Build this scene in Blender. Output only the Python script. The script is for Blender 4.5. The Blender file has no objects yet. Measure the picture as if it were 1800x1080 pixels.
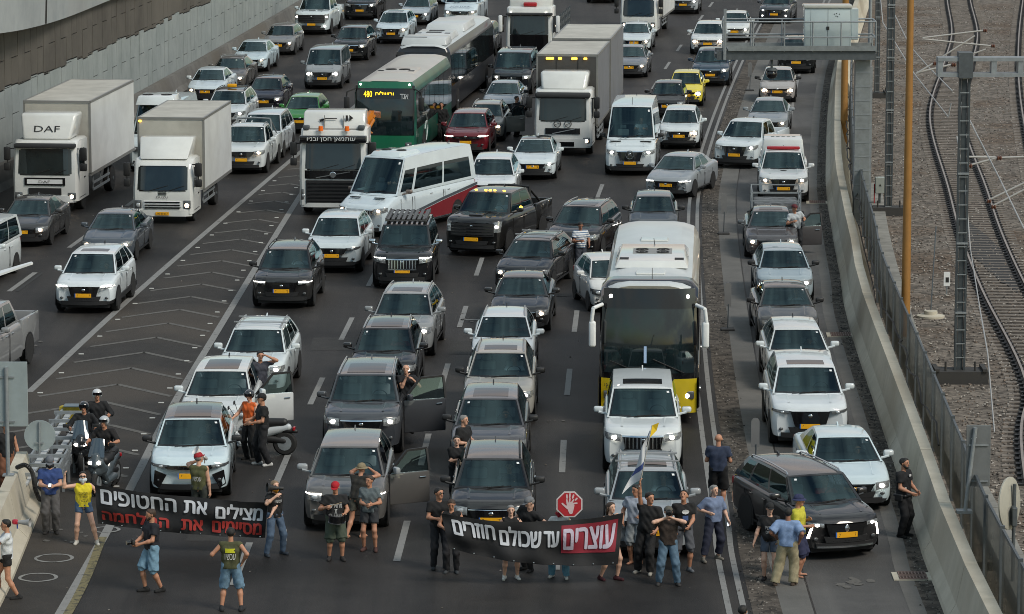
import bpy, bmesh, math, random
import numpy as np
from mathutils import Vector, Matrix, Euler

random.seed(7)
R_ = math.radians
scene = bpy.context.scene
COL = scene.collection

# ------------------------------------------------------------------ camera, sky, sun, exposure
F_PX, CAM_H, PITCH = 6700.0, 18.0, math.atan((540 + 504) / 6700.0)
cam_d = bpy.data.cameras.new("camera")
cam = bpy.data.objects.new("camera", cam_d)
COL.objects.link(cam)
cam_d.sensor_width = 36.0
cam_d.lens = 36.0 * F_PX / 1800.0
cam_d.clip_start = 0.5
cam_d.clip_end = 3000
cam.location = (0, 0, CAM_H)
cam.rotation_euler = (math.pi / 2 - PITCH, 0, 0)
scene.camera = cam

SUN_EL, SUN_AZ = R_(46), R_(132)      # azimuth measured clockwise from +Y
world = bpy.data.worlds.new("World")
scene.world = world
world.use_nodes = True
wn, wl = world.node_tree.nodes, world.node_tree.links
for n in list(wn): wn.remove(n)
w_out = wn.new('ShaderNodeOutputWorld')
w_bg = wn.new('ShaderNodeBackground')
sky = wn.new('ShaderNodeTexSky')
sky.sky_type = 'NISHITA'
sky.sun_disc = False
sky.sun_elevation = R_(14)
sky.sun_rotation = SUN_AZ
sky.air_density = 1.0
sky.dust_density = 1.5
w_bg.inputs['Strength'].default_value = 0.105
# broken cloud cover over the sky: grey tops, warm towards the horizon
tc = wn.new('ShaderNodeTexCoord')
mp = wn.new('ShaderNodeMapping'); mp.inputs['Scale'].default_value = (1.0, 1.0, 2.2)
nz = wn.new('ShaderNodeTexNoise'); nz.inputs['Scale'].default_value = 2.6; nz.inputs['Detail'].default_value = 7; nz.inputs['Roughness'].default_value = 0.6
cr = wn.new('ShaderNodeValToRGB')
cr.color_ramp.elements[0].position = 0.40; cr.color_ramp.elements[0].color = (0, 0, 0, 1)
cr.color_ramp.elements[1].position = 0.60; cr.color_ramp.elements[1].color = (1, 1, 1, 1)
sep = wn.new('ShaderNodeSeparateXYZ')
cr2 = wn.new('ShaderNodeValToRGB')
cr2.color_ramp.elements[0].position = 0.0; cr2.color_ramp.elements[0].color = (4.6, 3.8, 3.5, 1)
cr2.color_ramp.elements[1].position = 0.75; cr2.color_ramp.elements[1].color = (5.0, 5.6, 5.8, 1)
e = cr2.color_ramp.elements.new(0.22); e.color = (5.2, 4.4, 4.0, 1)
mx = wn.new('ShaderNodeMixRGB')
wl.new(tc.outputs['Generated'], mp.inputs['Vector'])
wl.new(mp.outputs['Vector'], nz.inputs['Vector'])
wl.new(nz.outputs['Fac'], cr.inputs['Fac'])
wl.new(tc.outputs['Generated'], sep.inputs[0])
wl.new(sep.outputs['Z'], cr2.inputs['Fac'])
wl.new(cr.outputs['Color'], mx.inputs['Fac'])
wl.new(sky.outputs['Color'], mx.inputs['Color1'])
wl.new(cr2.outputs['Color'], mx.inputs['Color2'])
# the half of the sky behind the camera is bluer than the glow beyond the road
mp2 = wn.new('ShaderNodeMapRange'); mp2.inputs['From Min'].default_value = -0.5; mp2.inputs['From Max'].default_value = 0.6
wl.new(sep.outputs['Y'], mp2.inputs['Value'])
mx2 = wn.new('ShaderNodeMixRGB'); wl.new(mp2.outputs[0], mx2.inputs['Fac'])
mx3 = wn.new('ShaderNodeMixRGB'); mx3.blend_type = 'MULTIPLY'; mx3.inputs['Fac'].default_value = 1.0; mx3.inputs['Color2'].default_value = (0.74, 0.93, 1.0, 1)
wl.new(mx.outputs['Color'], mx3.inputs['Color1'])
wl.new(mx3.outputs['Color'], mx2.inputs['Color1']); wl.new(mx.outputs['Color'], mx2.inputs['Color2'])
wl.new(mx2.outputs['Color'], w_bg.inputs['Color'])
wl.new(w_bg.outputs[0], w_out.inputs['Surface'])

sun_d = bpy.data.lights.new("sun", 'SUN')
sun = bpy.data.objects.new("sun", sun_d)
COL.objects.link(sun)
sun_d.energy = 1.9
sun_d.angle = R_(20)
sun_d.color = (1.0, 0.91, 0.80)
sdir = Vector((math.sin(SUN_AZ) * math.cos(SUN_EL), math.cos(SUN_AZ) * math.cos(SUN_EL), math.sin(SUN_EL)))
sun.rotation_euler = sdir.to_track_quat('Z', 'Y').to_euler()

scene.view_settings.view_transform = 'Standard'
scene.view_settings.look = 'None'
scene.view_settings.exposure = 0.45
scene.view_settings.gamma = 1.0
try:
    scene.cycles.max_bounces = 5
    scene.cycles.filter_width = 0.95
    scene.cycles.transparent_max_bounces = 8
    scene.cycles.caustics_reflective = False
    scene.cycles.caustics_refractive = False
except Exception:
    pass

# ------------------------------------------------------------------ pixel of the photograph -> place in the world
CP, SP = math.cos(PITCH), math.sin(PITCH)
def ray(px, py):
    a = (px - 900) / F_PX; b = (540 - py) / F_PX
    return Vector((a, CP + b * SP, -SP + b * CP))
def G(px, py, z=0.0):
    d = ray(px, py); t = (z - CAM_H) / d.z
    return Vector((d.x * t, d.y * t, z))
def RY(px, py, Y):
    d = ray(px, py); t = Y / d.y
    return Vector((d.x * t, Y, CAM_H + d.z * t))

# survey grid -> metres: the road was first paced out on a grid (u, v); O() turns grid points into metres on the ground
_t0 = math.atan(1040 / 4800.0)
def O(x, y):
    zc = y * math.cos(_t0) + 17.2 * math.sin(_t0); k = (17.2 * math.cos(_t0) - y * math.sin(_t0)) / zc
    return G(900 + 4800 * x / zc, 540 + 4800 * k)
def Y_(y): return O(0, y).y
def remap(mb):
    mb.v = [(*O(v[0], v[1])[:2], v[2]) for v in mb.v]; return mb
# ------------------------------------------------------------------ materials
def lin(c):
    return tuple(((v / 255) / 12.92 if v / 255 <= 0.04045 else (((v / 255) + 0.055) / 1.055) ** 2.4) for v in c)
MATS = {}
def mat(key, col=(0.5, 0.5, 0.5), rough=0.5, metal=0.0, coat=0.0, var=0.06, vs=3.0, bump=0.0, bs=40.0, spec=0.5, dirt=0.0):
    """col linear; var = value variation from noise, dirt = blotchy dust"""
    if key in MATS: return MATS[key]
    m = bpy.data.materials.new(key); m.use_nodes = True
    nt = m.node_tree; N, L = nt.nodes, nt.links
    b = N['Principled BSDF']
    b.inputs['Roughness'].default_value = rough
    b.inputs['Metallic'].default_value = metal
    b.inputs['Specular IOR Level'].default_value = spec
    if coat:
        b.inputs['Coat Weight'].default_value = coat; b.inputs['Coat Roughness'].default_value = 0.04
    t = N.new('ShaderNodeTexCoord')
    n = N.new('ShaderNodeTexNoise'); n.inputs['Scale'].default_value = vs; n.inputs['Detail'].default_value = 5; n.inputs['Roughness'].default_value = 0.65
    L.new(t.outputs['Object'], n.inputs['Vector'])
    r = N.new('ShaderNodeValToRGB')
    r.color_ramp.elements[0].position = 0.32; r.color_ramp.elements[1].position = 0.72
    a = 1 - var * 1.6; c2 = 1 + var
    r.color_ramp.elements[0].color = (*[min(1, x * a) for x in col[:3]], 1)
    r.color_ramp.elements[1].color = (*[min(1, x * c2) for x in col[:3]], 1)
    L.new(n.outputs['Fac'], r.inputs['Fac'])
    out = r.outputs['Color']
    if dirt:
        n2 = N.new('ShaderNodeTexNoise'); n2.inputs['Scale'].default_value = vs * 0.37; n2.inputs['Detail'].default_value = 8
        L.new(t.outputs['Object'], n2.inputs['Vector'])
        r2 = N.new('ShaderNodeValToRGB'); r2.color_ramp.elements[0].position = 0.45; r2.color_ramp.elements[1].position = 0.75
        r2.color_ramp.elements[0].color = (0, 0, 0, 1); r2.color_ramp.elements[1].color = (dirt, dirt, dirt, 1)
        L.new(n2.outputs['Fac'], r2.inputs['Fac'])
        mxx = N.new('ShaderNodeMixRGB'); L.new(r2.outputs['Color'], mxx.inputs['Fac']); L.new(out, mxx.inputs['Color1'])
        mxx.inputs['Color2'].default_value = (0.12, 0.10, 0.08, 1)
        out = mxx.outputs['Color']
    L.new(out, b.inputs['Base Color'])
    if bump:
        n3 = N.new('ShaderNodeTexNoise'); n3.inputs['Scale'].default_value = bs; n3.inputs['Detail'].default_value = 4
        L.new(t.outputs['Object'], n3.inputs['Vector'])
        bp = N.new('ShaderNodeBump'); bp.inputs['Strength'].default_value = bump; bp.inputs['Distance'].default_value = 0.02
        L.new(n3.outputs['Fac'], bp.inputs['Height']); L.new(bp.outputs['Normal'], b.inputs['Normal'])
    MATS[key] = m
    return m
def emit(key, col, s):
    if key in MATS: return MATS[key]
    m = bpy.data.materials.new(key); m.use_nodes = True
    b = m.node_tree.nodes['Principled BSDF']
    b.inputs['Base Color'].default_value = (*col, 1); b.inputs['Emission Color'].default_value = (*col, 1)
    b.inputs['Emission Strength'].default_value = s
    MATS[key] = m; return m
def glass(key, tint, base=0.05, refl=1.0, rough=0.03):
    """thin window glass: tinted see-through plus a mirror layer that grows at grazing angles"""
    if key in MATS: return MATS[key]
    m = bpy.data.materials.new(key); m.use_nodes = True
    nt = m.node_tree; N, L = nt.nodes, nt.links
    N.remove(N['Principled BSDF'])
    out = N['Material Output']
    g = N.new('ShaderNodeBsdfGlossy'); g.inputs['Roughness'].default_value = rough
    g.inputs['Color'].default_value = (refl * .72, refl * .98, refl * 1.0, 1)
    t = N.new('ShaderNodeBsdfTransparent'); t.inputs['Color'].default_value = (*tint, 1)
    ge = N.new('ShaderNodeNewGeometry')
    d = N.new('ShaderNodeVectorMath'); d.operation = 'DOT_PRODUCT'
    L.new(ge.outputs['Incoming'], d.inputs[0]); L.new(ge.outputs['Normal'], d.inputs[1])
    a = N.new('ShaderNodeMath'); a.operation = 'ABSOLUTE'; L.new(d.outputs['Value'], a.inputs[0])
    s = N.new('ShaderNodeMath'); s.operation = 'SUBTRACT'; s.inputs[0].default_value = 1.0; L.new(a.outputs[0], s.inputs[1])
    p = N.new('ShaderNodeMath'); p.operation = 'POWER'; p.inputs[1].default_value = 4.0; L.new(s.outputs[0], p.inputs[0])
    k = N.new('ShaderNodeMath'); k.operation = 'MULTIPLY_ADD'; k.inputs[1].default_value = 0.85; k.inputs[2].default_value = base; L.new(p.outputs[0], k.inputs[0])
    mxs = N.new('ShaderNodeMixShader'); L.new(k.outputs[0], mxs.inputs[0]); L.new(t.outputs[0], mxs.inputs[1]); L.new(g.outputs[0], mxs.inputs[2])
    L.new(mxs.outputs[0], out.inputs['Surface'])
    MATS[key] = m; return m
def paint(rgb, rough=0.45, coat=1.0, dirt=0.10):
    k = 'paint_%d_%d_%d' % rgb
    d_ = .50 if max(rgb) < 62 else (.72 if max(rgb) < 120 else 1.0)
    return mat(k, tuple(x * d_ for x in lin(rgb)), rough, 0.0, coat, 0.04, 2.0, spec=.25, dirt=dirt)

GL_W = glass('glass_windscreen', (0.42, 0.54, 0.56), 0.075)
GL_S = glass('glass_side', (0.07, 0.08, 0.09), 0.06)
GL_CLEAR = glass('glass_clear', (0.34, 0.42, 0.42), 0.06)
SUNR = mat('sunroof_glass', (0.022, 0.019, 0.018), 0.07, spec=.35, var=.5, vs=1.5)
def frosted(key, col, see):
    m = bpy.data.materials.new(key); m.use_nodes = True; nt = m.node_tree; N, L = nt.nodes, nt.links
    b = N['Principled BSDF']; b.inputs['Roughness'].default_value = .45
    t = N.new('ShaderNodeTexCoord'); n = N.new('ShaderNodeTexNoise'); n.inputs['Scale'].default_value = .8; n.inputs['Detail'].default_value = 6; L.new(t.outputs['Object'], n.inputs['Vector'])
    r = N.new('ShaderNodeValToRGB'); r.color_ramp.elements[0].position = .3; r.color_ramp.elements[1].position = .7
    r.color_ramp.elements[0].color = (*[c * .7 for c in col], 1); r.color_ramp.elements[1].color = (*[c * 1.25 for c in col], 1); L.new(n.outputs['Fac'], r.inputs['Fac']); L.new(r.outputs['Color'], b.inputs['Base Color'])
    tr = N.new('ShaderNodeBsdfTransparent'); tr.inputs['Color'].default_value = (.8, .8, .78, 1)
    mr = N.new('ShaderNodeMapRange'); mr.inputs['To Min'].default_value = see - .2; mr.inputs['To Max'].default_value = see + .2; L.new(n.outputs['Fac'], mr.inputs['Value'])
    mx_ = N.new('ShaderNodeMixShader'); L.new(mr.outputs[0], mx_.inputs[0]); L.new(b.outputs[0], mx_.inputs[1]); L.new(tr.outputs[0], mx_.inputs[2]); L.new(mx_.outputs[0], N['Material Output'].inputs['Surface'])
    return m
GL_FENCE = frosted('fence_sheet', (0.15, 0.152, 0.145), .52)
BLACK = mat('black_plastic', (0.014, 0.014, 0.015), 0.55)
GLOSSB = mat('black_gloss', (0.006, 0.006, 0.007), 0.12, coat=0.5)
DARKIN = mat('cabin_dark', (0.025, 0.027, 0.030), 0.8)
SEATG = mat('seat_grey', (0.20, 0.22, 0.23), 0.85)
SEATB = mat('seat_beige', (0.34, 0.33, 0.30), 0.8)
TYRE = mat('tyre_rubber', (0.016, 0.016, 0.016), 0.85, bump=0.3)
RIM = mat('rim_alloy', (0.42, 0.43, 0.44), 0.3, 0.9)
CHROME = mat('chrome', (0.72, 0.74, 0.76), 0.15, 1.0)
PLATE = mat('plate_yellow', lin((236, 170, 20)), 0.5)
PLATEBLUE = mat('plate_blue', lin((60, 110, 190)), 0.5)
INK = mat('ink_black', (0.012, 0.012, 0.012), 0.6)
LAMPON = emit('headlamp_on', (1.0, 0.93, 0.82), 9.0)
LAMPWARM = emit('headlamp_warm', (1.0, 0.76, 0.54), 9.0)
LAMPMID = mat('lamp_reflector', (0.33, 0.345, 0.355), 0.15, 0.4, coat=1.0, var=.4, vs=20)
LAMPOFF = mat('lamp_lens', (0.50, 0.53, 0.55), 0.12, 0.3, coat=1.0)
LAMPDK = mat('lamp_housing', (0.10, 0.105, 0.11), 0.2, 0.3, coat=1.0)
AMBER = emit('amber_lamp', (1.0, 0.55, 0.05), 3.5)
ORANGE = mat('amber_lens', lin((240, 110, 20)), 0.3)
REDL = mat('tail_lens', (0.35, 0.01, 0.015), 0.25, coat=0.6)
STEEL = mat('galvanised_steel', lin((140, 146, 150)), 0.5, 0.3, var=0.12, vs=6)
DKSTEEL = mat('dark_steel', lin((84, 90, 94)), 0.55, 0.3, var=0.12, vs=6)
WHITEP = mat('white_plastic', (0.70, 0.72, 0.73), 0.45)

# ------------------------------------------------------------------ mesh building
class MB:
    def __init__(s): s.v = []; s.f = []; s.m = []
    def add(s, vs, fs, m=0):
        o = len(s.v); s.v += [tuple(p) for p in vs]
        s.f += [tuple(i + o for i in f) for f in fs]; s.m += [m] * len(fs)
        return s
    def hexa(s, p, m=0):
        return s.add(p, [(0, 3, 2, 1), (4, 5, 6, 7), (0, 1, 5, 4), (1, 2, 6, 5), (2, 3, 7, 6), (3, 0, 4, 7)], m)
    def box(s, x0, x1, y0, y1, z0, z1, m=0):
        return s.hexa([(x0, y0, z0), (x1, y0, z0), (x1, y1, z0), (x0, y1, z0), (x0, y0, z1), (x1, y0, z1), (x1, y1, z1), (x0, y1, z1)], m)
    def rbox(s, x0, x1, y0, y1, z0, z1, bev=0.03, seg=2, m=0, fn=None):
        bm = bmesh.new(); bmesh.ops.create_cube(bm, size=1)
        for v in bm.verts:
            v.co = Vector((x0 if v.co.x < 0 else x1, y0 if v.co.y < 0 else y1, z0 if v.co.z < 0 else z1))
            if fn: v.co = Vector(fn(v.co))
        bmesh.ops.bevel(bm, geom=bm.edges[:], offset=bev, segments=seg, profile=0.5, affect='EDGES', clamp_overlap=True)
        bm.verts.index_update()
        s.add([v.co for v in bm.verts], [tuple(v.index for v in f.verts) for f in bm.faces], m); bm.free()
        return s
    def panel(s, fn, us, vs, holes=(), m=0):
        nu, nv = len(us), len(vs)
        pts = [fn(u, v) for v in vs for u in us]; fs = []
        for j in range(nv - 1):
            for i in range(nu - 1):
                cu, cv = (us[i] + us[i + 1]) / 2, (vs[j] + vs[j + 1]) / 2
                if any(h[0] < cu < h[1] and h[2] < cv < h[3] for h in holes): continue
                a = j * nu + i; fs.append((a, a + 1, a + nu + 1, a + nu))
        return s.add(pts, fs, m)
    def grid(s, fn, u0, u1, nu, v0, v1, nv, m=0):
        return s.panel(fn, [u0 + (u1 - u0) * i / nu for i in range(nu + 1)], [v0 + (v1 - v0) * j / nv for j in range(nv + 1)], (), m)
    def cyl(s, p0, p1, r0, r1=None, n=12, m=0, cap=True):
        r1 = r0 if r1 is None else r1
        p0, p1 = Vector(p0), Vector(p1); d = (p1 - p0).normalized()
        a = d.orthogonal().normalized(); b = d.cross(a)
        vs = []
        for p, r in ((p0, r0), (p1, r1)):
            for i in range(n):
                t = 2 * math.pi * i / n; vs.append(p + (a * math.cos(t) + b * math.sin(t)) * r)
        fs = [(i, (i + 1) % n, n + (i + 1) % n, n + i) for i in range(n)]
        if cap: fs += [tuple(range(n))[::-1], tuple(range(n, 2 * n))]
        return s.add(vs, fs, m)
    def tube(s, pts, r, n=6, m=0):
        for a, b in zip(pts[:-1], pts[1:]): s.cyl(a, b, r, r, n, m)
        return s
    def beam(s, p0, p1, w, h, m=0):
        p0, p1 = Vector(p0), Vector(p1); d = (p1 - p0).normalized()
        up = Vector((0, 0, 1)) if abs(d.z) < 0.95 else Vector((0, 1, 0))
        a = d.cross(up).normalized() * (w / 2); b = a.cross(d).normalized() * (h / 2)
        return s.hexa([p0 - a - b, p0 + a - b, p1 + a - b, p1 - a - b, p0 - a + b, p0 + a + b, p1 + a + b, p1 - a + b], m)
    def lathe(s, prof, axis_p, axis_d, n=20, m=0, cap=True):
        """prof: list of (r, t) along axis"""
        p0, d = Vector(axis_p), Vector(axis_d).normalized()
        a = d.orthogonal().normalized(); b = d.cross(a); vs = []
        for r, t in prof:
            for i in range(n):
                q = 2 * math.pi * i / n; vs.append(p0 + d * t + (a * math.cos(q) + b * math.sin(q)) * r)
        fs = []
        for j in range(len(prof) - 1):
            for i in range(n):
                k = (i + 1) % n; fs.append((j * n + i, j * n + k, (j + 1) * n + k, (j + 1) * n + i))
        if cap: fs.append(tuple(range(n))[::-1]); fs.append(tuple(range((len(prof) - 1) * n, len(prof) * n)))
        return s.add(vs, fs, m)
    def ball(s, c, rx, ry=None, rz=None, n=12, k=8, m=0):
        ry = rx if ry is None else ry; rz = rx if rz is None else rz
        vs = []
        for j in range(1, k):
            t = math.pi * j / k
            for i in range(n):
                q = 2 * math.pi * i / n
                vs.append((c[0] + rx * math.sin(t) * math.cos(q), c[1] + ry * math.sin(t) * math.sin(q), c[2] + rz * math.cos(t)))
        vs += [(c[0], c[1], c[2] + rz), (c[0], c[1], c[2] - rz)]
        T, B = len(vs) - 2, len(vs) - 1; fs = []
        for i in range(n):
            q = (i + 1) % n; fs.append((T, i, q)); fs.append((B, (k - 2) * n + q, (k - 2) * n + i))
            for j in range(k - 2): fs.append((j * n + i, (j + 1) * n + i, (j + 1) * n + q, j * n + q))
        return s.add(vs, fs, m)
    def prism(s, pts, off, m=0):
        """planar polygon pts extruded by vector off"""
        n = len(pts); o = Vector(off)
        return s.add([Vector(p) for p in pts] + [Vector(p) + o for p in pts],
                     [tuple(range(n))[::-1], tuple(range(n, 2 * n))] + [(i, (i + 1) % n, n + (i + 1) % n, n + i) for i in range(n)], m)
    def xf(s, M):
        s.v = [tuple(M @ Vector(p)) for p in s.v]; return s
    def join(s, o, m=0):
        return s.add(o.v, o.f, m)
    def build(s, name, mats, parent=None, smooth=35, loc=None):
        me = bpy.data.meshes.new(name)
        me.from_pydata(s.v, [], s.f)
        if not isinstance(mats, (list, tuple)): mats = [mats]
        for x in mats: me.materials.append(x)
        if len(mats) > 1: me.polygons.foreach_set('material_index', s.m)
        if smooth:
            me.polygons.foreach_set('use_smooth', [True] * len(me.polygons))
            if smooth < 180: me.set_sharp_from_angle(angle=R_(smooth))
        me.update()
        o = bpy.data.objects.new(name, me); COL.objects.link(o)
        if parent: o.parent = parent
        if loc is not None: o.location = loc
        return o
def tag(o, label, cat, group=None):
    o['label'] = label; o['category'] = cat
    if group: o['group'] = group
    return o
def struct(o, label=None):
    o['kind'] = 'structure'
    if label: o['label'] = label
    return o
def thing(name, label, cat, loc=(0, 0, 0), rz=0.0, group=None):
    o = bpy.data.objects.new(name, None); COL.objects.link(o)
    o.location = loc; o.rotation_euler = (0, 0, rz); o.empty_display_size = 0.3
    return tag(o, label, cat, group)
def copy_tree(o, parent=None):
    c = o.copy(); COL.objects.link(c)
    if parent: c.parent = parent
    for ch in o.children: copy_tree(ch, c)
    return c

def outline_fill(P, E):
    """fill closed outlines one by one, so that overlapping strokes of a glyph stay filled"""
    nb = {}
    for a, b in E: nb.setdefault(a, []).append(b); nb.setdefault(b, []).append(a)
    seen = set(); loops = []
    for s in nb:
        if s in seen: continue
        lp = [s]; seen.add(s); prev, cur = None, s
        while True:
            nx = [q for q in nb[cur] if q != prev and (q not in seen)]
            if not nx: break
            prev, cur = cur, nx[0]; seen.add(cur); lp.append(cur)
        if len(lp) > 2: loops.append([P[i] for i in lp])
    def area(l): return sum(a.x * b.y - b.x * a.y for a, b in zip(l, l[1:] + l[:1])) / 2
    def inside(p, l):
        c = False
        for a, b in zip(l, l[1:] + l[:1]):
            if (a.y > p.y) != (b.y > p.y) and p.x < (b.x - a.x) * (p.y - a.y) / (b.y - a.y) + a.x: c = not c
        return c
    vs, fs = [], []
    from mathutils.geometry import tessellate_polygon
    A = [area(l) for l in loops]
    if not loops: return vs, fs
    # the sense of the edges in the mesh is lost, so a hole is a loop lying wholly inside another one
    hole = [None] * len(loops)
    for i, l in enumerate(loops):
        for j, m in enumerate(loops):
            if i != j and abs(A[j]) > abs(A[i]) and all(inside(p, m) for p in l): hole[i] = j
    for i, l in enumerate(loops):
        if hole[i] is not None: continue
        grp = [l] + [loops[j] for j in range(len(loops)) if hole[j] == i]
        flat = [p for g in grp for p in g]; o = len(vs)
        vs += [tuple(p) for p in flat]; fs += [tuple(o + k for k in t) for t in tessellate_polygon(grp)]
    return vs, fs
# text -> flat mesh data (x right, y up), centred on its width
TXT = {}
def text_data(s, bold=0.0):
    if (s, bold) in TXT: return TXT[(s, bold)]
    cu = bpy.data.curves.new('t', 'FONT')
    heb = any('\u0590' <= ch <= '\u05ff' for ch in s); cu.fill_mode = 'NONE'
    cu.body = s[::-1] if heb else s        # the font object writes left to right only
    cu.size = 1.0; cu.resolution_u = 2; cu.offset = bold
    o = bpy.data.objects.new('t', cu); COL.objects.link(o)
    bpy.context.view_layer.update()
    me = bpy.data.meshes.new_from_object(o.evaluated_get(bpy.context.evaluated_depsgraph_get()))
    vs, fs = outline_fill([v.co.copy() for v in me.vertices], [tuple(e_.vertices) for e_ in me.edges])
    bpy.data.objects.remove(o); bpy.data.curves.remove(cu); bpy.data.meshes.remove(me)
    if not vs: TXT[(s, bold)] = ([], [], 1, 1); return TXT[(s, bold)]
    x0, x1 = min(v[0] for v in vs), max(v[0] for v in vs); y0, y1 = min(v[1] for v in vs), max(v[1] for v in vs)
    vs = [((v[0] - (x0 + x1) / 2), v[1] - (y0 + y1) / 2) for v in vs]
    TXT[(s, bold)] = (vs, fs, x1 - x0, y1 - y0)
    return TXT[(s, bold)]
def text_on(s, fn, w, h, bold=0.0, sub=0):
    """text stretched to w x h, placed by fn(x, y) -> point"""
    vs, fs, tw, th = text_data(s, bold)
    for _ in range(sub):
        vs = list(vs); mid = {}; nf = []
        def m_(a, c):
            k = (min(a, c), max(a, c))
            if k not in mid: mid[k] = len(vs); vs.append(((vs[a][0] + vs[c][0]) / 2, (vs[a][1] + vs[c][1]) / 2))
            return mid[k]
        for a, c, d in fs:
            p, q, r = m_(a, c), m_(c, d), m_(d, a); nf += [(a, p, r), (p, c, q), (r, q, d), (p, q, r)]
        fs = nf
    b = MB(); b.add([fn(v[0] / tw * w, v[1] / th * h) for v in vs], fs); return b

def crv(pts, n=8):
    """Catmull-Rom through points (Vectors)"""
    P = [Vector(p) for p in pts]; P = [P[0] * 2 - P[1]] + P + [P[-1] * 2 - P[-2]]; out = []
    for i in range(1, len(P) - 2):
        for k in range(n):
            t = k / n; a, b, c, d = P[i - 1], P[i], P[i + 1], P[i + 2]
            out.append(0.5 * ((2 * b) + (c - a) * t + (2 * a - 5 * b + 4 * c - d) * t * t + (3 * b - a - 3 * c + d) * t ** 3))
    out.append(P[-2]); return out
def side_of(pts, i):
    a = pts[max(0, i - 1)]; b = pts[min(len(pts) - 1, i + 1)]
    d = (b - a); d.z = 0; d.normalize(); return Vector((d.y, -d.x, 0))   # to the right when walking away from the camera
def strip(mb, pts, off0, off1, z=0.0, m=0):
    vs = []
    for i, p in enumerate(pts):
        s = side_of(pts, i); vs.append((p.x + s.x * off0, p.y + s.y * off0, z)); vs.append((p.x + s.x * off1, p.y + s.y * off1, z))
    mb.add(vs, [(2 * i, 2 * i + 1, 2 * i + 3, 2 * i + 2) for i in range(len(pts) - 1)], m)
def sweep(mb, pts, prof, m=0, cap=True):
    """prof: list of (offset to the right, z) swept along pts"""
    k = len(prof); vs = []
    for i, p in enumerate(pts):
        s = side_of(pts, i)
        for o, z in prof: vs.append((p.x + s.x * o, p.y + s.y * o, p.z + z))
    fs = []
    for i in range(len(pts) - 1):
        for j in range(k):
            q = (j + 1) % k; fs.append((i * k + j, i * k + q, (i + 1) * k + q, (i + 1) * k + j))
    if cap: fs += [tuple(range(k)), tuple(range((len(pts) - 1) * k, len(pts) * k))[::-1]]
    mb.add(vs, fs, m)
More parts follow.
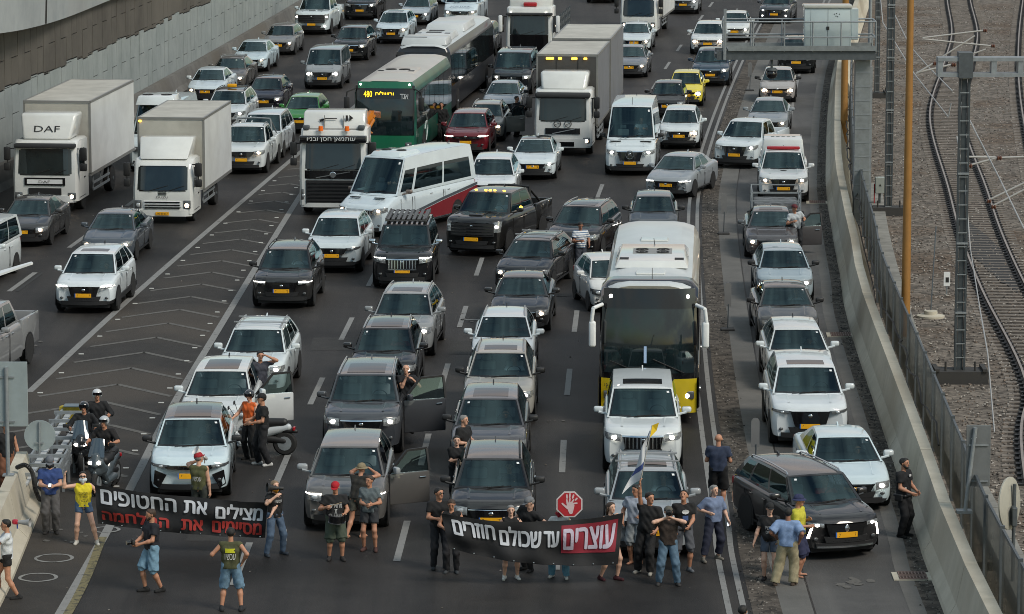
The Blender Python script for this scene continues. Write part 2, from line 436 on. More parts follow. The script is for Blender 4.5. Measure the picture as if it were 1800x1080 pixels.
# ================================================================== SETTING
def noise_ground(key, c1, c2, scale, rough=0.85, bump=0.25, bscale=120, stain=None, c3=None, speck=0.0):
    m = bpy.data.materials.new(key); m.use_nodes = True
    nt = m.node_tree; N, L = nt.nodes, nt.links; b = N['Principled BSDF']
    b.inputs['Roughness'].default_value = rough; b.inputs['Specular IOR Level'].default_value = .22
    t = N.new('ShaderNodeTexCoord')
    n = N.new('ShaderNodeTexNoise'); n.inputs['Scale'].default_value = scale; n.inputs['Detail'].default_value = 10; n.inputs['Roughness'].default_value = 0.7
    L.new(t.outputs['Object'], n.inputs['Vector'])
    r = N.new('ShaderNodeValToRGB'); r.color_ramp.elements[0].position = 0.3; r.color_ramp.elements[1].position = 0.7
    r.color_ramp.elements[0].color = (*c1, 1); r.color_ramp.elements[1].color = (*c2, 1)
    L.new(n.outputs['Fac'], r.inputs['Fac']); out = r.outputs['Color']
    if stain:
        # long streaks along the lanes: tyre wear, oil, dust
        mp_ = N.new('ShaderNodeMapping'); mp_.inputs['Scale'].default_value = (1.1, 0.035, 1)
        n2 = N.new('ShaderNodeTexNoise'); n2.inputs['Scale'].default_value = 1.0; n2.inputs['Detail'].default_value = 6
        L.new(t.outputs['Object'], mp_.inputs['Vector']); L.new(mp_.outputs[0], n2.inputs['Vector'])
        r2 = N.new('ShaderNodeValToRGB'); r2.color_ramp.elements[0].position = 0.42; r2.color_ramp.elements[1].position = 0.68
        r2.color_ramp.elements[0].color = (0, 0, 0, 1); r2.color_ramp.elements[1].color = (1, 1, 1, 1)
        L.new(n2.outputs['Fac'], r2.inputs['Fac'])
        x = N.new('ShaderNodeMixRGB'); x.blend_type = 'MIX'; L.new(r2.outputs['Color'], x.inputs['Fac']); L.new(out, x.inputs['Color1']); x.inputs['Color2'].default_value = (*stain, 1)
        out = x.outputs['Color']
    if c3:
        n4 = N.new('ShaderNodeTexNoise'); n4.inputs['Scale'].default_value = scale * 0.12; n4.inputs['Detail'].default_value = 6
        L.new(t.outputs['Object'], n4.inputs['Vector'])
        r4 = N.new('ShaderNodeValToRGB'); r4.color_ramp.elements[0].position = 0.5; r4.color_ramp.elements[1].position = 0.64
        r4.color_ramp.elements[0].color = (0, 0, 0, 1); r4.color_ramp.elements[1].color = (1, 1, 1, 1); L.new(n4.outputs['Fac'], r4.inputs['Fac'])
        x = N.new('ShaderNodeMixRGB'); L.new(r4.outputs['Color'], x.inputs['Fac']); L.new(out, x.inputs['Color1']); x.inputs['Color2'].default_value = (*c3, 1); out = x.outputs['Color']
    if speck:
        v = N.new('ShaderNodeTexVoronoi'); v.inputs['Scale'].default_value = bscale * 0.12
        L.new(t.outputs['Object'], v.inputs['Vector'])
        hs = N.new('ShaderNodeMixRGB'); hs.blend_type = 'MULTIPLY'; hs.inputs['Fac'].default_value = speck
        rr = N.new('ShaderNodeValToRGB'); rr.color_ramp.elements[0].color = (0.25, 0.24, 0.23, 1); rr.color_ramp.elements[1].color = (1.5, 1.42, 1.35, 1)
        sp = N.new('ShaderNodeSeparateXYZ'); L.new(v.outputs['Color'], sp.inputs[0]); L.new(sp.outputs[0], rr.inputs['Fac'])
        L.new(out, hs.inputs['Color1']); L.new(rr.outputs['Color'], hs.inputs['Color2']); out = hs.outputs['Color']
    L.new(out, b.inputs['Base Color'])
    n3 = N.new('ShaderNodeTexNoise'); n3.inputs['Scale'].default_value = bscale; n3.inputs['Detail'].default_value = 3
    L.new(t.outputs['Object'], n3.inputs['Vector'])
    bp = N.new('ShaderNodeBump'); bp.inputs['Strength'].default_value = bump; bp.inputs['Distance'].default_value = 0.02
    L.new(n3.outputs['Fac'], bp.inputs['Height']); L.new(bp.outputs['Normal'], b.inputs['Normal'])
    MATS[key] = m; return m

ASPH = noise_ground('asphalt', (0.0150, 0.0140, 0.0134), (0.0275, 0.0257, 0.0248), 1.4, 0.62, 0.5, 30, stain=(0.041, 0.037, 0.034), c3=(0.0115, 0.0108, 0.0104))
ASPH2 = noise_ground('asphalt_worn', (0.062, 0.061, 0.060), (0.10, 0.098, 0.096), 1.2, 0.75, 0.5, 30, stain=(0.115, 0.112, 0.108), c3=(.055, .054, .053))
GOREM = noise_ground('asphalt_gore', (0.026, 0.024, 0.0225), (0.042, 0.039, 0.036), 1.0, 0.75, 0.5, 30, c3=(0.060, 0.051, 0.043))
BALLAST = noise_ground('ballast_stone', (0.108, 0.096, 0.085), (0.235, 0.212, 0.187), 1.3, 0.95, 1.0, 60, c3=(0.132, 0.104, 0.082), speck=0.75)
RUBBLE = noise_ground('verge_dirt', (0.055, 0.049, 0.043), (0.115, 0.104, 0.092), 3.0, 0.95, 1.0, 40, speck=0.7)
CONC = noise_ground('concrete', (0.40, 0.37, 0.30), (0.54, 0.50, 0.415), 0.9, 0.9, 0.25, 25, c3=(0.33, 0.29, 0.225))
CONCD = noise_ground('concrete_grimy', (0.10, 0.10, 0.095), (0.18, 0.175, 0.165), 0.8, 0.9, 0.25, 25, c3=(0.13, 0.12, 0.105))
def worn(key, col, hole, thr):
    m = noise_ground(key, col, tuple(x * 1.15 for x in col), 3, 0.7, 0.2, 40)
    nt = m.node_tree; N, L = nt.nodes, nt.links; b = N['Principled BSDF']
    src = b.inputs['Base Color'].links[0].from_socket
    t = N.new('ShaderNodeTexCoord'); n = N.new('ShaderNodeTexNoise'); n.inputs['Scale'].default_value = 5.0; n.inputs['Detail'].default_value = 9; n.inputs['Roughness'].default_value = 0.75
    L.new(t.outputs['Object'], n.inputs['Vector'])
    r = N.new('ShaderNodeValToRGB'); r.color_ramp.elements[0].position = thr; r.color_ramp.elements[1].position = thr + 0.10
    r.color_ramp.elements[0].color = (0, 0, 0, 1); r.color_ramp.elements[1].color = (1, 1, 1, 1)
    L.new(n.outputs['Fac'], r.inputs['Fac'])
    x = N.new('ShaderNodeMixRGB'); L.new(r.outputs['Color'], x.inputs['Fac']); L.new(src, x.inputs['Color1']); x.inputs['Color2'].default_value = (*hole, 1)
    L.new(x.outputs['Color'], b.inputs['Base Color']); return m
LINE = worn('road_paint_white', (0.20, 0.20, 0.195), (0.06, 0.06, 0.06), 0.56)
LINEF = worn('road_paint_faded', (0.105, 0.101, 0.093), (0.045, 0.044, 0.043), 0.54)
LINEY = worn('road_paint_yellow', (0.16, 0.14, 0.075), (0.05, 0.048, 0.04), 0.5)
SEAL = mat('line_blackout', (0.020, 0.020, 0.020), 0.7)

GP = lambda L_: [G(*p) for p in L_]
# reference lines along the road, from near to far
L_DBL = crv([(4.2, 30, 0), (4.31, 52, 0), (4.48, 58, 0), (4.97, 71.4, 0), (6.1, 92.3, 0), (7.15, 104.3, 0), (9.45, 123.4, 0), (12.44, 145.3, 0), (16.4, 172, 0), (21.5, 205, 0)], 6)
L_BAR = crv([(8.2, 30, 0), (8.43, 51, 0), (8.67, 56.3, 0), (9.1, 64.9, 0), (9.72, 77.5, 0), (10.2, 83, 0), (10.95, 92.3, 0), (12.1, 104.3, 0), (15.7, 133.5, 0), (20.6, 165, 0), (27, 205, 0)], 6)
L_GR = crv([(-9.0, 45, 0), (-8.72, 58, 0), (-8.66, 67.1, 0), (-8.38, 77.8, 0), (-7.77, 98.6, 0), (-7.2, 112, 0), (-6.4, 128, 0)], 6)
L_GL = crv([(-13.6, 58, 0), (-12.57, 68.9, 0), (-11.79, 77.8, 0), (-10.72, 88.6, 0), (-8.9, 105.5, 0), (-7.1, 122, 0), (-6.0, 133, 0)], 6)
L_WALL = crv([(-24.5, 70, 0), (-19.3, 100.4, 0), (-17.0, 118, 0), (-14.6, 140, 0), (-11.8, 168, 0), (-8.8, 195, 0)], 6)
def at(L_, y):
    for p, q in zip(L_[:-1], L_[1:]):
        if p.y <= y <= q.y: return p.x + (q.x - p.x) * (y - p.y) / (q.y - p.y)
    p, q = (L_[0], L_[1]) if y < L_[0].y else (L_[-2], L_[-1])
    return p.x + (q.x - p.x) * (y - p.y) / (q.y - p.y)
M_DBL = [O(p.x, p.y) for p in L_DBL]; M_GL = [O(p.x, p.y) for p in L_GL]
def yaw_at(y, left=False):
    L_ = M_GL if left else M_DBL
    if left: y = max(95, min(y, 165))
    return -math.atan((at(L_, y + 8) - at(L_, y - 8)) / 16)

# --- terrain: one sheet to the horizon, roads laid on it
b = MB(); b.grid(lambda u, v: (u, v, -0.03), -900, 900, 2, -300, 2200, 2)
struct(b.build('ground', mat('far_ground', (0.10, 0.09, 0.08), 0.95, var=0.2, vs=0.05)), 'bare brown ground around the road')
b = MB(); vs = []
for i in range(48):
    y = 20 + i * 5
    vs += [(at(L_WALL, y) if y > 70 else at(L_WALL, 70), y, 0), (at(L_BAR, y) + 0.3, y, 0)]
b.add(vs, [(2 * i, 2 * i + 1, 2 * i + 3, 2 * i + 2) for i in range(47)])
struct(remap(b).build('road', ASPH), 'dark asphalt carriageway')
b = MB(); strip(b, L_BAR, 1.0, 60, 0.0)
struct(remap(b).build('ballast', BALLAST), 'brown stone ballast beside the railway')
b = MB()
vs = []
ys = [46 + i * 2.5 for i in range(34)]
for y in ys:
    xl, xr = at(L_GL, y) if y > 58 else at(L_GL, 58), at(L_GR, y)
    if xl > xr - .1: xl = xr - .1
    vs += [(xl, y, .004), (xr, y, .004)]
b.add(vs, [(2 * i, 2 * i + 1, 2 * i + 3, 2 * i + 2) for i in range(len(ys) - 1)])
struct(remap(b).build('gore_area', GOREM), 'worn asphalt inside the painted chevron wedge')
b = MB()
vs = []
for i in range(36):
    y = 24 + i * 5
    vs += [(at(L_DBL, y) + 1.15, y, .004), (at(L_BAR, y) - .60, y, .004)]
b.add(vs, [(2 * i, 2 * i + 1, 2 * i + 3, 2 * i + 2) for i in range(35)])
struct(remap(b).build('side_lane', ASPH2), 'paler worn asphalt of the right-hand lane')
b = MB(); strip(b, L_DBL, 1.0, 1.62, .008); strip(b, L_BAR, -.62, -.30, .008)
struct(remap(b).build('gutter_band', noise_ground('concrete_band', (0.10, 0.098, 0.092), (0.145, 0.14, 0.132), 1.0, 0.85, .3, 30)), 'pale concrete bands along the right-hand lane')
b = MB(); strip(b, L_DBL, 1.62, 1.66, .010)
struct(remap(b).build('lane_joint', MATS['asphalt']), 'dark joint between concrete band and right-hand lane')
b = MB(); strip(b, L_DBL, 0.42, 1.0, .006); strip(b, L_BAR, -0.30, 0.1, .006)
struct(remap(b).build('verge', RUBBLE), 'strips of dirt and rubble beside the right-hand lane')

# --- painted markings
b = MB()
strip(b, L_DBL, -0.10, 0.02, .010); strip(b, L_DBL, 0.20, 0.32, .010)
L_FAR = crv([(at(L_BAR, y) - 1.9, y, 0) for y in (100, 112, 124, 136, 150, 170)], 4)
strip(b, L_FAR, -0.06, 0.06, .010); strip(b, L_FAR, 0.26, 0.38, .010)
strip(b, L_GR, -0.09, 0.11, .010)
strip(b, [p for p in L_GL if p.y > 67.5], -0.09, 0.11, .010)
struct(remap(b).build('edge_lines', LINE), 'solid white edge lines')
def dash(mb, x0, y0, x1, y1, w=0.15):
    d = Vector((x1 - x0, y1 - y0, 0)).normalized(); s = Vector((d.y, -d.x, 0)) * w / 2
    mb.add([(x0 - s.x, y0 - s.y, .010), (x0 + s.x, y0 + s.y, .010), (x1 + s.x, y1 + s.y, .010), (x1 - s.x, y1 - s.y, .010)], [(0, 1, 2, 3)])
b = MB(); b2 = MB()
def lane_x(k, y):   # k lanes to the left of the double line
    return at(L_DBL, y) - 3.32 * k - 0.1
for k, ph in ((1, 0.0), (2, 0.0), (3, -1.0)):
    for i in range(17):
        y0 = 53.8 + ph + i * 7.4 + (0.6 if k == 2 else 0)
        if k == 3 and y0 > 120: continue
        (b if True else b2) and dash(b, lane_x(k, y0) + (0.1 if k == 3 else 0), y0, lane_x(k, y0 + 2.9) + (0.1 if k == 3 else 0), y0 + 2.9)
for y0 in (81.6, 88.6, 96.5, 104, 112, 120):   # left carriageway
    t = (y0 - 83) / 5.4 * .56
    dash(b, -15.36 + .1037 * (y0 - 81.6), y0, -15.36 + .1037 * (y0 + 2.9 - 81.6), y0 + 2.9, .17)
    dash(b2, -15.12 + .1037 * (y0 - 81.6), y0, -15.12 + .1037 * (y0 + 2.9 - 81.6), y0 + 2.9, .10)
dash(b, lane_x(2, 77) , 77.6, lane_x(2, 77) + 0.9, 77.6, .12); dash(b, lane_x(2, 77) + .3, 75.2, lane_x(2, 77) + 1.0, 75.2, .3)
struct(remap(b).build('lane_dashes', LINE), 'broken white lane lines')
struct(remap(b2).build('blackout_dashes', SEAL), 'blacked-out old lane dashes')
b = MB()
y = 60.5
while y < 112:                                  # chevrons
    xl, xr = at(L_GL, y + .1) + .25, at(L_GR, y) - .2
    xm = (xl + xr) / 2 + .15; h = (xr - xl) * .42
    if xr - xl > .8:
        if not (58 < y < 64): dash(b, xl, y - h * .9, xm, y, .15)
        dash(b, xm, y, xr, y - h * .9, .15)
    y += 1.85
struct(remap(b).build('chevrons', LINEF), 'faded chevron strokes in the wedge')
b = MB(); strip(b, crv([(-9.0, 44, 0), (-8.69, 51.7, 0), (-8.77, 56.1, 0)], 5), -.08, .10, .012)
struct(remap(b).build('yellow_line', LINEY), 'faded yellow line in front of the left banner')
b = MB()
for px, py, rx in ((95, 982, .43), (67, 1016, .42), (186, 932, .33)):
    c = G(px, py); n = 36; vs = []
    for i in range(n):
        t = 2 * math.pi * i / n; w = .075 + .012 * math.sin(5 * t)
        vs += [(c.x + (rx - w) * math.cos(t), c.y + (rx - w) * 1.0 * math.sin(t), .012), (c.x + rx * math.cos(t), c.y + rx * 1.0 * math.sin(t), .012)]
    b.add(vs, [(2 * i, 2 * i + 1, (2 * i + 3) % (2 * n), (2 * i + 2) % (2 * n)) for i in range(n)])
struct(b.build('ring_marks', LINE), 'white rings painted round drain covers on the asphalt')
b = MB()
rng = random.Random(3)
for cx, cy, n, s in ((1500, 1028, 9, .13), (110, 938, 7, .10), (62, 605, 6, .12), (820, 560, 5, .08), (990, 745, 4, .06)):
    c = G(cx, cy)
    for i in range(n):
        x, y = c.x + rng.gauss(0, .25), c.y + rng.gauss(0, .45); r = s * rng.uniform(.4, 1.2)
        k = 9; b.add([(x + r * rng.uniform(.6, 1.1) * math.cos(t * 2 * math.pi / k), y + 1.5 * r * rng.uniform(.6, 1.1) * math.sin(t * 2 * math.pi / k), .013 + i * .0003) for t in range(k)], [tuple(range(k))])
struct(b.build('paint_spills', LINEF), 'pale spilled paint patches on the asphalt')
# tar-sealed cracks and repair patches in the asphalt
b = MB(); rng = random.Random(17)
for k in range(6):
    x, y = rng.uniform(-8, 4), rng.uniform(50, 105); pts = []; a_ = rng.choice((0, 0, 1))
    for i in range(9):
        pts.append((x, y)); x += rng.gauss(0, .10) + (.35 if a_ else 0); y += .1 * rng.random() + (0 if a_ else .7)
    for (x0, y0), (x1, y1) in zip(pts[:-1], pts[1:]):
        d_ = Vector((x1 - x0, y1 - y0, 0)).normalized(); s_ = Vector((d_.y, -d_.x, 0)) * .018; z_ = .0065 + .0001 * k
        b.add([(x0 - s_.x, y0 - s_.y, z_), (x0 + s_.x, y0 + s_.y, z_), (x1 + s_.x, y1 + s_.y, z_), (x1 - s_.x, y1 - s_.y, z_)], [(0, 1, 2, 3)])
struct(remap(b).build('sealed_cracks', mat('tar', (.011, .0105, .010), .9, spec=.1)), 'dark tar lines over cracks in the asphalt')
b = MB()
for k in range(9):
    x, y, w_, l_ = rng.uniform(-7.5, 3), rng.uniform(51, 100), rng.uniform(.5, 1.4), rng.uniform(1.2, 4); z_ = .0028 + .0002 * k
    b.add([(x, y, z_), (x + w_, y, z_), (x + w_, y + l_, z_), (x, y + l_, z_)], [(0, 1, 2, 3)])
struct(remap(b).build('asphalt_patches', noise_ground('asphalt_patch', (.028, .027, .026), (.043, .042, .04), 2.0, .7, .5, 30)), 'paler repair patches in the asphalt')
# raised reflector studs along the wedge
stud = MB(); stud.rbox(-.075, .075, -.05, .05, .0, .03, .01, 1)
so = None; MST = mat('stud', (0.42, 0.42, 0.40), 0.5); k = 0
for L_, off in ((L_GL, .33), (L_GR, -.33)):
    y = 60.0
    while y < 104:
        if not (L_ is L_GL and y < 66):
            if so is None: so = stud.build('road_stud', MST); o = so
            else: o = so.copy(); COL.objects.link(o)
            o.location = O(at(L_, y) + off, y)
            tag(o, 'small raised white road stud beside the %s border line of the chevron wedge' % ('left' if L_ is L_GL else 'right'), 'road stud', 'studs along the %s wedge line' % ('left' if L_ is L_GL else 'right'))
        y += 1.55 if L_ is L_GR else 2.2

# from here on everything is in metres
L_DBL, L_BAR, L_GR, L_GL, L_WALL = [[O(p.x, p.y) for p in L_] for L_ in (L_DBL, L_BAR, L_GR, L_GL, L_WALL)]
# --- retaining wall with staggered panels, its barrier and the bridge edge above
def wall_pt(s, off, z):
    """s = metres of y along the wall"""
    i = 0
    x = at(L_WALL, s); return Vector((x + off, s, z))
w = thing('retaining_wall', 'tall retaining wall of staggered concrete panels, stained brown along its top', 'wall', (-19, 100, 0))
inv = Matrix.Translation(Vector((19, -100, 0)))
PAN = noise_ground('panel_pale', (0.22, 0.25, 0.25), (0.31, 0.34, 0.34), 0.6, 0.9, .15, 12)
PAND = noise_ground('panel_brown', (0.075, 0.070, 0.063), (0.12, 0.112, 0.10), 0.5, 0.9, .15, 12, c3=(0.13, 0.12, 0.105))
b = MB(); b.add([tuple(wall_pt(y, -.06, z)) for y in range(94, 292, 6) for z in (0, 7.6)], [(2 * i, 2 * i + 2, 2 * i + 3, 2 * i + 1) for i in range(32)])
b.xf(inv).build('wall_joint_backing', mat('joint_dark', (0.02, 0.02, 0.02), .9), w)
pw = 1.1; b = MB(); n = int((285 - 100) / pw); rng = random.Random(5)
for i in range(n):
    s0 = 100 + i * pw; s1 = s0 + pw
    lo = 0.3 + (i % 2) * 1.1
    split = 3.75 - .003 * (s0 - 100) + rng.uniform(-.12, .12)
    cells = []
    for j in range(-1, 5):
        z0 = max(.0, lo + j * 2.2); z1 = min(7.5, lo + (j + 1) * 2.2)
        if z1 - z0 < .1: continue
        if z0 < split < z1: cells += [(z0, split - .018, 0), (split + .018, z1, 1)]
        else: cells.append((z0, z1, 1 if z0 >= split else 0))
    for z0, z1, m in cells:
        g = .020
        a0, a1 = wall_pt(s0 + g, 0, 0), wall_pt(s1 - g, 0, 0)
        jx = rng.uniform(-.012, .012)
        P = []
        for t, nz_ in ((0, 0), (1, 0)):
            pass
        b.hexa([(a0.x + jx, a0.y, z0 + g), (a1.x + jx, a1.y, z0 + g), (a1.x - .1, a1.y, z0 + g), (a0.x - .1, a0.y, z0 + g),
                (a0.x + jx, a0.y, z1 - g), (a1.x + jx, a1.y, z1 - g), (a1.x - .1, a1.y, z1 - g), (a0.x - .1, a0.y, z1 - g)], m)
b.xf(inv).build('wall_panels', [PAN, PAND], w, smooth=0)
b = MB(); Lw = [Vector((p.x, p.y, 0)) for p in L_WALL if p.y > 98]
sweep(b, Lw, [(.03, 0), (.62, 0), (.45, .25), (.28, .85), (.03, .85)])
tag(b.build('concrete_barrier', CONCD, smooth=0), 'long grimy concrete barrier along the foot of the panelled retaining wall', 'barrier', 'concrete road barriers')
br = thing('overpass', 'pale curved concrete edge of the overpass deck above the panelled wall', 'bridge', (-22, 90, 6))
FASC = noise_ground('fascia_paint', (0.25, 0.275, 0.285), (0.36, 0.385, 0.395), 0.35, 0.8, .1, 10, c3=(0.30, 0.30, 0.295))
b = MB()
Lb = crv([RY(-120, 73, Y_(92)), RY(0, 59, Y_(98)), RY(60, 48, Y_(103)), RY(120, 30, Y_(109)), RY(200, -2, Y_(116)), RY(300, -40, Y_(125))], 6)
inv = Matrix.Translation(Vector((22, -90, -6)))
sweep(b, Lb, [(0, 0), (0.06, 1.5), (-.30, 1.5), (-.35, .35), (-9, .55), (-9, -.25), (-2.2, -.25)])
b.xf(inv).build('deck_edge', FASC, br, smooth=50)
b = MB()
for i in range(3, len(Lb) - 1, 11):
    p = Lb[i]; q = Lb[i] + Vector((.05, .05, 0)); b.hexa([p + Vector((.012, 0, .02)), q + Vector((.012, 0, .02)), q + Vector((-.05, 0, .02)), p + Vector((-.05, 0, .02)), p + Vector((.075, 0, 1.49)), q + Vector((.075, 0, 1.49)), q + Vector((0, 0, 1.49)), p + Vector((0, 0, 1.49))])
b.xf(inv).build('expansion_joint', MATS['joint_dark'], br, smooth=0)

# --- jersey barrier on the right
JP = [(.02, 0), (.05, .10), (.20, .36), (.36, 1.18), (.62, 1.18), (.80, .36), (.98, 0)]
def barrier(L_, prof, label, m=CONC, seg=6.0):
    t = thing('concrete_barrier', label, 'barrier', (L_[0].x, L_[0].y, 0), 0, 'concrete road barriers')
    iv = Matrix.Translation(-Vector((L_[0].x, L_[0].y, 0)))
    # straight units with dark joints
    y = L_[0].y; k = 0
    while y < L_[-1].y - 1 and k < 60:
        y2 = min(y + seg, L_[-1].y)
        A, B = Vector((at(L_, y + .015), y + .015, 0)), Vector((at(L_, y2 - .015), y2 - .015, 0))
        mb = MB(); M_ = (A + B) / 2
        sweep(mb, [A, M_, B], prof); mb.xf(iv).build('barrier_unit', m, t, smooth=0)
        y = y2; k += 1
    return t
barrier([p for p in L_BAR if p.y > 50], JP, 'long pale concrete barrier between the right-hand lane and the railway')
LBAR2 = [O(-9.98, 46), O(-10.12, 52.5), O(-10.42, 58), O(-10.52, 59.6)]
barrier(LBAR2, [(0, 0), (0, .1), (-.22, .35), (-.38, 1.15), (-.62, 1.15), (-.85, .35), (-1.0, 0)], 'short concrete barrier in the lower left corner beside the crash cushion', CONC, 4.6)
# lifting hooks on the barrier top
# rear pavement strip + cable trough
Ltr = crv([G(*p) for p in ((1535, 330), (1548, 420), (1580, 545), (1612, 640), (1650, 740), (1720, 880), (1800, 1040), (1850, 1150))][::-1], 6)
t = thing('cable_trough', 'low concrete cable trough running behind the roadside fence', 'trough', tuple(Ltr[0]))
iv = Matrix.Translation(-Ltr[0])
b = MB()
for i in range(len(Ltr) - 1):
    d = (Ltr[i + 1] - Ltr[i]); n = max(1, int(d.length / .9))
    for k in range(n):
        p = Ltr[i] + d * (k / n); q = Ltr[i] + d * ((k + .97) / n); s = Vector((d.y, -d.x, 0)).normalized() * .3
        b.hexa([p - s, p + s, q + s, q - s] + [x + Vector((0, 0, .18)) for x in (p - s, p + s, q + s, q - s)])
b.xf(iv).build('trough_lid', mat('trough_concrete', (.23, .225, .205), .9, var=.2, vs=1.5), t, smooth=0)
# --- fence behind the barrier
Lf = [Vector((p.x + 1.08, p.y, 0)) for p in L_BAR if Y_(40) < p.y < Y_(140)]
fe = thing('roadside_fence', 'grey see-through panel fence behind the right concrete barrier', 'fence', tuple(Lf[0]))
iv = Matrix.Translation(-Lf[0])
b = MB(); y = Y_(42); k = 0
while y < Y_(128):
    p = Vector((at(Lf, y), y, 0)); q = Vector((at(Lf, y + 2.9), y + 2.9, 0))
    mb = MB(); mb.beam(p + Vector((0, 0, 0)), p + Vector((0, 0, 2.0)), .09, .09); mb.xf(iv).build('fence_post', DKSTEEL, fe, smooth=0)
    mb = MB(); mb.beam(p + Vector((.0, .05, 1.0)), q + Vector((0, -.05, 1.0)), .02, 1.75); mb.xf(iv).build('fence_panel', GL_FENCE, fe, smooth=0)
    mb = MB(); mb.beam(p + Vector((.0, .05, 1.93)), q + Vector((0, -.05, 1.93)), .05, .06); mb.xf(iv).build('fence_rail', DKSTEEL, fe, smooth=0)
    y += 3.0
# loose cable on the barrier/fence
b = MB(); pts = []
rng = random.Random(11)
for i in range(100):
    y = Y_(60) + i * .9; pts.append(Vector((at(L_BAR, y) + .9 + rng.uniform(-.08, .08), y, 1.0 + .22 * abs(math.sin(i * .55)))))
b.tube(pts, .025, 5); tag(b.build('black_cable', BLACK), 'black cable slung in loops along the back of the right barrier', 'cable')

# --- railway
def track(LL, label, first, last, with_sleepers=True):
    t = thing('railway_track', label, 'railway track', tuple(LL[0]), 0, 'railway tracks')
    iv = Matrix.Translation(-LL[0])
    for off in (-.7175, .7175):
        mb = MB(); sweep(mb, [p + Vector((0, 0, .04)) for p in LL], [(off - .07, 0), (off - .07, .02), (off - .012, .05), (off - .036, .12), (off - .036, .16), (off + .036, .16), (off + .036, .12), (off + .012, .05), (off + .07, .02), (off + .07, 0)])
        mb.xf(iv).build('rail', RAILM, t, smooth=0)
        mb = MB(); strip(mb, LL, off - .17, off + .17, .039); mb.xf(iv).build('rusty_shade_band', RUST_SHADE, t, smooth=0)  # dark band along each rail: painted-in shadow together with rust stain
        mb = MB(); strip(mb, LL, off - .032, off + .032, .2025); mb.xf(iv).build('rail_head', RAILH, t, smooth=0)
    d = 0; cnt = 0; rest = MB(); base = None
    for i in range(len(LL) - 1):
        seg = LL[i + 1] - LL[i]; L0 = seg.length
        while d < L0:
            p = LL[i] + seg * (d / L0); a = math.atan2(seg.y, seg.x) - math.pi / 2
            mb = MB(); mb.rbox(-1.22, 1.22, -.09, .09, -.10, .035, .02, 1)
            for s in (-.72, .72): mb.box(s - .16, s + .16, -.08, .08, .04, .085, 1)
            M_ = Matrix.Translation(p) @ Matrix.Rotation(a, 4, 'Z')
            if first <= p.y <= last:
                if cnt < 100:
                    if base is None: base = mb.build('sleeper', [SLEEP, BLACK], t, smooth=0); o = base
                    else: o = base.copy(); COL.objects.link(o); o.parent = t
                    o.matrix_local = iv @ M_
                else:
                    mb.xf(iv @ M_); n0 = len(rest.v); rest.v += mb.v; rest.f += [tuple(q + n0 for q in f) for f in mb.f]; rest.m += mb.m
                cnt += 1
            d += .62
        d -= L0
    if rest.v: o = rest.build('sleeper', [SLEEP, BLACK], t, smooth=0); o['kind'] = 'stuff'
RUST_SHADE = mat('rust_and_shade', (.028, .019, .015), .9, var=.4, vs=3)
RAILM = mat('rail_steel', (0.035, 0.022, 0.018), .6, .3, var=.2)
RAILH = mat('rail_head', (0.30, 0.25, 0.22), .35, .6, var=.2)
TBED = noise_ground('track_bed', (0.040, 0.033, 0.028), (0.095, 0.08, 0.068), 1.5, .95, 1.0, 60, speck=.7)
SLEEP = mat('sleeper_concrete', (0.19, 0.165, 0.142), .9, var=.3, vs=2)
LT = crv([(9.6, 40, 0), (12.7, 62, 0), (14.15, 69.5, 0), (14.95, 81, 0), (15.75, 90, 0), (16.75, 99, 0), (18.9, 118, 0), (22.3, 136, 0), (24.9, 150, 0), (27.6, 169, 0), (31, 190, 0)], 8)
LT = [O(p.x, p.y) for p in LT if p.y > 58]
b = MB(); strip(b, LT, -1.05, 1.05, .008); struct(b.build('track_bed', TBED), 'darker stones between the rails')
track(LT, 'curving railway track with rusty rails beside the lattice mast', 80, 262)
LT2 = crv([G(1905, 520), G(1846, 300), G(1818, 160), G(1814, 60), G(1822, -30)], 8)
track(LT2, 'second railway track at the right edge of the view', 120, 262)
b = MB(); cg = G(1735, 445); n = 40
b.add([(cg.x + .55 * math.cos(2 * math.pi * i / n) * (1 + .12 * math.sin(i * 3.1)), cg.y + 9 * math.sin(2 * math.pi * i / n) * (1 + .1 * math.sin(i * 2.3)) , .03) for i in range(n)], [tuple(range(n))])
struct(b.build('oil_stain', mat('oil_black', (.018, .017, .016), .8)), 'black oily stain between the rails')
# loose stones
def stones(name, gen, n, s0, s1, mats, label, seed=1):
    rng = np.random.default_rng(seed); V = []; Fs = []; M_ = []
    base = np.array([(1, 0, 0), (0, 1, 0), (-1, 0, 0), (0, -1, 0), (0, 0, .8), (0, 0, -.5)], float)
    fb = [(0, 1, 4), (1, 2, 4), (2, 3, 4), (3, 0, 4), (1, 0, 5), (2, 1, 5), (3, 2, 5), (0, 3, 5)]
    for i in range(n):
        x, y, z = gen(rng); s = rng.uniform(s0, s1)
        p = base * s * rng.uniform(.6, 1.4, (6, 3)); a = rng.uniform(0, 6.3); c, d = math.cos(a), math.sin(a)
        p = np.stack([p[:, 0] * c - p[:, 1] * d + x, p[:, 0] * d + p[:, 1] * c + y, p[:, 2] + z], 1)
        V += p.tolist(); Fs += [tuple(q + 6 * i for q in f) for f in fb]; M_ += [int(rng.integers(len(mats)))] * 8
    mb = MB(); mb.v = V; mb.f = Fs; mb.m = M_
    o = mb.build(name, mats, smooth=0); o['kind'] = 'stuff'; o['label'] = label
ST = [mat('stone_%d' % i, c, .9) for i, c in enumerate(((.14, .12, .104), (.235, .208, .183), (.07, .059, .051), (.36, .33, .295), (.16, .122, .095)))]
def g1(r):
    y = 62 + 175 * r.random() ** 1.6; return at(L_BAR, y) + 1.6 + 14 * r.random() * (y / 140), y, .02
stones('ballast_stones', g1, 32000, .022, .052, ST, 'loose brown and grey ballast stones', 1)
def g2(r):
    y = 64 + 120 * r.random() ** 1.4; return at(L_DBL, y) + .70 + r.normal() * .15, y, .01
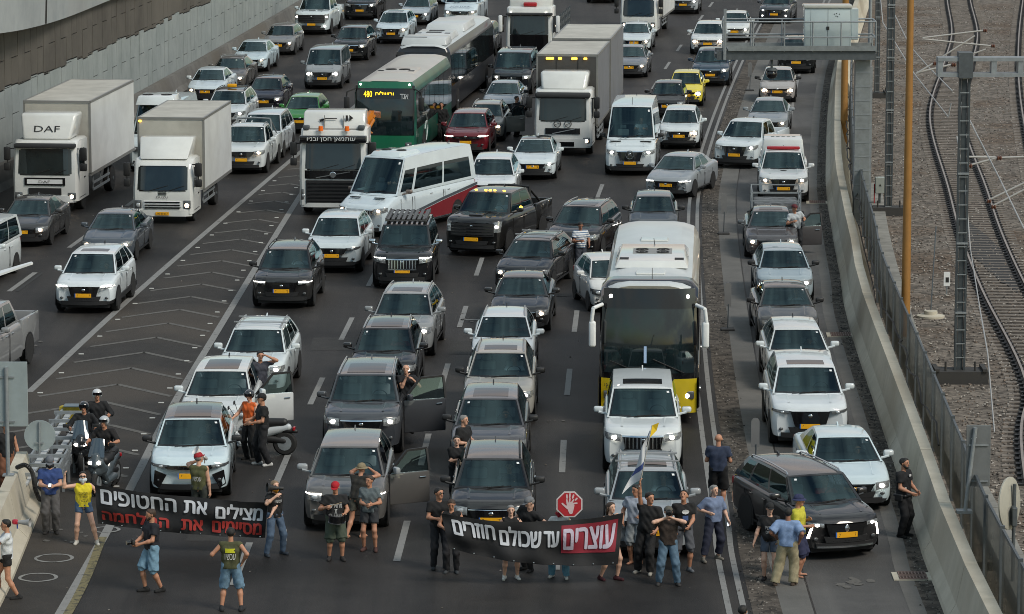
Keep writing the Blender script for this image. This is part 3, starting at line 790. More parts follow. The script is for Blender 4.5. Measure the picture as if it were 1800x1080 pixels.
SV = [mat('grit_%d' % i, c, .95) for i, c in enumerate(((.05, .046, .042), (.085, .077, .07), (.03, .028, .026), (.12, .105, .09), (.22, .20, .18)))]
stones('verge_rubble', g2, 2600, .010, .040, SV, 'rubble, grit and litter in the strip beside the double line', 2)
def g3(r):
    y = 64 + 120 * r.random() ** 1.4; return at(L_BAR, y) - .12 + r.normal() * .09, y, .01
stones('barrier_rubble', g3, 1800, .010, .040, SV, 'grit and litter along the foot of the right barrier', 3)
def g4(r):
    y = 66 + 160 * r.random(); return -20 + 28 * r.random(), y, .01
stones('road_litter', g4, 260, .012, .03, [SV[4], SV[3]], 'tiny scraps of litter on the asphalt', 4)

# --- drain grates
def grate(px, py, label):
    p = G(px, py); t = thing('drain_grate', label, 'drain', tuple(p), yaw_at(p.y), 'drain grates by the right barrier')
    mb = MB(); mb.box(-.42, .42, -.36, .36, .004, .03); mb.build('grate_surround', CONC, t, smooth=0)
    for s in (-.33, .05):
        mb = MB()
        mb.box(-.30, .30, s, s + .28, .031, .034, 1)
        for i in range(9): x = -.28 + i * .07; mb.box(x - .012, x + .012, s + .01, s + .27, .034, .05)
        for yy in (s, s + .14, s + .27): mb.box(-.3, .3, yy - .012, yy + .012, .034, .052)
        mb.build('grate_bars', [mat('grate_iron', (.16, .11, .095), .7), BLACK], t, smooth=0)
grate(1604, 1015, 'drain grate in front of the dark seven-seat car, near the lower right')
grate(1478, 590, 'drain grate by the barrier beside the white hatchback with gold headlights')
grate(1437, 357, 'drain grate by the barrier beside the white pickup with a red light bar')
# ================================================================== VEHICLES
def lerp(a, b, t): return a + (b - a) * t
def interp(T, x):
    if x <= T[0][0]: return T[0][1]
    for (a, u), (b, v) in zip(T[:-1], T[1:]):
        if x <= b: return u + (v - u) * (x - a) / (b - a)
    return T[-1][1]
rv = random.Random(21)
WHEELC = {}
def wheel(parent, x, y, r, side, wd=.22, dark=False, steer=0.0, truck=False):
    key = (round(r, 2), side, dark, wd, truck)
    if key not in WHEELC:
        a = MB(); a.lathe([(r * .62, 0), (r * .93, 0), (r, .03), (r, wd - .03), (r * .93, wd), (r * .62, wd)], (0, 0, 0), (-side, 0, 0), 24)
        b = MB()
        ax = -side
        b.lathe([(r * .63, .015), (r * .66, .012), (r * .66, .05), (r * .6, .09)], (0, 0, 0), (ax, 0, 0), 20, 0)
        b.lathe([(r * .60, .08), (r * .60, .09)], (0, 0, 0), (ax, 0, 0), 18, 1)
        if truck:
            b.lathe([(r * .5, .01), (r * .42, .08), (r * .2, .06), (r * .16, -.02)], (0, 0, 0), (ax, 0, 0), 14, 0)
        else:
            for i in range(5):
                q = i * 2 * math.pi / 5; c, s = math.cos(q), math.sin(q); w_ = r * .10
                pts = []
                for rr, ww in ((.1 * r, w_), (.63 * r, w_ * .75)):
                    for sg in (-1, 1): pts.append((ax * .018, c * rr - s * ww * sg, s * rr + c * ww * sg))
                P = [Vector(pts[0]), Vector(pts[1]), Vector(pts[3]), Vector(pts[2])]
                b.prism(P, (ax * .03, 0, 0), 0)
            b.cyl((ax * .012, 0, 0), (ax * .05, 0, 0), r * .14, r * .14, 10, 0)
        WHEELC[key] = (a, b, None)
        ta = a.build('wheel', TYRE); rb = b.build('rim', [DKSTEEL if dark else RIM, BLACK], ta)
        ta.parent = parent; ta.location = (x, y, r); ta.rotation_euler.z = steer
        WHEELC[key] = (ta, rb)
        return
    ta, rb = WHEELC[key]
    o = ta.copy(); COL.objects.link(o); o.parent = parent; o.location = (x, y, r); o.rotation_euler.z = steer
    q = rb.copy(); COL.objects.link(q); q.parent = o

T_ = {  # L, W, H, hood front z, cowl y/z, windscreen top y, roof rear y, rear base y, belt z0,z1, half widths base/top, wheel y's, radius, deck
    'suv':    dict(L=4.45, W=1.86, H=1.66, hz=.98, yc=1.05, cz=1.09, yt=1.80, yr=3.95, yb=4.38, b0=1.08, b1=1.16, wb=(0.845, 0.825), wt=(0.655, 0.605), ax=(.85, 3.5), r=.36),
    'bigsuv': dict(L=4.85, W=1.94, H=1.80, hz=1.08, yc=1.15, cz=1.18, yt=1.88, yr=4.35, yb=4.78, b0=1.18, b1=1.24, wb=(0.885, 0.865), wt=(0.715, 0.665), ax=(.9, 3.75), r=.40),
    'jeep':   dict(L=4.8, W=1.90, H=1.88, hz=1.12, yc=1.22, cz=1.20, yt=1.82, yr=4.45, yb=4.74, b0=1.20, b1=1.22, wb=(0.865, 0.865), wt=(0.725, 0.705), ax=(.85, 3.65), r=.42),
    'sedan':  dict(L=4.62, W=1.79, H=1.45, hz=.80, yc=1.15, cz=.96, yt=1.92, yr=3.30, yb=4.02, b0=.95, b1=1.02, wb=(0.805, 0.765), wt=(0.595, 0.535), ax=(.88, 3.58), r=.32, deck=1.04),
    'hatch':  dict(L=4.0, W=1.72, H=1.50, hz=.84, yc=.88, cz=.99, yt=1.62, yr=3.35, yb=3.92, b0=.98, b1=1.06, wb=(0.775, 0.745), wt=(0.595, 0.545), ax=(.75, 3.3), r=.31),
    'small':  dict(L=3.5, W=1.64, H=1.50, hz=.82, yc=.66, cz=1.0, yt=1.35, yr=2.95, yb=3.42, b0=.98, b1=1.06, wb=(0.755, 0.735), wt=(0.585, 0.535), ax=(.65, 3.0), r=.29),
    'wagon':  dict(L=4.62, W=1.80, H=1.50, hz=.84, yc=1.1, cz=.99, yt=1.85, yr=4.05, yb=4.52, b0=.98, b1=1.06, wb=(0.815, 0.785), wt=(0.615, 0.565), ax=(.88, 3.55), r=.32),
    'mpv':    dict(L=4.7, W=1.84, H=1.74, hz=.96, yc=.8, cz=1.10, yt=1.65, yr=4.1, yb=4.6, b0=1.06, b1=1.12, wb=(0.845, 0.825), wt=(0.675, 0.635), ax=(.9, 3.7), r=.34),
    'van':    dict(L=4.5, W=1.80, H=1.88, hz=.98, yc=.72, cz=1.16, yt=1.45, yr=4.3, yb=4.45, b0=1.10, b1=1.14, wb=(0.885, 0.875), wt=(0.765, 0.745), ax=(.8, 3.6), r=.32),
    'bigvan': dict(L=6.2, W=2.0, H=2.65, hz=1.12, yc=.95, cz=1.38, yt=1.70, yr=6.0, yb=6.15, b0=1.36, b1=1.38, wb=(0.950, 0.950), wt=(0.800, 0.800), ax=(1.0, 4.8), r=.36),
    'vito':   dict(L=5.1, W=1.93, H=1.95, hz=1.05, yc=.85, cz=1.20, yt=1.60, yr=4.9, yb=5.05, b0=1.18, b1=1.2, wb=(0.925, 0.925), wt=(0.795, 0.795), ax=(.9, 4.1), r=.34),
    'pickup': dict(L=5.25, W=1.87, H=1.78, hz=1.06, yc=1.2, cz=1.16, yt=1.90, yr=3.10, yb=3.42, b0=1.14, b1=1.16, wb=(0.845, 0.835), wt=(0.675, 0.655), ax=(.95, 4.1), r=.38, bed=3.5),
    'bigpickup': dict(L=5.9, W=2.05, H=1.98, hz=1.28, yc=1.35, cz=1.33, yt=2.05, yr=3.75, yb=4.0, b0=1.30, b1=1.32, wb=(0.925, 0.915), wt=(0.755, 0.735), ax=(1.05, 4.75), r=.43, bed=4.08),
}
PLN = [0]; CARS = []
def plate_text():
    PLN[0] += 1; r = random.Random(PLN[0] % 11)
    return '%d·%d·%d' % (r.randint(100, 999), r.randint(10, 99), r.randint(100, 999))

def car(name, label, kind, rgb, px, py, dyaw=0.0, cat='car', group='cars and vans caught in the jam', lights='on', grille='wide', cladding=False, rails=False,
        bars=False, sunroof=None, seat=None, roof=None, plate=True, mirror=None, rack=False, hoodscoop=False, xs=1.0, zs=1.0, driver=None, front_light=None,
        sidewin='full', lamp='wrap', door=None, roofcol=None, intake=True, chrome=False, bumper=None, warm=False, at_pos=None, rear_fork=False, nose=1.0, ls=1.0, plate_style='', stripe=None):
    T = dict(T_[kind]); L, W, H = T['L'] * ls, T['W'] * xs, T['H'] * zs
    w = W / 2; k = L / T['L']
    p = Vector(at_pos) if at_pos else G(px, py)
    yaw = yaw_at(p.y, p.x < -9.0 and p.y < 185) + R_(dyaw * .74)
    root = thing(name, label, cat, (p.x, p.y, 0), yaw, group)
    root['kindtype'] = kind; del root['kindtype']
    P_ = paint(rgb) if not isinstance(rgb, bpy.types.Material) else rgb
    hz, cz, yc, b0, b1 = T['hz'] * zs, T['cz'] * zs, T['yc'] * k, T['b0'] * zs, T['b1'] * zs
    yt, yr, yb = T['yt'] * k, T['yr'] * k, T['yb'] * k
    r = T['r']; zt = H - .045
    wb = [q * xs for q in T['wb']]; wt = [q * xs for q in T['wt']]
    bed = T.get('bed'); bed = bed * k if bed else None
    bow = .16 * nose
    def ny(x, z=.5):
        t = min(1, abs(x) / w)
        e = bow * (t / .84) ** 2 if t < .84 else bow + .34 * ((t - .84) / .16) ** 2
        return e + (0.10 * max(0, (z - .55)) ** 1.3 if z < hz - .16 else .10 * max(0, hz - .16 - .55) ** 1.3 + .5 * (z - hz + .16))
    # lower body: rings across stations
    Lb = bed if bed else L
    deck = T.get('deck', b1 + .0)
    top = [(0, hz - .17), (.05, hz - .09), (.16, hz - .03), (.4, hz + .02), (yc * .7, lerp(hz, cz, .62)), (yc + .12, cz), (yt, b0 + .005), (Lb - .5 if not T.get('deck') else yb, (b1 if not T.get('deck') else deck)), (Lb - .04, (b1 - .02) if not T.get('deck') else deck - .04), (Lb, (b1 - .12) if not T.get('deck') else deck - .2)]
    ws = [(0, .84), (.05, .90), (.16, .955), (.34, .985), (.8, 1.0), (Lb - .7, 1.0), (Lb - .2, .975 if not bed else .99), (Lb - .04, .93 if not bed else .99), (Lb, .86 if not bed else .99)]
    ys = [0, .03, .08, .16, .28, .45, .65, .9, yc * .85, yc + .12, yt, (yt + yr) / 2, yr, Lb - .7, Lb - .4, Lb - .2, Lb - .08, Lb - .02, Lb]
    ys = sorted(set(round(y, 3) for y in ys if 0 <= y <= Lb))
    mb = MB(); ring = []
    zsill = .24 if kind not in ('suv', 'bigsuv', 'jeep', 'pickup', 'bigpickup') else .30
    for y in ys:
        ww = w * interp(ws, y); z1 = interp(top, y); zb = zsill if y > .5 else lerp(zsill - .03, zsill, y / .5)
        fade = max(0, 1 - y / 1.1)
        cabin = yc + .2 < y < (yb if T.get('deck') else Lb - .1)
        half = []
        for fx, z in ((.80, zb), (.955, zb + .03), (.992, zb + (z1 - zb) * .22), (1.0, zb + (z1 - zb) * .50), (.992, zb + (z1 - zb) * .74), (.965, z1 - .055), (.93, z1 - .012), (.86, z1 + .008)):
            half.append((ww * fx, z))
        cr_ = 0.0 if cabin else .030
        half += [(ww * .62, z1 + cr_ * .9 + .008), (ww * .55, z1 + cr_ * .8), (ww * .2, z1 + cr_), ]
        pts = [(-x, z) for x, z in half] + [(x, z) for x, z in half[::-1]]
        rr = []
        for x, z in pts:
            yy = y + (bow * (min(1, abs(x) / (.84 * w))) ** 2 + (0.10 * max(0, z - .55) ** 1.3 if z < hz - .16 else .10 * max(0, hz - .71) ** 1.3)) * fade
            rr.append((x, yy, z))
        ring.append(rr)
    n = len(ring[0]); vs = [q for rr in ring for q in rr]; fs = []
    for i in range(len(ring) - 1):
        for j in range(n):
            q = (j + 1) % n; fs.append((i * n + j, i * n + q, (i + 1) * n + q, (i + 1) * n + j))
    # front cap as quads between mirrored points
    h_ = n // 2
    for base, flip in ((0, False), ((len(ring) - 1) * n, True)):
        for j in range(h_ - 1):
            f = (base + j, base + j + 1, base + n - 2 - j, base + n - 1 - j); fs.append(f[::-1] if flip else f)
    zl_ = zsill + (.20 if cladding else .045)
    mb.add(vs, fs); mb.m = [1 if max(vs[q_][2] for q_ in f_) < zl_ + .03 else 0 for f_ in fs]
    mb.build('body', [P_, BLACK], root, smooth=42)
    if bed:   # open load bed
        m2 = MB(); zb_ = b1 + .02; z0 = .48
        m2.rbox(-w * .985, -w * .87, bed + .03, L, z0, zb_, .03, 2); m2.rbox(w * .87, w * .985, bed + .03, L, z0, zb_, .03, 2)
        m2.rbox(-w * .97, w * .97, L - .09, L - .005, z0, zb_ - .01, .03, 2); m2.box(-w * .88, w * .88, bed + .03, bed + .1, z0, zb_ - .03)
        m2.box(-w * .88, w * .88, bed + .08, L - .08, z0, z0 + .12, 1)
        m2.build('load_bed', [P_, BLACK], root, smooth=40)
        MB().box(-w * .8, w * .8, L - .03, L + .08, .42, .55).build('rear_bumper', CHROME if chrome else BLACK, root)
        for s in (-1, 1): MB().rbox(s * w * .9 - .06, s * w * .9 + .06, L - .05, L + .012, .72, 1.02, .02, 1).build('tail_light', REDL, root)
    # greenhouse
    wsb, wst = .15, .07
    def arch(s): return .035 * math.sin(math.pi * min(1, max(0, s)))
    def Ff(u, v): return (u * lerp(wb[0], wt[0], v), lerp(yc, yt, v) - lerp(wsb, wst, v) * (1 - u * u), lerp(b0, zt, v) + .022 * (1 - u * u) * v)
    def Fr(u, s):
        x = u * lerp(wt[0], wt[1], s)
        y = lerp(yt - wst * (1 - u * u), yr + .05 * (1 - u * u), s)
        return (x, y, zt + .022 * (1 - u * u) + arch(s) * 1.0 + .012 * (1 - u ** 8) * min(1, s * 12, (1 - s) * 12))
    def Fs(sg):
        def f(s, v):
            x = lerp(lerp(wb[0], wb[1], s), lerp(wt[0], wt[1], s), v) + .022 * math.sin(math.pi * v)
            return (sg * x, lerp(lerp(yc, yb, s), lerp(yt, yr, s), v), lerp(lerp(b0, b1, s), zt + arch(s), v))
        return f
    def Fb(u, v): return (u * lerp(wb[1], wt[1], v), lerp(yb, yr, v) + lerp(.06, .05, v) * (1 - u * u), lerp(b1, zt, v) + .022 * (1 - u * u) * v)
    U = [-1, -.94, -.7, -.35, 0, .35, .7, .94, 1]
    mb = MB()
    V = [0, .06, .5, .95, 1]
    mb.panel(Ff, U, V, [(-.94, .94, .06, .95)])
    isvan = kind in ('bigvan', 'vito', 'van')
    tallv = kind == 'bigvan'
    s1, s2 = (.05, .95)
    if isvan:
        cuts = [(.03, .17), (.19, .55), (.57, .93)] if not tallv else [(.03, .17), (.20, .56), (.58, .94)]
    elif kind in ('pickup', 'bigpickup'): cuts = [(.04, .46), (.50, .92)]
    elif kind == 'small': cuts = [(.04, .46), (.50, .84)]
    elif kind == 'sedan': cuts = [(.04, .40), (.43, .80)]
    else: cuts = [(.04, .38), (.41, .72), (.75, .93)]
    if sidewin == 'front': cuts = cuts[:1]
    vlo, vhi = (.10, .90) if not tallv else (.08, .66)
    SC = sorted(set([0, 1] + [q for c in cuts for q in c]))
    for sg in (-1, 1):
        mb.panel((Fs(sg)), SC, [0, vlo, .3, .5, vhi, 1] if vhi > .55 else [0, vlo, .3, vhi, 1], [(c[0], c[1], vlo, vhi) for c in cuts])
    mb.panel(Fb, U, [0, .12, .5, .9, 1], [(-.94, .94, .12, .9)])
    mb.build('cabin_frame', P_, root, smooth=30)
    mr = MB(); mr.grid(Fr, -1, 1, 14, 0, 1, 12)
    mr.build('roof', (paint(roofcol) if isinstance(roofcol, tuple) else roofcol) if roofcol else P_, root, smooth=60)
    mw = MB(); mw.grid(Ff, -.94, .94, 10, .06, .95, 4); mw.build('windscreen', GL_W, root, smooth=180)
    # dark frit band round the windscreen
    mw = MB()
    ff2 = lambda u, v: tuple(Vector(Ff(u, v)) + Vector((0, -.004, .003)))
    mw.panel(ff2, [-.945, -.90, -.5, 0, .5, .90, .945], [.055, .115, .5, .93, .955], [(-.90, .90, .115, .93)]); mw.build('windscreen_seal', GLOSSB, root, smooth=180)
    for sg in (-1, 1):
        for ci, c in enumerate(cuts):
            if ci == 0 and door and sg == 1: continue
            q = MB(); q.grid(Fs(sg), c[0], c[1], 2, vlo, vhi, 3); q.build('side_window', GL_S, root, smooth=180)
    q = MB(); q.grid(Fb, -.94, .94, 6, .12, .9, 3); q.build('rear_window', GL_S, root, smooth=180)
    # interior
    mi = MB(); zf = b0 - .02
    mi.grid(lambda u, v: (u * lerp(wb[0], wb[1], v) * .99, lerp(yc - .02, yb - .03, v), lerp(b0, b1, v) + .013), -1, 1, 1, 0, 1, 1)
    mi.rbox(-wb[0] * .86, wb[0] * .86, yc + .12, yc + .5, zf - .02, zf + .09, .04, 2)
    mi.build('interior', DARKIN, root)
    sm = SEATB if seat == 'beige' else SEATG
    for x in (-.36, .36):
        ms = MB(); ysx = yt + .28
        hh = min(zt - .16, b0 + .40)
        ms.rbox(x - .23, x + .23, ysx, ysx + .13, b0 - .04, hh - .12, .05, 2, fn=lambda c: (c.x, c.y + (c.z - b0) * .22, c.z))
        ms.rbox(x - .12, x + .12, ysx + .08, ysx + .17, hh - .11, hh + .05, .04, 2)
        ms.build('seat', sm, root, smooth=50)
    sw = MB(); cx_ = .36; cy_ = yc + .58; rr_ = .18
    sw.tube([Vector((cx_ + rr_ * math.cos(a), cy_ - rr_ * .35 * math.sin(a), b0 + .06 + rr_ * .9 * math.sin(a))) for a in [i * math.pi / 8 for i in range(17)]], .014, 5)
    sw.build('steering_wheel', BLACK, root)
    # front fascia pieces
    def patch(x0, x1, z0, z1, off, nx=6, nz=2, taper=0.0, dx=0.0):
        return lambda u, v: (lerp(x0, x1, u) * (1 - taper * (1 - v)) + dx * v, ny(lerp(x0, x1, u) * (1 - taper * (1 - v)), lerp(z0, z1, v)) - off, lerp(z0, z1, v))
    def slab(x0, x1, z0, z1, off, m, nm, taper=0.0, nx=8, t=.03):
        off += .012; t += .03; nx = max(nx, 2) if nx < 8 else 14
        f1 = patch(x0, x1, z0, z1, off, taper=taper); f2 = patch(x0, x1, z0, z1, off - t, taper=taper)
        q = MB(); q.grid(f1, 0, 1, nx, 0, 1, 2)
        nn = nx + 1; o = len(q.v); q.v += [f2(i / nx, j / 2) for j in range(3) for i in range(nx + 1)]
        for i in range(nx):
            q.f.append((i, i + 1, o + i + 1, o + i)); q.m.append(0); a = 2 * nn + i; q.f.append((a + 1, a, o + a, o + a + 1)); q.m.append(0)
        for j in range(2):
            q.f.append(((j + 1) * nn, j * nn, o + j * nn, o + (j + 1) * nn)); q.m.append(0); a = j * nn + nx; q.f.append((a, a + nn, o + a + nn, o + a)); q.m.append(0)
        return q.build(nm, m, root, smooth=30)
    gz1 = hz - .16
    if bumper is None: bumper = BLACK
    slab(-.74 * w, .74 * w, zsill - .02, zsill + .10, .012, bumper, 'bumper_lip')
    MB().box(-w * .8, w * .8, .25, Lb - .3, .17, zsill + .02).build('underbody', BLACK, root)
    if grille == 'wide':
        slab(-.52 * w, .52 * w, gz1 - .17, gz1 - .01, .010, GLOSSB, 'grille', .18)
        slab(-.54 * w, .54 * w, gz1 - .012, gz1 + .008, .022, CHROME if chrome else GLOSSB, 'grille_trim')
    elif grille == 'big':
        slab(-.50 * w, .50 * w, gz1 - .36, gz1 - .0, .010, GLOSSB, 'grille', .22)
        if chrome:
            slab(-.53 * w, .53 * w, gz1 - .01, gz1 + .02, .022, CHROME, 'grille_trim'); slab(-.42 * w, .42 * w, gz1 - .38, gz1 - .355, .022, CHROME, 'grille_trim')
    elif grille == 'slot':
        slab(-.60 * w, .60 * w, gz1 - .07, gz1 - .01, .010, GLOSSB, 'grille', .1)
    elif grille == 'bars':
        slab(-.50 * w, .50 * w, gz1 - .30, gz1 - .0, .010, GLOSSB, 'grille', .1)
        for i in range(10):
            x = -.44 * w + i * .88 * w / 9
            slab(x - .016, x + .016, gz1 - .28, gz1 - .02, .03, CHROME, 'grille_bar', nx=1, t=.02)
        slab(-.53 * w, .53 * w, gz1 - .012, gz1 + .025, .032, CHROME, 'grille_trim'); slab(-.48 * w, .48 * w, gz1 - .33, gz1 - .30, .032, CHROME, 'grille_trim')
    elif grille == 'truck':
        slab(-.74 * w, .74 * w, gz1 - .42, gz1 + .0, .012, BLACK, 'grille')
        for i in range(4): slab(-.72 * w, .72 * w, gz1 - .38 + i * .10, gz1 - .36 + i * .10, .03, GLOSSB, 'grille_bar')
    if intake:
        slab(-.56 * w, .56 * w, zsill + .11, zsill + .24, .010, BLACK, 'air_intake', .1)
    if cladding:
        for sg in (-1, 1): MB().rbox(sg * w - .02 if sg > 0 else -w - .012, sg * w + .012 if sg > 0 else -w + .02, .6, Lb - .25, zsill, zsill + .17, .01, 1).build('sill_cladding', BLACK, root)
    # headlights
    for sg in (-1, 1):
        hl = hz - .145
        if lamp == 'round': x0, x1, z0, z1 = .60, .90, hl - .20, hl + .02
        elif lamp == 'slim': x0, x1, z0, z1 = .55, .97, hl - .07, hl + .01
        elif lamp == 'tall': x0, x1, z0, z1 = .72, .95, hl - .30, hl + .03
        else: x0, x1, z0, z1 = .56, .965, hl - .145, hl + .03
        f = lambda u, v, sg=sg, x0=x0, x1=x1, z0=z0, z1=z1: (sg * w * lerp(x0, x1, u), ny(w * lerp(x0, x1, u), lerp(z0, z1, v)) - .014, lerp(z0 + (.05 * u if lamp != 'tall' else 0), z1 + .03 * u, v))
        q = MB(); q.grid(f, 0, 1, 6, 0, 1, 3); hd = q.build('headlight', LAMPMID if (rgb[0] < 150 or lights != 'off') else LAMPDK, root, smooth=180)
        # lamp sides so that the pod has depth
        lit = lights == 'on' or (lights == 'left' and sg < 0) or (lights == 'right' and sg > 0)
        cx = sg * w * lerp(x0, x1, .36); czz = lerp(z0, z1, .55)
        rad = .052 if lamp != 'slim' else .034
        if lamp == 'round': rad = .075
        q = MB(); q.ball((cx, ny(cx, czz) - .012, czz), rad * 1.7, .022, rad * 1.0, 10, 6)
        q.build('headlight_bulb', (LAMPWARM if warm else LAMPON) if lit else LAMPOFF, hd)
        if lights == 'drl':
            slab(sg * w * x0 if sg > 0 else -w * x1, w * x1 if sg > 0 else -w * x0, z1 - .012, z1 + .010, .022, LAMPON, 'daytime_lamp', nx=5, t=.01)
        q = MB(); x_ = sg * w * .74; z_ = zsill + .19
        q.ball((x_, ny(x_, z_) - .005, z_), .055, .02, .04, 8, 6); q.build('fog_light', LAMPON if front_light == 'fog' else LAMPDK, root)
        # mirrors
        mm = MB(); mc = mirror if mirror else P_
        xm = sg * (wb[0] + .20); ym = yc + .34; zm = b0 + .10
        mm.rbox(xm - .12, xm + .12, ym, ym + .14, zm - .07, zm + .09, .045, 2, fn=lambda c: (c.x, c.y + abs(c.x) * .08, c.z + (.02 if c.z < zm and abs(c.x) > abs(xm) else 0)))
        mm.cyl((sg * (wb[0] - .04), ym + .05, b0 + .01), (xm, ym + .06, zm - .03), .03, .03, 6)
        if not (door and sg == 1): mm.build('mirror', mc, root, smooth=50)
        if not bed:
            q = MB(); q.rbox(sg * w * .83 - .09, sg * w * .83 + .07, L - .12, L + .012, b1 - .24, b1 - .06, .03, 2); q.build('tail_light', REDL, root)
        # wheels and arches
        for iy, yy in enumerate(T['ax']):
            yy *= k
            am = MB(); ar = r + (.055 if not cladding else .085); nn = 16
            pts = [Vector((sg * (w + .001), yy + ar * math.cos(math.pi * i / nn), r + ar * .98 * math.sin(math.pi * i / nn))) for i in range(nn + 1)]
            pts = [Vector((sg * (w + .001), yy + ar, .2))] + pts + [Vector((sg * (w + .001), yy - ar, .2))]
            if sg < 0: pts = pts[::-1]
            am.prism(pts, (sg * .007, 0, 0)); am.build('wheel_arch', BLACK, root, smooth=0)
            wheel(root, sg * (w + .014), yy, r, sg, .22, rv.random() < .3)
        sm_ = MB()
        for c_ in cuts:
            for sv in (c_[0], c_[1]):
                yy_ = lerp(yc, yb, sv) + .02
                if .9 < yy_ < Lb - .6: sm_.box(min(sg * (w - .01), sg * (w + .0022)), max(sg * (w - .01), sg * (w + .0022)), yy_, yy_ + .014, zsill + .08, b0 - .12)
        sm_.box(min(sg * (w - .01), sg * (w + .003)), max(sg * (w - .01), sg * (w + .003)), .5, Lb - .5, zsill, zsill + .05)
        if sm_.v: sm_.build('door_seam', BLACK, root, smooth=0)
        for yh in (.40, .62):
            if kind in ('pickup', 'bigpickup'): yh = yh - .02
            yhp = lerp(yc, yb, yh)
            MB().rbox(sg * w * .985 - .02, sg * w * .985 + .025, yhp, yhp + .17, b0 - .17, b0 - .14, .008, 1).build('door_handle', P_ if not chrome else CHROME, root)
    # plate
    if plate:
        zpl = zsill + .24 if grille != 'big' else zsill + .22
        pe = slab(-.24, .24, zpl, zpl + .115, .03, PLATE, 'licence_plate', nx=2, t=.02)
        slab(-.262, -.235, zpl, zpl + .115, .031, PLATEBLUE, 'plate_band', nx=1, t=.02)
        y_ = ny(.1, zpl + .06) - .034
        tx = text_on(plate_text(), lambda x, y: (x + .01, y_ - .0 + 0.00, zpl + .057 + y), .40, .072)
        tx.build('plate_number', INK, pe, smooth=0)
    if sunroof is None: sunroof = kind in ('suv', 'bigsuv') and rv.random() < .4
    if sunroof:
        lo, hi = (.08, .34) if sunroof is True else sunroof
        q = MB(); q.grid(lambda u, s: tuple(Vector(Fr(u, s)) + Vector((0, 0, .006))), -.66, .66, 6, lo, hi, 4); q.build('sunroof', SUNR, root, smooth=180)
    if rails or bars:
        for sg in (-1, 1):
            pts = [Vector(Fr(sg * .93, s)) + Vector((0, 0, .045 if .06 < s < .94 else .0)) for s in (.03, .07, .2, .4, .6, .8, .93, .97)]
            q = MB(); q.tube(pts, .018, 6); q.build('roof_rail', mat('rail_silver', (.5, .51, .52), .3, .8) if rails != 'black' else BLACK, root)
    if bars:
        for s in (.22, .62):
            a = Vector(Fr(-1.0, s)) + Vector((-.06, 0, .09)); b_ = Vector(Fr(1.0, s)) + Vector((.06, 0, .09))
            q = MB(); q.beam(a, b_, .06, .03); q.build('roof_bar', mat('rail_silver', (.5, .51, .52), .3, .8), root)
    if rack:
        q = MB(); y0, y1 = yt + .05, yr - .1; z_ = H + .10
        for i in range(8):
            x = -.58 + i * 1.16 / 7; q.box(x - .05, x + .05, y0, y1, z_, z_ + .03)
        for y in (y0, lerp(y0, y1, .33), lerp(y0, y1, .66), y1): q.box(-.66, .66, y - .03, y + .03, z_ - .035, z_ - .002)
        for x in (-.64, .64): q.box(x - .02, x + .02, y0, y1, z_ - .05, z_ + .06)
        for x in (-.6, .6):
            for y in (y0 + .3, y1 - .3): q.box(x - .02, x + .02, y - .02, y + .02, H - .06, z_ - .03)
        q.build('roof_rack', mat('rack_grey', (.09, .092, .095), .5, .4), root)
    if hoodscoop:
        q = MB(); hh = lerp(hz, cz, .6) + .035
        q.rbox(-.24, .24, yc * .35, yc * .85, hh - .06, hh + .035, .03, 2, fn=lambda c: (c.x, c.y, c.z if c.z < hh or c.y > yc * .6 else c.z - .0)); q.box(-.19, .19, yc * .35 - .004, yc * .35 + .01, hh - .005, hh + .024, 1)
        q.build('bonnet_scoop', [P_, BLACK], root)
    # bonnet creases, badge, wipers, aerial
    zc_ = lambda y: interp(top, y) + .030
    for sg in (-1, 1):
        q = MB(); y0, y1 = .30, yc - .04
        q.add([(sg * .52 * w, y0 + bow * .3, zc_(y0) + .001), (sg * .56 * w, y0 + bow * .3, zc_(y0) + .0), (sg * .62 * w, y1, zc_(y1) - .002), (sg * .55 * w, y1, zc_(y1) + .012), (sg * .50 * w, y1, zc_(y1) - .001), (sg * .50 * w, y0 + bow * .3, zc_(y0) - .001)],
              [(0, 1, 2, 3), (0, 3, 4, 5)] if sg > 0 else [(3, 2, 1, 0), (5, 4, 3, 0)]); q.build('bonnet_crease', P_, root, smooth=0)
        q = MB(); a = Vector(ff2(sg * .1 - .35, .03)); b_ = Vector(ff2(sg * .1 + .42, .12)); q.tube([a + Vector((0, -.012, .012)), b_ + Vector((0, -.012, .012))], .008, 4); q.build('wiper', BLACK, root)
    q = MB(); q.ball((0, ny(0, gz1 - .06) - .035, gz1 - .08 if grille != 'slot' else gz1 + .01), .055, .012, .038, 10, 6); q.build('badge', CHROME, root)
    q = MB(); q.prism([(0, yr - .30, H + .0), (0, yr - .10, H + .0), (0, yr - .12, H + .075)], (.03, 0, 0)); q.build('aerial', P_ if rv.random() < .5 else BLACK, root)
    q = MB(); q.rbox(-.07, .07, lerp(yc, yt, .9) - .02, lerp(yc, yt, .9) + .06, lerp(b0, zt, .82), lerp(b0, zt, .88), .015, 1); q.build('rear_view_mirror', BLACK, root)
    q = MB(); uu = rv.choice((-.8, .78)); q.grid(lambda u, v: tuple(Vector(Ff(lerp(uu, uu + .08, u), lerp(.82, .88, v))) + Vector((0, -.008, .006))), 0, 1, 1, 0, 1, 1); q.build('windscreen_sticker', WHITEP, root, smooth=0)
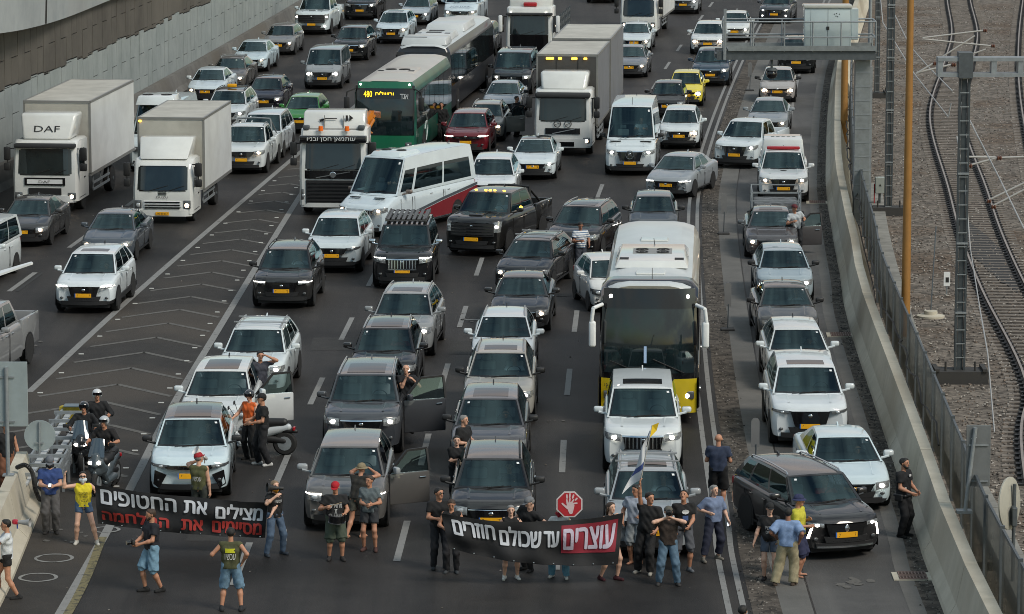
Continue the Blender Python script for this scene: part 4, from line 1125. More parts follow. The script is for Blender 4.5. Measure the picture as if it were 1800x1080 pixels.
    if door:   # left-hand front door swung open
        ang, = door
        hg = thing('d', 'x', 'x'); 
        for kk in ('label', 'category'): del hg[kk]
        bpy.data.objects.remove(hg)
        dl = lerp(yc, yb, cuts[0][1]) - (yc + .28); z0, z1 = zsill + .06, b0
        M_ = Matrix.Translation((w + .01, yc + .28, 0)) @ Matrix.Rotation(R_(-ang), 4, 'Z')
        q = MB(); q.rbox(-.10, 0, 0, dl, z0, z1, .03, 2); q.xf(M_); dd = q.build('front_door', P_, root, smooth=40)
        q = MB()
        fr = [(0, z1), (.48, zt - .06), (dl - .02, zt - .04), (dl, z1)]
        for (a, za), (b_, zb_) in zip(fr[:-1], fr[1:]): q.beam((-.05 - .10 * (za > z1), a, za), (-.05 - .10 * (zb_ > z1), b_, zb_), .05, .05)
        q.xf(M_); q.build('window_frame', BLACK, dd, smooth=0)
        q = MB(); q.add([(-.05, 0.03, z1), (-.05, dl - .02, z1), (-.15, dl - .04, zt - .06), (-.15, .5, zt - .08)], [(0, 1, 2, 3)]); q.xf(M_); q.build('door_glass', GL_CLEAR, dd)
        q = MB(); q.rbox(.0, .22, .06, .18, z1 + .02, z1 + .17, .04, 2); q.xf(M_); q.build('door_mirror', mirror if mirror else P_, dd)
        q = MB(); q.rbox(.0, .03, dl - .26, dl - .10, z1 - .14, z1 - .11, .008, 1); q.xf(M_); q.build('door_handle', CHROME, dd)
        q = MB(); q.rbox(-.16, -.095, .10, dl - .1, z0 + .12, z1 - .06, .02, 1); q.xf(M_); q.build('door_trim', DARKIN, dd)
    CARS.append((root, kind, lerp(b0, zt, .5), yt, seat, door))
    info = dict(root=root, ny=ny, hz=hz, b0=b0, zt=zt, w=w, L=L, Fr=Fr, Ff=Ff, Fs=Fs, yc=yc, yt=yt, yr=yr, yb=yb, slab=slab, P=P_, zsill=zsill, gz1=gz1, H=H)
    return info

# ------------------------------------------------------------------ trucks
def emblem_text(s, root, cx, y, cz, w, h, m, name='lettering', bold=0.0, slant=0.0):
    b = text_on(s, lambda a, c: (cx + a + slant * c, y, cz + c), w, h, bold); return b.build(name, m, root, smooth=0)
def truck_cab(root, P_, W=2.45, D=2.0, z0=.45, H=2.95, ws=(1.75, 2.65), rake=.16, low=BLACK, wide_glass=.94, tall=False, visor=True, lampz=.75, side_glass=True):
    """cab-over cab, front at y=0"""
    w = W / 2
    zf = ws[0]
    def fn(c): # lean the screen part back
        return (c.x * (1 - .03 * max(0, (c.z - zf))), c.y + (rake * (c.z - zf) / (H - zf) if c.z > zf and c.y < D * .5 else 0), c.z)
    b = MB()
    prof = [(0, z0), (-.0, z0 + .3), (0, zf), (rake * .75, ws[1] + .05), (rake + .10, H - .06), (rake + .24, H)]
    # shell: side profile rings from left to right with rounded corners
    xs_ = [(-w, .22), (-w + .03, .10), (-w + .10, .03), (-w + .3, .008), (0, 0), (w - .3, .008), (w - .10, .03), (w - .03, .10), (w, .22)]
    vs = []; n = len(prof) + 2
    for x, dy in xs_:
        for y, z in prof: vs.append((x * (1 - .025 * max(0, z - zf)), y + dy, z - (.02 if z == H and abs(x) > w - .05 else 0)))
        vs.append((x * (1 - .025 * (H - zf)), D, H - (.05 if abs(x) > w - .05 else 0))); vs.append((x, D, z0))
    fs = [(i * n + j, (i + 1) * n + j, (i + 1) * n + (j + 1) % n, i * n + (j + 1) % n) for i in range(len(xs_) - 1) for j in range(n)]
    fs += [tuple(range(n)), tuple(range((len(xs_) - 1) * n, len(xs_) * n))[::-1]]
    b.add(vs, fs); b.build('cab_body', P_, root, smooth=35)
    def F(x, z):
        t = abs(x) / w
        dy = 0 if t < .75 else .012 + .20 * ((t - .75) / .25) ** 2.2
        y = 0 if z < zf else rake * .75 * (z - zf) / (ws[1] + .05 - zf)
        if z > ws[1] + .05: y = rake * .75 + (rake * .25 + .10) * (z - ws[1] - .05) / (H - .06 - ws[1] - .05)
        return y + dy
    def slab(x0, x1, za, zb, off, m, nm, par=root, taper=0.0, nx=10, t=.04):
        f1 = lambda u, v: ((lerp(x0, x1, u)) * (1 - taper * v), F(lerp(x0, x1, u), lerp(za, zb, v)) - off, lerp(za, zb, v))
        q = MB(); q.grid(f1, 0, 1, nx, 0, 1, 3)
        f2 = lambda u, v: (f1(u, v)[0], f1(u, v)[1] + t, f1(u, v)[2])
        for v in (0, 1): q.grid(lambda u, s, v=v: (f1(u, v)[0], f1(u, v)[1] + t * s, f1(u, v)[2]), 0, 1, nx, 0, 1, 1)
        for u in (0, 1): q.grid(lambda s, v, u=u: (f1(u, v)[0], f1(u, v)[1] + t * s, f1(u, v)[2]), 0, 1, 1, 0, 1, 3)
        return q.build(nm, m, par, smooth=30)
    slab(-w * wide_glass, w * wide_glass, ws[0] - .05, ws[1] + .04, .012, GLOSSB, 'windscreen_seal', taper=.02)
    gl = slab(-w * (wide_glass - .06), w * (wide_glass - .06), ws[0], ws[1], .022, mat('truck_glass', (0.010, 0.017, 0.019), .05, coat=.8, var=.3, vs=1.3), 'windscreen', taper=.02)
    for sg in (-1, 1):
        q = MB(); q.box(min(sg * (w * .985), sg * (w * .985 + .012)), max(sg * w * .985, sg * (w * .985 + .012)), .42, 1.35, ws[0] + .05, ws[1] - .02)
        q.build('side_window', mat('truck_glass', (0, 0, 0)), root)
        q = MB(); q.rbox(sg * w - .01, sg * w + .01, .36, 1.42, z0 + .1, z0 + .12, .004, 1); q.box(sg * w - .012, sg * w + .02, 1.18, 1.36, ws[0] - .25, ws[0] - .21)
        q.build('door_handle', BLACK, root)
        for dz, hh in ((.50, .46), (.12, .26)):
            zz = ws[0] + dz
            q = MB(); x_ = sg * (w + .20); q.rbox(x_ - .12, x_ + .12, .06, .20, zz - .02, zz + hh, .04, 2); q.cyl((sg * w * .96, .25, ws[0] + .9), (x_, .13, ws[0] + .9), .02, .02, 6)
            q.cyl((x_, .13, ws[0] + .1), (x_, .13, ws[0] + .98), .018, .018, 6); q.build('mirror', BLACK, root)
        q = MB(); q.tube([Vector((sg * .05 - .1 + sg * .3, F(0, ws[0]) - .04, ws[0] - .02)), Vector((sg * .3 + .5, F(0, ws[0] + .15) - .04, ws[0] + .16))], .012, 4); q.build('wiper', BLACK, root)
    return F, slab, w
def cargo_box(root, W, y0, y1, z0, z1, side, roofm, frontm, trim, lights=False, name='cargo_box', gap=True):
    w = W / 2; b = MB()
    b.box(-w, w, y0, y1, z0, z1)
    o = b.build(name, side, root, smooth=0)
    q = MB(); q.grid(lambda u, v: (lerp(-w + .02, w - .02, u), lerp(y0 + .02, y1 - .02, v), z1 + .006 + .006 * (1 + math.sin(v * 17) * math.sin(u * 5))), 0, 1, 10, 0, 1, 40); q.build('box_roof', roofm, o, smooth=60)
    q = MB(); q.box(-w + .05, w - .05, y0 - .012, y0 - .002, z0 + .05, z1 - .1); q.build('box_front', frontm, o, smooth=0)
    q = MB(); t = .07
    for x in (-w - .008, w - t + .008): q.box(x, x + t, y0 - .02, y1 + .01, z1 - t, z1 + .02); q.box(x, x + t, y0 - .02, y0 + .07, z0, z1); q.box(x, x + t, y0 - .02, y1 + .01, z0 - .06, z0 + t * .8)
    q.box(-w, w, y0 - .03, y0 + .06, z1 - t, z1 + .022); q.box(-w, w, y1 - .05, y1 + .02, z1 - t, z1 + .021)
    q.build('box_trim', trim, o, smooth=0)
    return o
def chassis(root, W, y0, y1, axles, r=.48, dual=True):
    q = MB(); q.box(-.45, -.35, y0, y1, .75, 1.0); q.box(.35, .45, y0, y1, .75, 1.0); q.box(-.45, .45, y0 + .5, y0 + .7, .7, .95); q.build('chassis', BLACK, root)
    for a in axles:
        for sg in (-1, 1): wheel(root, sg * (W / 2 - .03), a, r, sg, .30, True, truck=True)
def side_guard(root, W, y0, y1):
    for sg in (-1, 1):
        q = MB()
        for z in (.5, .75): q.beam((sg * (W / 2 - .03), y0, z), (sg * (W / 2 - .03), y1, z), .03, .09)
        for y in (y0 + .1, (y0 + y1) / 2, y1 - .1): q.beam((sg * (W / 2 - .06), y, .45), (sg * (W / 2 - .06), y, 1.0), .04, .05)
        q.build('side_guard', STEEL, root, smooth=0)
def lampset(root, F, x, z, w_, h_, lit=True, warm=False, nm='headlight', low=None):
    for sg in (-1, 1):
        q = MB(); q.rbox(sg * x - w_ / 2, sg * x + w_ / 2, F(sg * x, z) - .03, F(sg * x, z) + .1, z - h_ / 2, z + h_ / 2, .025, 2); hd = q.build(nm, LAMPDK, root)
        q = MB(); q.ball((sg * x, F(sg * x, z) - .03, z - h_ * .1), min(w_, h_) * .30, .02, min(w_, h_) * .30, 10, 6)
        on = lit is True or lit == sg
        q.build('headlight_bulb', (LAMPWARM if warm else LAMPON) if on else LAMPOFF, hd)
def add_plate(root, x, y, z):
    q = MB(); q.box(x - .24, x + .24, y - .012, y, z, z + .115); pe = q.build('licence_plate', PLATE, root)
    text_on(plate_text(), lambda a, c: (x + a, y - .015, z + .057 + c), .40, .072).build('plate_number', INK, pe, smooth=0)

# ------------------------------------------------------------------ buses
def bus(name, label, px, py, dyaw, L, W, H, side, roofm, frontlow, cat='bus', group='buses', ws=(1.15, 2.75), topband=None, frontm=GLOSSB, hgt_low=1.1, lamp=True, glassm=None, lowm=None, win=(1.45, 2.75), nose=.12, skirt=None, fronttop=None, dark_corner=False):
    p = G(px, py); root = thing(name, label, cat, (p.x, p.y, 0), yaw_at(p.y) + R_(dyaw), group)
    w = W / 2
    def ring(y, ins, zc):
        c = []
        pr = [(w - ins - .06, .32), (w - ins, .42), (w - ins, 1.2), (w - ins, win[0]), (w - ins - .03, win[1] + .05), (w - ins - .09, H - .30), (w - ins - .20, H - .10), (w - ins - .45, H - .02), (w * .4, H + .02)]
        pts = [(-x, z) for x, z in pr] + [(x, z) for x, z in pr[::-1]]
        return [(x, y + nose * (abs(x) / w) ** 2.5 * zc + (.25 * max(0, (z - 1.6) / (H - 1.6)) ** 1.6) * zc, z if z < H - .35 else z - (ins * .8)) for x, z in pts]
    ys = [(0, .10, 1), (.03, .05, 1), (.10, .015, 1), (.25, 0, .9), (.7, 0, .2), (1.2, 0, 0)] + [(1.2 + (L - 1.6) * i / 6, 0, 0) for i in range(1, 7)] + [(L - .1, .03, 0), (L, .12, 0)]
    R = [ring(*q) for q in ys]; n = len(R[0]); vs = [q for r_ in R for q in r_]
    fs = []; ms = []
    b = MB()
    for i in range(len(R) - 1):
        for j in range(n):
            q = (j + 1) % n; fs.append((i * n + j, i * n + q, (i + 1) * n + q, (i + 1) * n + j))
            ms.append(1 if 6 <= min(j, n - 2 - j) else (2 if dark_corner and i < 4 and 1 <= min(j, n - 2 - j) <= 6 else 0))
    h_ = n // 2
    for base, fl in ((0, 0), ((len(R) - 1) * n, 1)):
        for j in range(h_ - 1):
            f = (base + j, base + j + 1, base + n - 2 - j, base + n - 1 - j); fs.append(f[::-1] if fl else f); ms.append(0)
    b.v = vs; b.f = fs; b.m = ms; b.build('body', [side, roofm, GLOSSB], root, smooth=38)
    def F(x, z): return nose * (abs(x) / w) ** 2.5 + .25 * max(0, (z - 1.6) / (H - 1.6)) ** 1.6 + (.0 if abs(x) < w - .12 else 1.2 * (abs(x) - w + .12) ** 1.5)
    def slab(x0, x1, za, zb, off, m, nm, nx=12, t=.05, nz=4, par=None):
        f1 = lambda u, v: (lerp(x0, x1, u), F(lerp(x0, x1, u), lerp(za, zb, v)) - off, lerp(za, zb, v))
        q = MB(); q.grid(f1, 0, 1, nx, 0, 1, nz)
        for v in (0, 1): q.grid(lambda u, s, v=v: (f1(u, v)[0], f1(u, v)[1] + t * s, f1(u, v)[2]), 0, 1, nx, 0, 1, 1)
        for u in (0, 1): q.grid(lambda s, v, u=u: (f1(u, v)[0], f1(u, v)[1] + t * s, f1(u, v)[2]), 0, 1, 1, 0, 1, nz)
        return q.build(nm, m, par or root, smooth=40)
    slab(-w + .07, w - .07, hgt_low, ws[1] + .18, .012, frontm, 'front_panel')
    gm = glassm or mat('bus_glass', (0.010, 0.019, 0.022), .04, coat=.8, var=.3, vs=.9, spec=.5)
    slab(-w + .13, w - .13, ws[0], ws[1], .024, gm, 'windscreen')
    for sg in (-1, 1):
        nwin = int((L - 2.2) / 1.55); y = 1.4
        x_ = sg * (w + .004)
        q = MB(); q.add([(x_, .45, win[0] - .05), (x_, L - .35, win[0] - .05), (x_ - sg * .03, L - .35, win[1] + .04), (x_ - sg * .03, .35, win[1] + .04)], [(0, 1, 2, 3)]); q.build('window_band', GLOSSB, root)
        for i in range(nwin):
            q = MB(); a, c = y + i * 1.55, y + i * 1.55 + 1.47; x2 = x_ + sg * .006
            q.add([(x2, a, win[0]), (x2, c, win[0]), (x2 - sg * .03, c, win[1]), (x2 - sg * .03, a, win[1])], [(0, 1, 2, 3)]); q.build('side_window', gm, root)
        for a in (2.6, L - 3.4):
            am = MB(); pts = [Vector((sg * (w + .002), a + .62 * math.cos(math.pi * i / 14), .5 + .62 * math.sin(math.pi * i / 14))) for i in range(15)]
            am.prism(pts if sg > 0 else pts[::-1], (sg * .008, 0, 0)); am.build('wheel_arch', BLACK, root, smooth=0)
            wheel(root, sg * (w + .016), a, .50, sg, .30, False, truck=True)
    return dict(root=root, F=F, slab=slab, w=w, H=H, L=L)
def roof_unit(root, x0, x1, y0, y1, z0, z1, m, fans=(), vents=True, name='air_conditioner', taper=.12):
    q = MB(); q.rbox(x0, x1, y0, y1, z0, z1, .04, 2, fn=lambda c: (c.x * (1 - taper if c.z > (z0 + z1) / 2 else 1), c.y + ((.18 if c.y < (y0 + y1) / 2 else -.18) if c.z > (z0 + z1) / 2 else 0), c.z))
    u = q.build(name, m, root, smooth=40)
    for fx, fy, fr in fans:
        q = MB(); q.lathe([(fr, .0), (fr, .03), (fr * .85, .03), (fr * .82, .005), (fr * .3, .005), (fr * .28, .03), (.01, .03)], (fx, fy, z1 - .005), (0, 0, 1), 16, 0); q.build('fan', BLACK, u)
    if vents:
        for sg in (-1, 1):
            q = MB()
            for i in range(6): yy = y0 + .35 + i * .07; q.box(sg * abs(x1) * .74 - .12, sg * abs(x1) * .74 + .12, yy, yy + .03, z1 + .0, z1 + .008)
            q.build('vent', BLACK, u)
    return u
# ================================================================== PEOPLE
def surfnet(D, o, r):
    S = D < 0
    nx, ny, nz_ = D.shape
    c = np.zeros((nx - 1, ny - 1, nz_ - 1), np.int8)
    offs = [(a, b_, d) for a in (0, 1) for b_ in (0, 1) for d in (0, 1)]
    for a, b_, d in offs: c += S[a:nx - 1 + a, b_:ny - 1 + b_, d:nz_ - 1 + d]
    act = (c > 0) & (c < 8)
    ids = np.argwhere(act); n = len(ids)
    if n == 0: return [], []
    idx = -np.ones(act.shape, np.int64); idx[act] = np.arange(n)
    acc = np.zeros((n, 3)); cnt = np.zeros(n)
    I, J, K = ids.T
    for i, p in enumerate(offs):
        for q in offs[i + 1:]:
            if sum(abs(x - y) for x, y in zip(p, q)) != 1: continue
            da = D[I + p[0], J + p[1], K + p[2]]; db = D[I + q[0], J + q[1], K + q[2]]
            m = (da < 0) != (db < 0); t = np.where(m, da / np.where(m, da - db, 1), 0)
            P = np.array(p, float); Q = np.array(q, float)
            acc += m[:, None] * (P + t[:, None] * (Q - P)); cnt += m
    V = np.array(o) + r * (ids + acc / cnt[:, None])
    F = []
    for ax in range(3):
        A = S.take(range(0, S.shape[ax] - 1), ax); B = S.take(range(1, S.shape[ax]), ax)
        e = np.argwhere(A != B)
        a1, a2 = [(1, 2), (2, 0), (0, 1)][ax]
        ok = (e[:, a1] > 0) & (e[:, a2] > 0) & (e[:, a1] < D.shape[a1] - 1) & (e[:, a2] < D.shape[a2] - 1) & (e[:, ax] < D.shape[ax] - 1)
        e = e[ok]; q = []
        for d1, d2 in ((0, 0), (1, 0), (1, 1), (0, 1)):
            g = e.copy(); g[:, a1] -= d1; g[:, a2] -= d2; q.append(idx[g[:, 0], g[:, 1], g[:, 2]])
        q = np.stack(q, 1); fl = A[tuple(e.T)]
        q[~fl] = q[~fl][:, ::-1]
        F.append(q[(q >= 0).all(1)])
    return V, np.concatenate(F)
def sdf_obj(prims, name, m, parent, res=.014, k=.03, planes=(), fold=0.0, seed=0):
    """prims: (a, b, ra, rb[, flags]) tapered capsules smoothly united. planes: (point, normal) keep the side normal points away from"""
    A = np.array([list(p[0]) for p in prims] + [list(p[1]) for p in prims]); rm = max(max(p[2], p[3]) for p in prims)
    lo = A.min(0) - rm - .04; hi = A.max(0) + rm + .04
    n = np.ceil((hi - lo) / res).astype(int) + 2
    D = np.full(n, 1.0, np.float32)
    for p in prims:
        a, b_, ra, rb = np.array(p[0], float), np.array(p[1], float), p[2], p[3]
        R = max(ra, rb) + k * 1.6 + .02
        l0 = np.maximum(0, ((np.minimum(a, b_) - R - lo) / res).astype(int)); h0 = np.minimum(n, ((np.maximum(a, b_) + R - lo) / res).astype(int) + 2)
        X = [lo[i] + res * np.arange(l0[i], h0[i]) for i in range(3)]
        gx, gy, gz = np.meshgrid(*X, indexing='ij', sparse=True)
        d = b_ - a; L2 = float(d @ d) + 1e-9
        t = np.clip(((gx - a[0]) * d[0] + (gy - a[1]) * d[1] + (gz - a[2]) * d[2]) / L2, 0, 1)
        q = np.sqrt((gx - a[0] - t * d[0]) ** 2 + (gy - a[1] - t * d[1]) ** 2 + (gz - a[2] - t * d[2]) ** 2) - (ra + (rb - ra) * t)
        if len(p) > 4 and p[4] == 'flat':
            u = d / math.sqrt(L2); q = np.maximum(q, (gx - b_[0]) * u[0] + (gy - b_[1]) * u[1] + (gz - b_[2]) * u[2])
        kk = k if len(p) < 6 else p[5]
        sl = tuple(slice(l0[i], h0[i]) for i in range(3)); E = D[sl]
        h = np.clip(.5 + .5 * (q - E) / kk, 0, 1)
        D[sl] = q * (1 - h) + E * h - kk * h * (1 - h)
    if fold or planes:
        gx, gy, gz = np.meshgrid(*[lo[i] + res * np.arange(n[i]) for i in range(3)], indexing='ij', sparse=True)
        if fold:
            D = D + fold * (np.sin(gz * 34 + 14 * gx + seed) * np.sin(gx * 21 + gy * 27 + seed * 2) + .6 * np.sin(gx * 52 + gz * 30 + gy * 20 + seed))
        for pt, nm_ in planes:
            nm_ = np.array(nm_, float); nm_ /= np.linalg.norm(nm_)
            D = np.maximum(D, (gx - pt[0]) * nm_[0] + (gy - pt[1]) * nm_[1] + (gz - pt[2]) * nm_[2])
    V, F = surfnet(D, lo, res)
    if len(V) == 0: return None
    me = bpy.data.meshes.new(name); me.from_pydata(V.tolist(), [], F.tolist()); me.materials.append(m)
    me.polygons.foreach_set('use_smooth', [True] * len(me.polygons)); me.update()
    o = bpy.data.objects.new(name, me); COL.objects.link(o)
    if parent: o.parent = parent
    return o
def ik(a, b_, l1, l2, pole):
    a, b_, pole = Vector(a), Vector(b_), Vector(pole)
    d = b_ - a; L = d.length
    if L > (l1 + l2) * .998: b_ = a + d * ((l1 + l2) * .998 / L); d = b_ - a; L = d.length
    x = (l1 * l1 - l2 * l2 + L * L) / (2 * L); h = math.sqrt(max(0, l1 * l1 - x * x))
    u = d / L; pp = pole - u * pole.dot(u)
    if pp.length < 1e-4: pp = Vector((0, 1, 0))
    return a + u * x + pp.normalized() * h, b_
SKIN = [mat('skin_%d' % i, c, .55, var=.05, vs=9) for i, c in enumerate((lin((196, 150, 126)), lin((178, 128, 102)), lin((150, 104, 82)), lin((206, 164, 142))))]
HAIR = {'black': mat('hair_black', (.010, .009, .008), .6, bump=.5, bs=90), 'brown': mat('hair_brown', (.045, .026, .016), .6, bump=.5, bs=90), 'grey': mat('hair_grey', (.22, .215, .21), .7, bump=.5, bs=90), 'fair': mat('hair_fair', (.20, .14, .085), .6, bump=.5, bs=90)}
def cloth(rgb): return mat('cloth_%d_%d_%d' % rgb, lin(rgb), .85, var=.12, vs=14, bump=.25, bs=60)
EYE = mat('eye_dark', (.01, .008, .007), .3); LIP = mat('lip', (.22, .07, .06), .5)
def person(label, px, py, yaw=0, h=1.74, top=(20, 20, 22), sleeve='short', bottom=(40, 40, 45), leg='long', shoes=(30, 30, 30), hair='black', hairlen=0, hat=None, hands=None,
           feet=None, lean=(0, 0), head=(0, 0), skin=0, female=False, glasses=False, belly=0.0, loose=0.0, hem=None, pz=0.0, sit=None, at_pos=None, beard=False, sandals=False, helmet=None, scarf=None, hide_legs=False, hatcol=(30, 30, 30), group='people standing in the road'):
    p = Vector(at_pos) if at_pos else G(px, py)
    root = thing('person', label, 'person', (p.x, p.y, p.z + pz), R_(yaw), group)
    s = h / 1.76; sk = SKIN[skin]
    V = lambda x, y, z: Vector((x * s, y * s, z * s))
    feet = feet or [(-.11, 0), (.11, 0)]
    fz = .07
    hipz = .93 - .5 * max(0, (max(abs(feet[0][1]), abs(feet[1][1]))) ** 2)
    if sit: hipz = sit
    hz = .0
    pel = V(0, 0, hipz)
    up = Vector((math.sin(R_(lean[0])), -math.sin(R_(lean[1])), 1)).normalized()
    right = Vector((1, 0, 0)); right = (right - up * right.dot(up)).normalized(); fwd = up.cross(right)  # fwd = +y (back)
    def T(x, y, z): return pel + (right * x + fwd * y + up * z) * s
    chest = T(0, 0, .30); neck = T(0, .01, .50)
    sw = .155 if female else .18; hw = .095 if female else .09
    shl, shr = T(-sw, .01, .455), T(sw, .01, .455)
    hd_up = Euler((0, 0, 0)).to_matrix()
    hy, hp = R_(head[0]), R_(head[1])     # turn, nod down
    HM = Matrix.Rotation(hy, 3, 'Z') @ Matrix.Rotation(hp, 3, 'X')
    hc = T(0, -.015, .50) + (up * .5 + Vector((0, 0, .5))).normalized() * .17 * s
    HP = lambda x, y, z: hc + HM @ (Vector((x, y, z)) * s)
    hands = hands or [(-.30, -.05, .78), (.30, -.05, .78)]
    H_ = [V(*q) for q in hands]
    el, wl_ = ik(shl, H_[0], .29 * s, .26 * s, (-.6, .6, -.6)); er, wr_ = ik(shr, H_[1], .29 * s, .26 * s, (.6, .6, -.6))
    if H_[0].z > shl.z + .05: el, wl_ = ik(shl, H_[0], .29 * s, .26 * s, (-1, -.2, -.3))
    if H_[1].z > shr.z + .05: er, wr_ = ik(shr, H_[1], .29 * s, .26 * s, (1, -.2, -.3))
    hipL, hipR = T(-hw, 0, -.02), T(hw, 0, -.02)
    aL = V(feet[0][0], feet[0][1], fz + (feet[0][2] if len(feet[0]) > 2 else 0)); aR = V(feet[1][0], feet[1][1], fz + (feet[1][2] if len(feet[1]) > 2 else 0))
    kL, aL = ik(hipL, aL, .44 * s, .43 * s, (-.12, -1, .1)); kR, aR = ik(hipR, aR, .44 * s, .43 * s, (.12, -1, .1))
    S = s
    B = []
    c = lambda a, b_, ra, rb, *e: B.append((a, b_, ra * S, rb * S, *e))
    c(T(-hw, 0, 0), T(hw, 0, 0), .10, .10)
    c(T(-.05, 0, 0), T(-.06, 0, .30), .095, .105); c(T(.05, 0, 0), T(.06, 0, .30), .095, .105)
    c(T(-.09, .0, .34), T(.09, .0, .34), .10, .10); c(T(-sw + .02, .01, .44), T(sw - .02, .01, .44), .06, .06)
    if belly: c(T(-.03, -.05, .08), T(.03, -.05, .2), .10 + belly, .08 + belly * .5)
    c(neck, HP(0, .02, -.07), .055, .052)
    c(HP(0, .018, .025), HP(0, -.015, .03), .082, .078, '', .02); c(HP(0, -.03, -.02), HP(0, -.045, -.06), .062, .045, '', .02); c(HP(0, -.055, -.085), HP(0, -.05, -.09), .03, .03, '', .02)
    c(HP(0, -.088, .01), HP(0, -.108, -.022), .011, .015, '', .008)
    for q in (-1, 1): c(HP(q * .082, .01, .015), HP(q * .084, .01, -.02), .014, .011, '', .006)
    for (sh, e_, w_, hnd, sg) in ((shl, el, wl_, H_[0], -1), (shr, er, wr_, H_[1], 1)):
        c(sh, e_, .052, .040); c(e_, e_ + (w_ - e_) * .3, .040, .041); c(e_ + (w_ - e_) * .3, w_, .041, .026)
        d = (w_ - e_).normalized(); inw = Vector((-sg, 0, 0)); inw = (inw - d * inw.dot(d)).normalized() if abs(d.x) < .95 else Vector((0, -1, 0)); n_ = d.cross(inw)
        pm = w_ + d * .075 * S
        for o_ in (-.02, .02): c(w_ + n_ * o_ * S * .5, pm + n_ * o_ * S, .022, .021, '', .015)
        for fi, (o_, L_) in enumerate(((-.033, .068), (-.012, .078), (.010, .074), (.031, .058))):
            k1 = pm + n_ * o_ * S + d * L_ * .55 * S + inw * .012 * S; k2 = k1 + d * L_ * .35 * S + inw * .03 * S
            c(pm + n_ * o_ * S, k1, .0105, .0095, '', .006); c(k1, k2, .0095, .0085, '', .006)
        tb = w_ + d * .025 * S - n_ * .028 * S
        c(tb, tb + d * .035 * S - n_ * .03 * S + inw * .015 * S, .013, .011, '', .006); c(tb + d * .035 * S - n_ * .03 * S + inw * .015 * S, tb + d * .062 * S - n_ * .035 * S + inw * .025 * S, .011, .009, '', .006)
    FT = []
    for (hp_, k_, a_, sg) in ((hipL, kL, aL, -1), (hipR, kR, aR, 1)):
        c(hp_, k_, .083, .055); c(k_, k_ + (a_ - k_) * .35, .054, .056); c(k_ + (a_ - k_) * .35, a_, .056, .036)
        out = Vector((sg * .22, -1, 0)).normalized()
        tz = a_.z - .04 * S
        heel = Vector((a_.x, a_.y, tz)) - out * .045 * S; toe = Vector((a_.x, a_.y, tz - .006)) + out * .145 * S
        FT.append((heel, toe, a_)); c(heel, toe, .032, .028)
    sdf_obj(B, 'body', sk, root, .0145 * S, .032)
    inf = .014 + loose
    # shoes
    for heel, toe, a_ in FT:
        bot = min(heel.z, toe.z) - .026 * S
        if sandals: sdf_obj([(heel, toe, .036 * S, .035 * S)], 'sandal', cloth(shoes), root, .012, .02, [((0, 0, bot + .03), (0, 0, 1)), ((0, 0, bot - .004), (0, 0, -1))])
        else: sdf_obj([(heel, toe, .045 * S, .040 * S), (heel + Vector((0, 0, .01)), a_ + Vector((0, 0, .02)), .042 * S, .044 * S)], 'shoe', cloth(shoes), root, .012, .03, [((0, 0, bot), (0, 0, -1))])
    # trousers / shorts / skirt
    lr = {'long': 1.0, 'shorts': .0, 'knee': .0, 'crop': .75, 'mini': 0}[leg]
    P_ = [(T(-hw, 0, .02), T(hw, 0, .02), (.108 + loose) * S, (.108 + loose) * S), (T(-.05, 0, .0), T(-.05, 0, .10), .108 * S, .108 * S), (T(.05, 0, .0), T(.05, 0, .10), .108 * S, .108 * S)]
    for hp_, k_, a_ in ((hipL, kL, aL), (hipR, kR, aR)):
        if leg in ('shorts', 'mini', 'knee'):
            f = {'shorts': .62, 'mini': .38, 'knee': 1.0}[leg]; e_ = hp_ + (k_ - hp_) * f
            P_.append((hp_, e_, (.098 + loose) * S, (.084 + loose * 1.6 + (.01 if leg == 'knee' else .012)) * S, 'flat'))
            if leg == 'knee': P_.append((k_, k_ + (a_ - k_) * .12, (.074 + loose) * S, (.072 + loose) * S, 'flat'))
        else:
            e_ = k_ + (a_ - k_) * (1.0 if leg == 'long' else .8)
            P_.append((hp_, k_, (.098 + loose) * S, (.083 + loose) * S)); P_.append((k_, e_, (.083 + loose) * S, (.064 + loose * 1.3) * S, 'flat'))
    sdf_obj(P_, {'long': 'trousers', 'crop': 'trousers'}.get(leg, 'shorts'), cloth(bottom), root, .0145, .02, [(T(0, 0, .12), up)], .0055, px)
    # top
    tl = .0 if hem is None else hem
    Q = [(T(-.055, 0, tl - .02), T(-.065, 0, .32), (.108 + inf) * S, (.108 + inf) * S), (T(.055, 0, tl - .02), T(.065, 0, .32), (.108 + inf) * S, (.108 + inf) * S),
         (T(-.09, .0, .35), T(.09, .0, .35), (.10 + inf) * S, (.10 + inf) * S), (T(-sw + .02, .01, .44), T(sw - .02, .01, .44), (.062 + inf) * S, (.062 + inf) * S)]
    if female: Q.append((T(-.065, -.07, .30), T(.065, -.07, .30), .062 * S, .062 * S))
    if belly: Q.append((T(-.03, -.05, .08), T(.03, -.05, .2), (.115 + belly) * S, (.10 + belly * .5) * S))
    f = {'short': .62, 'long': 1.0, 'none': 0, 'elbow': .9}[sleeve]
    if f:
        for sh, e_, w_ in ((shl, el, wl_), (shr, er, wr_)):
            Q.append((sh, sh + (e_ - sh) * min(f, 1), (.060 + inf * .8) * S, (.056 + inf) * S, 'flat' if f < 1 else ''))
            if f >= 1: Q.append((e_, w_ - (w_ - e_) * .06, (.052 + inf * .4) * S, .038 * S, 'flat'))
    tp = sdf_obj(Q, 'shirt' if sleeve != 'none' else 'tank_top', cloth(top) if isinstance(top, tuple) else top, root, .0145, .028, [(T(0, 0, tl - .04), -up), (T(0, -.0, .515), up)], .0055, py)
    # head details
    def hb(mb, x, y, z, rx, ry, rz):
        q = MB(); q.ball((0, 0, 0), rx, ry, rz, 10, 8); mb.add([HP(x + v[0], y + v[1], z + v[2]) for v in q.v], q.f)
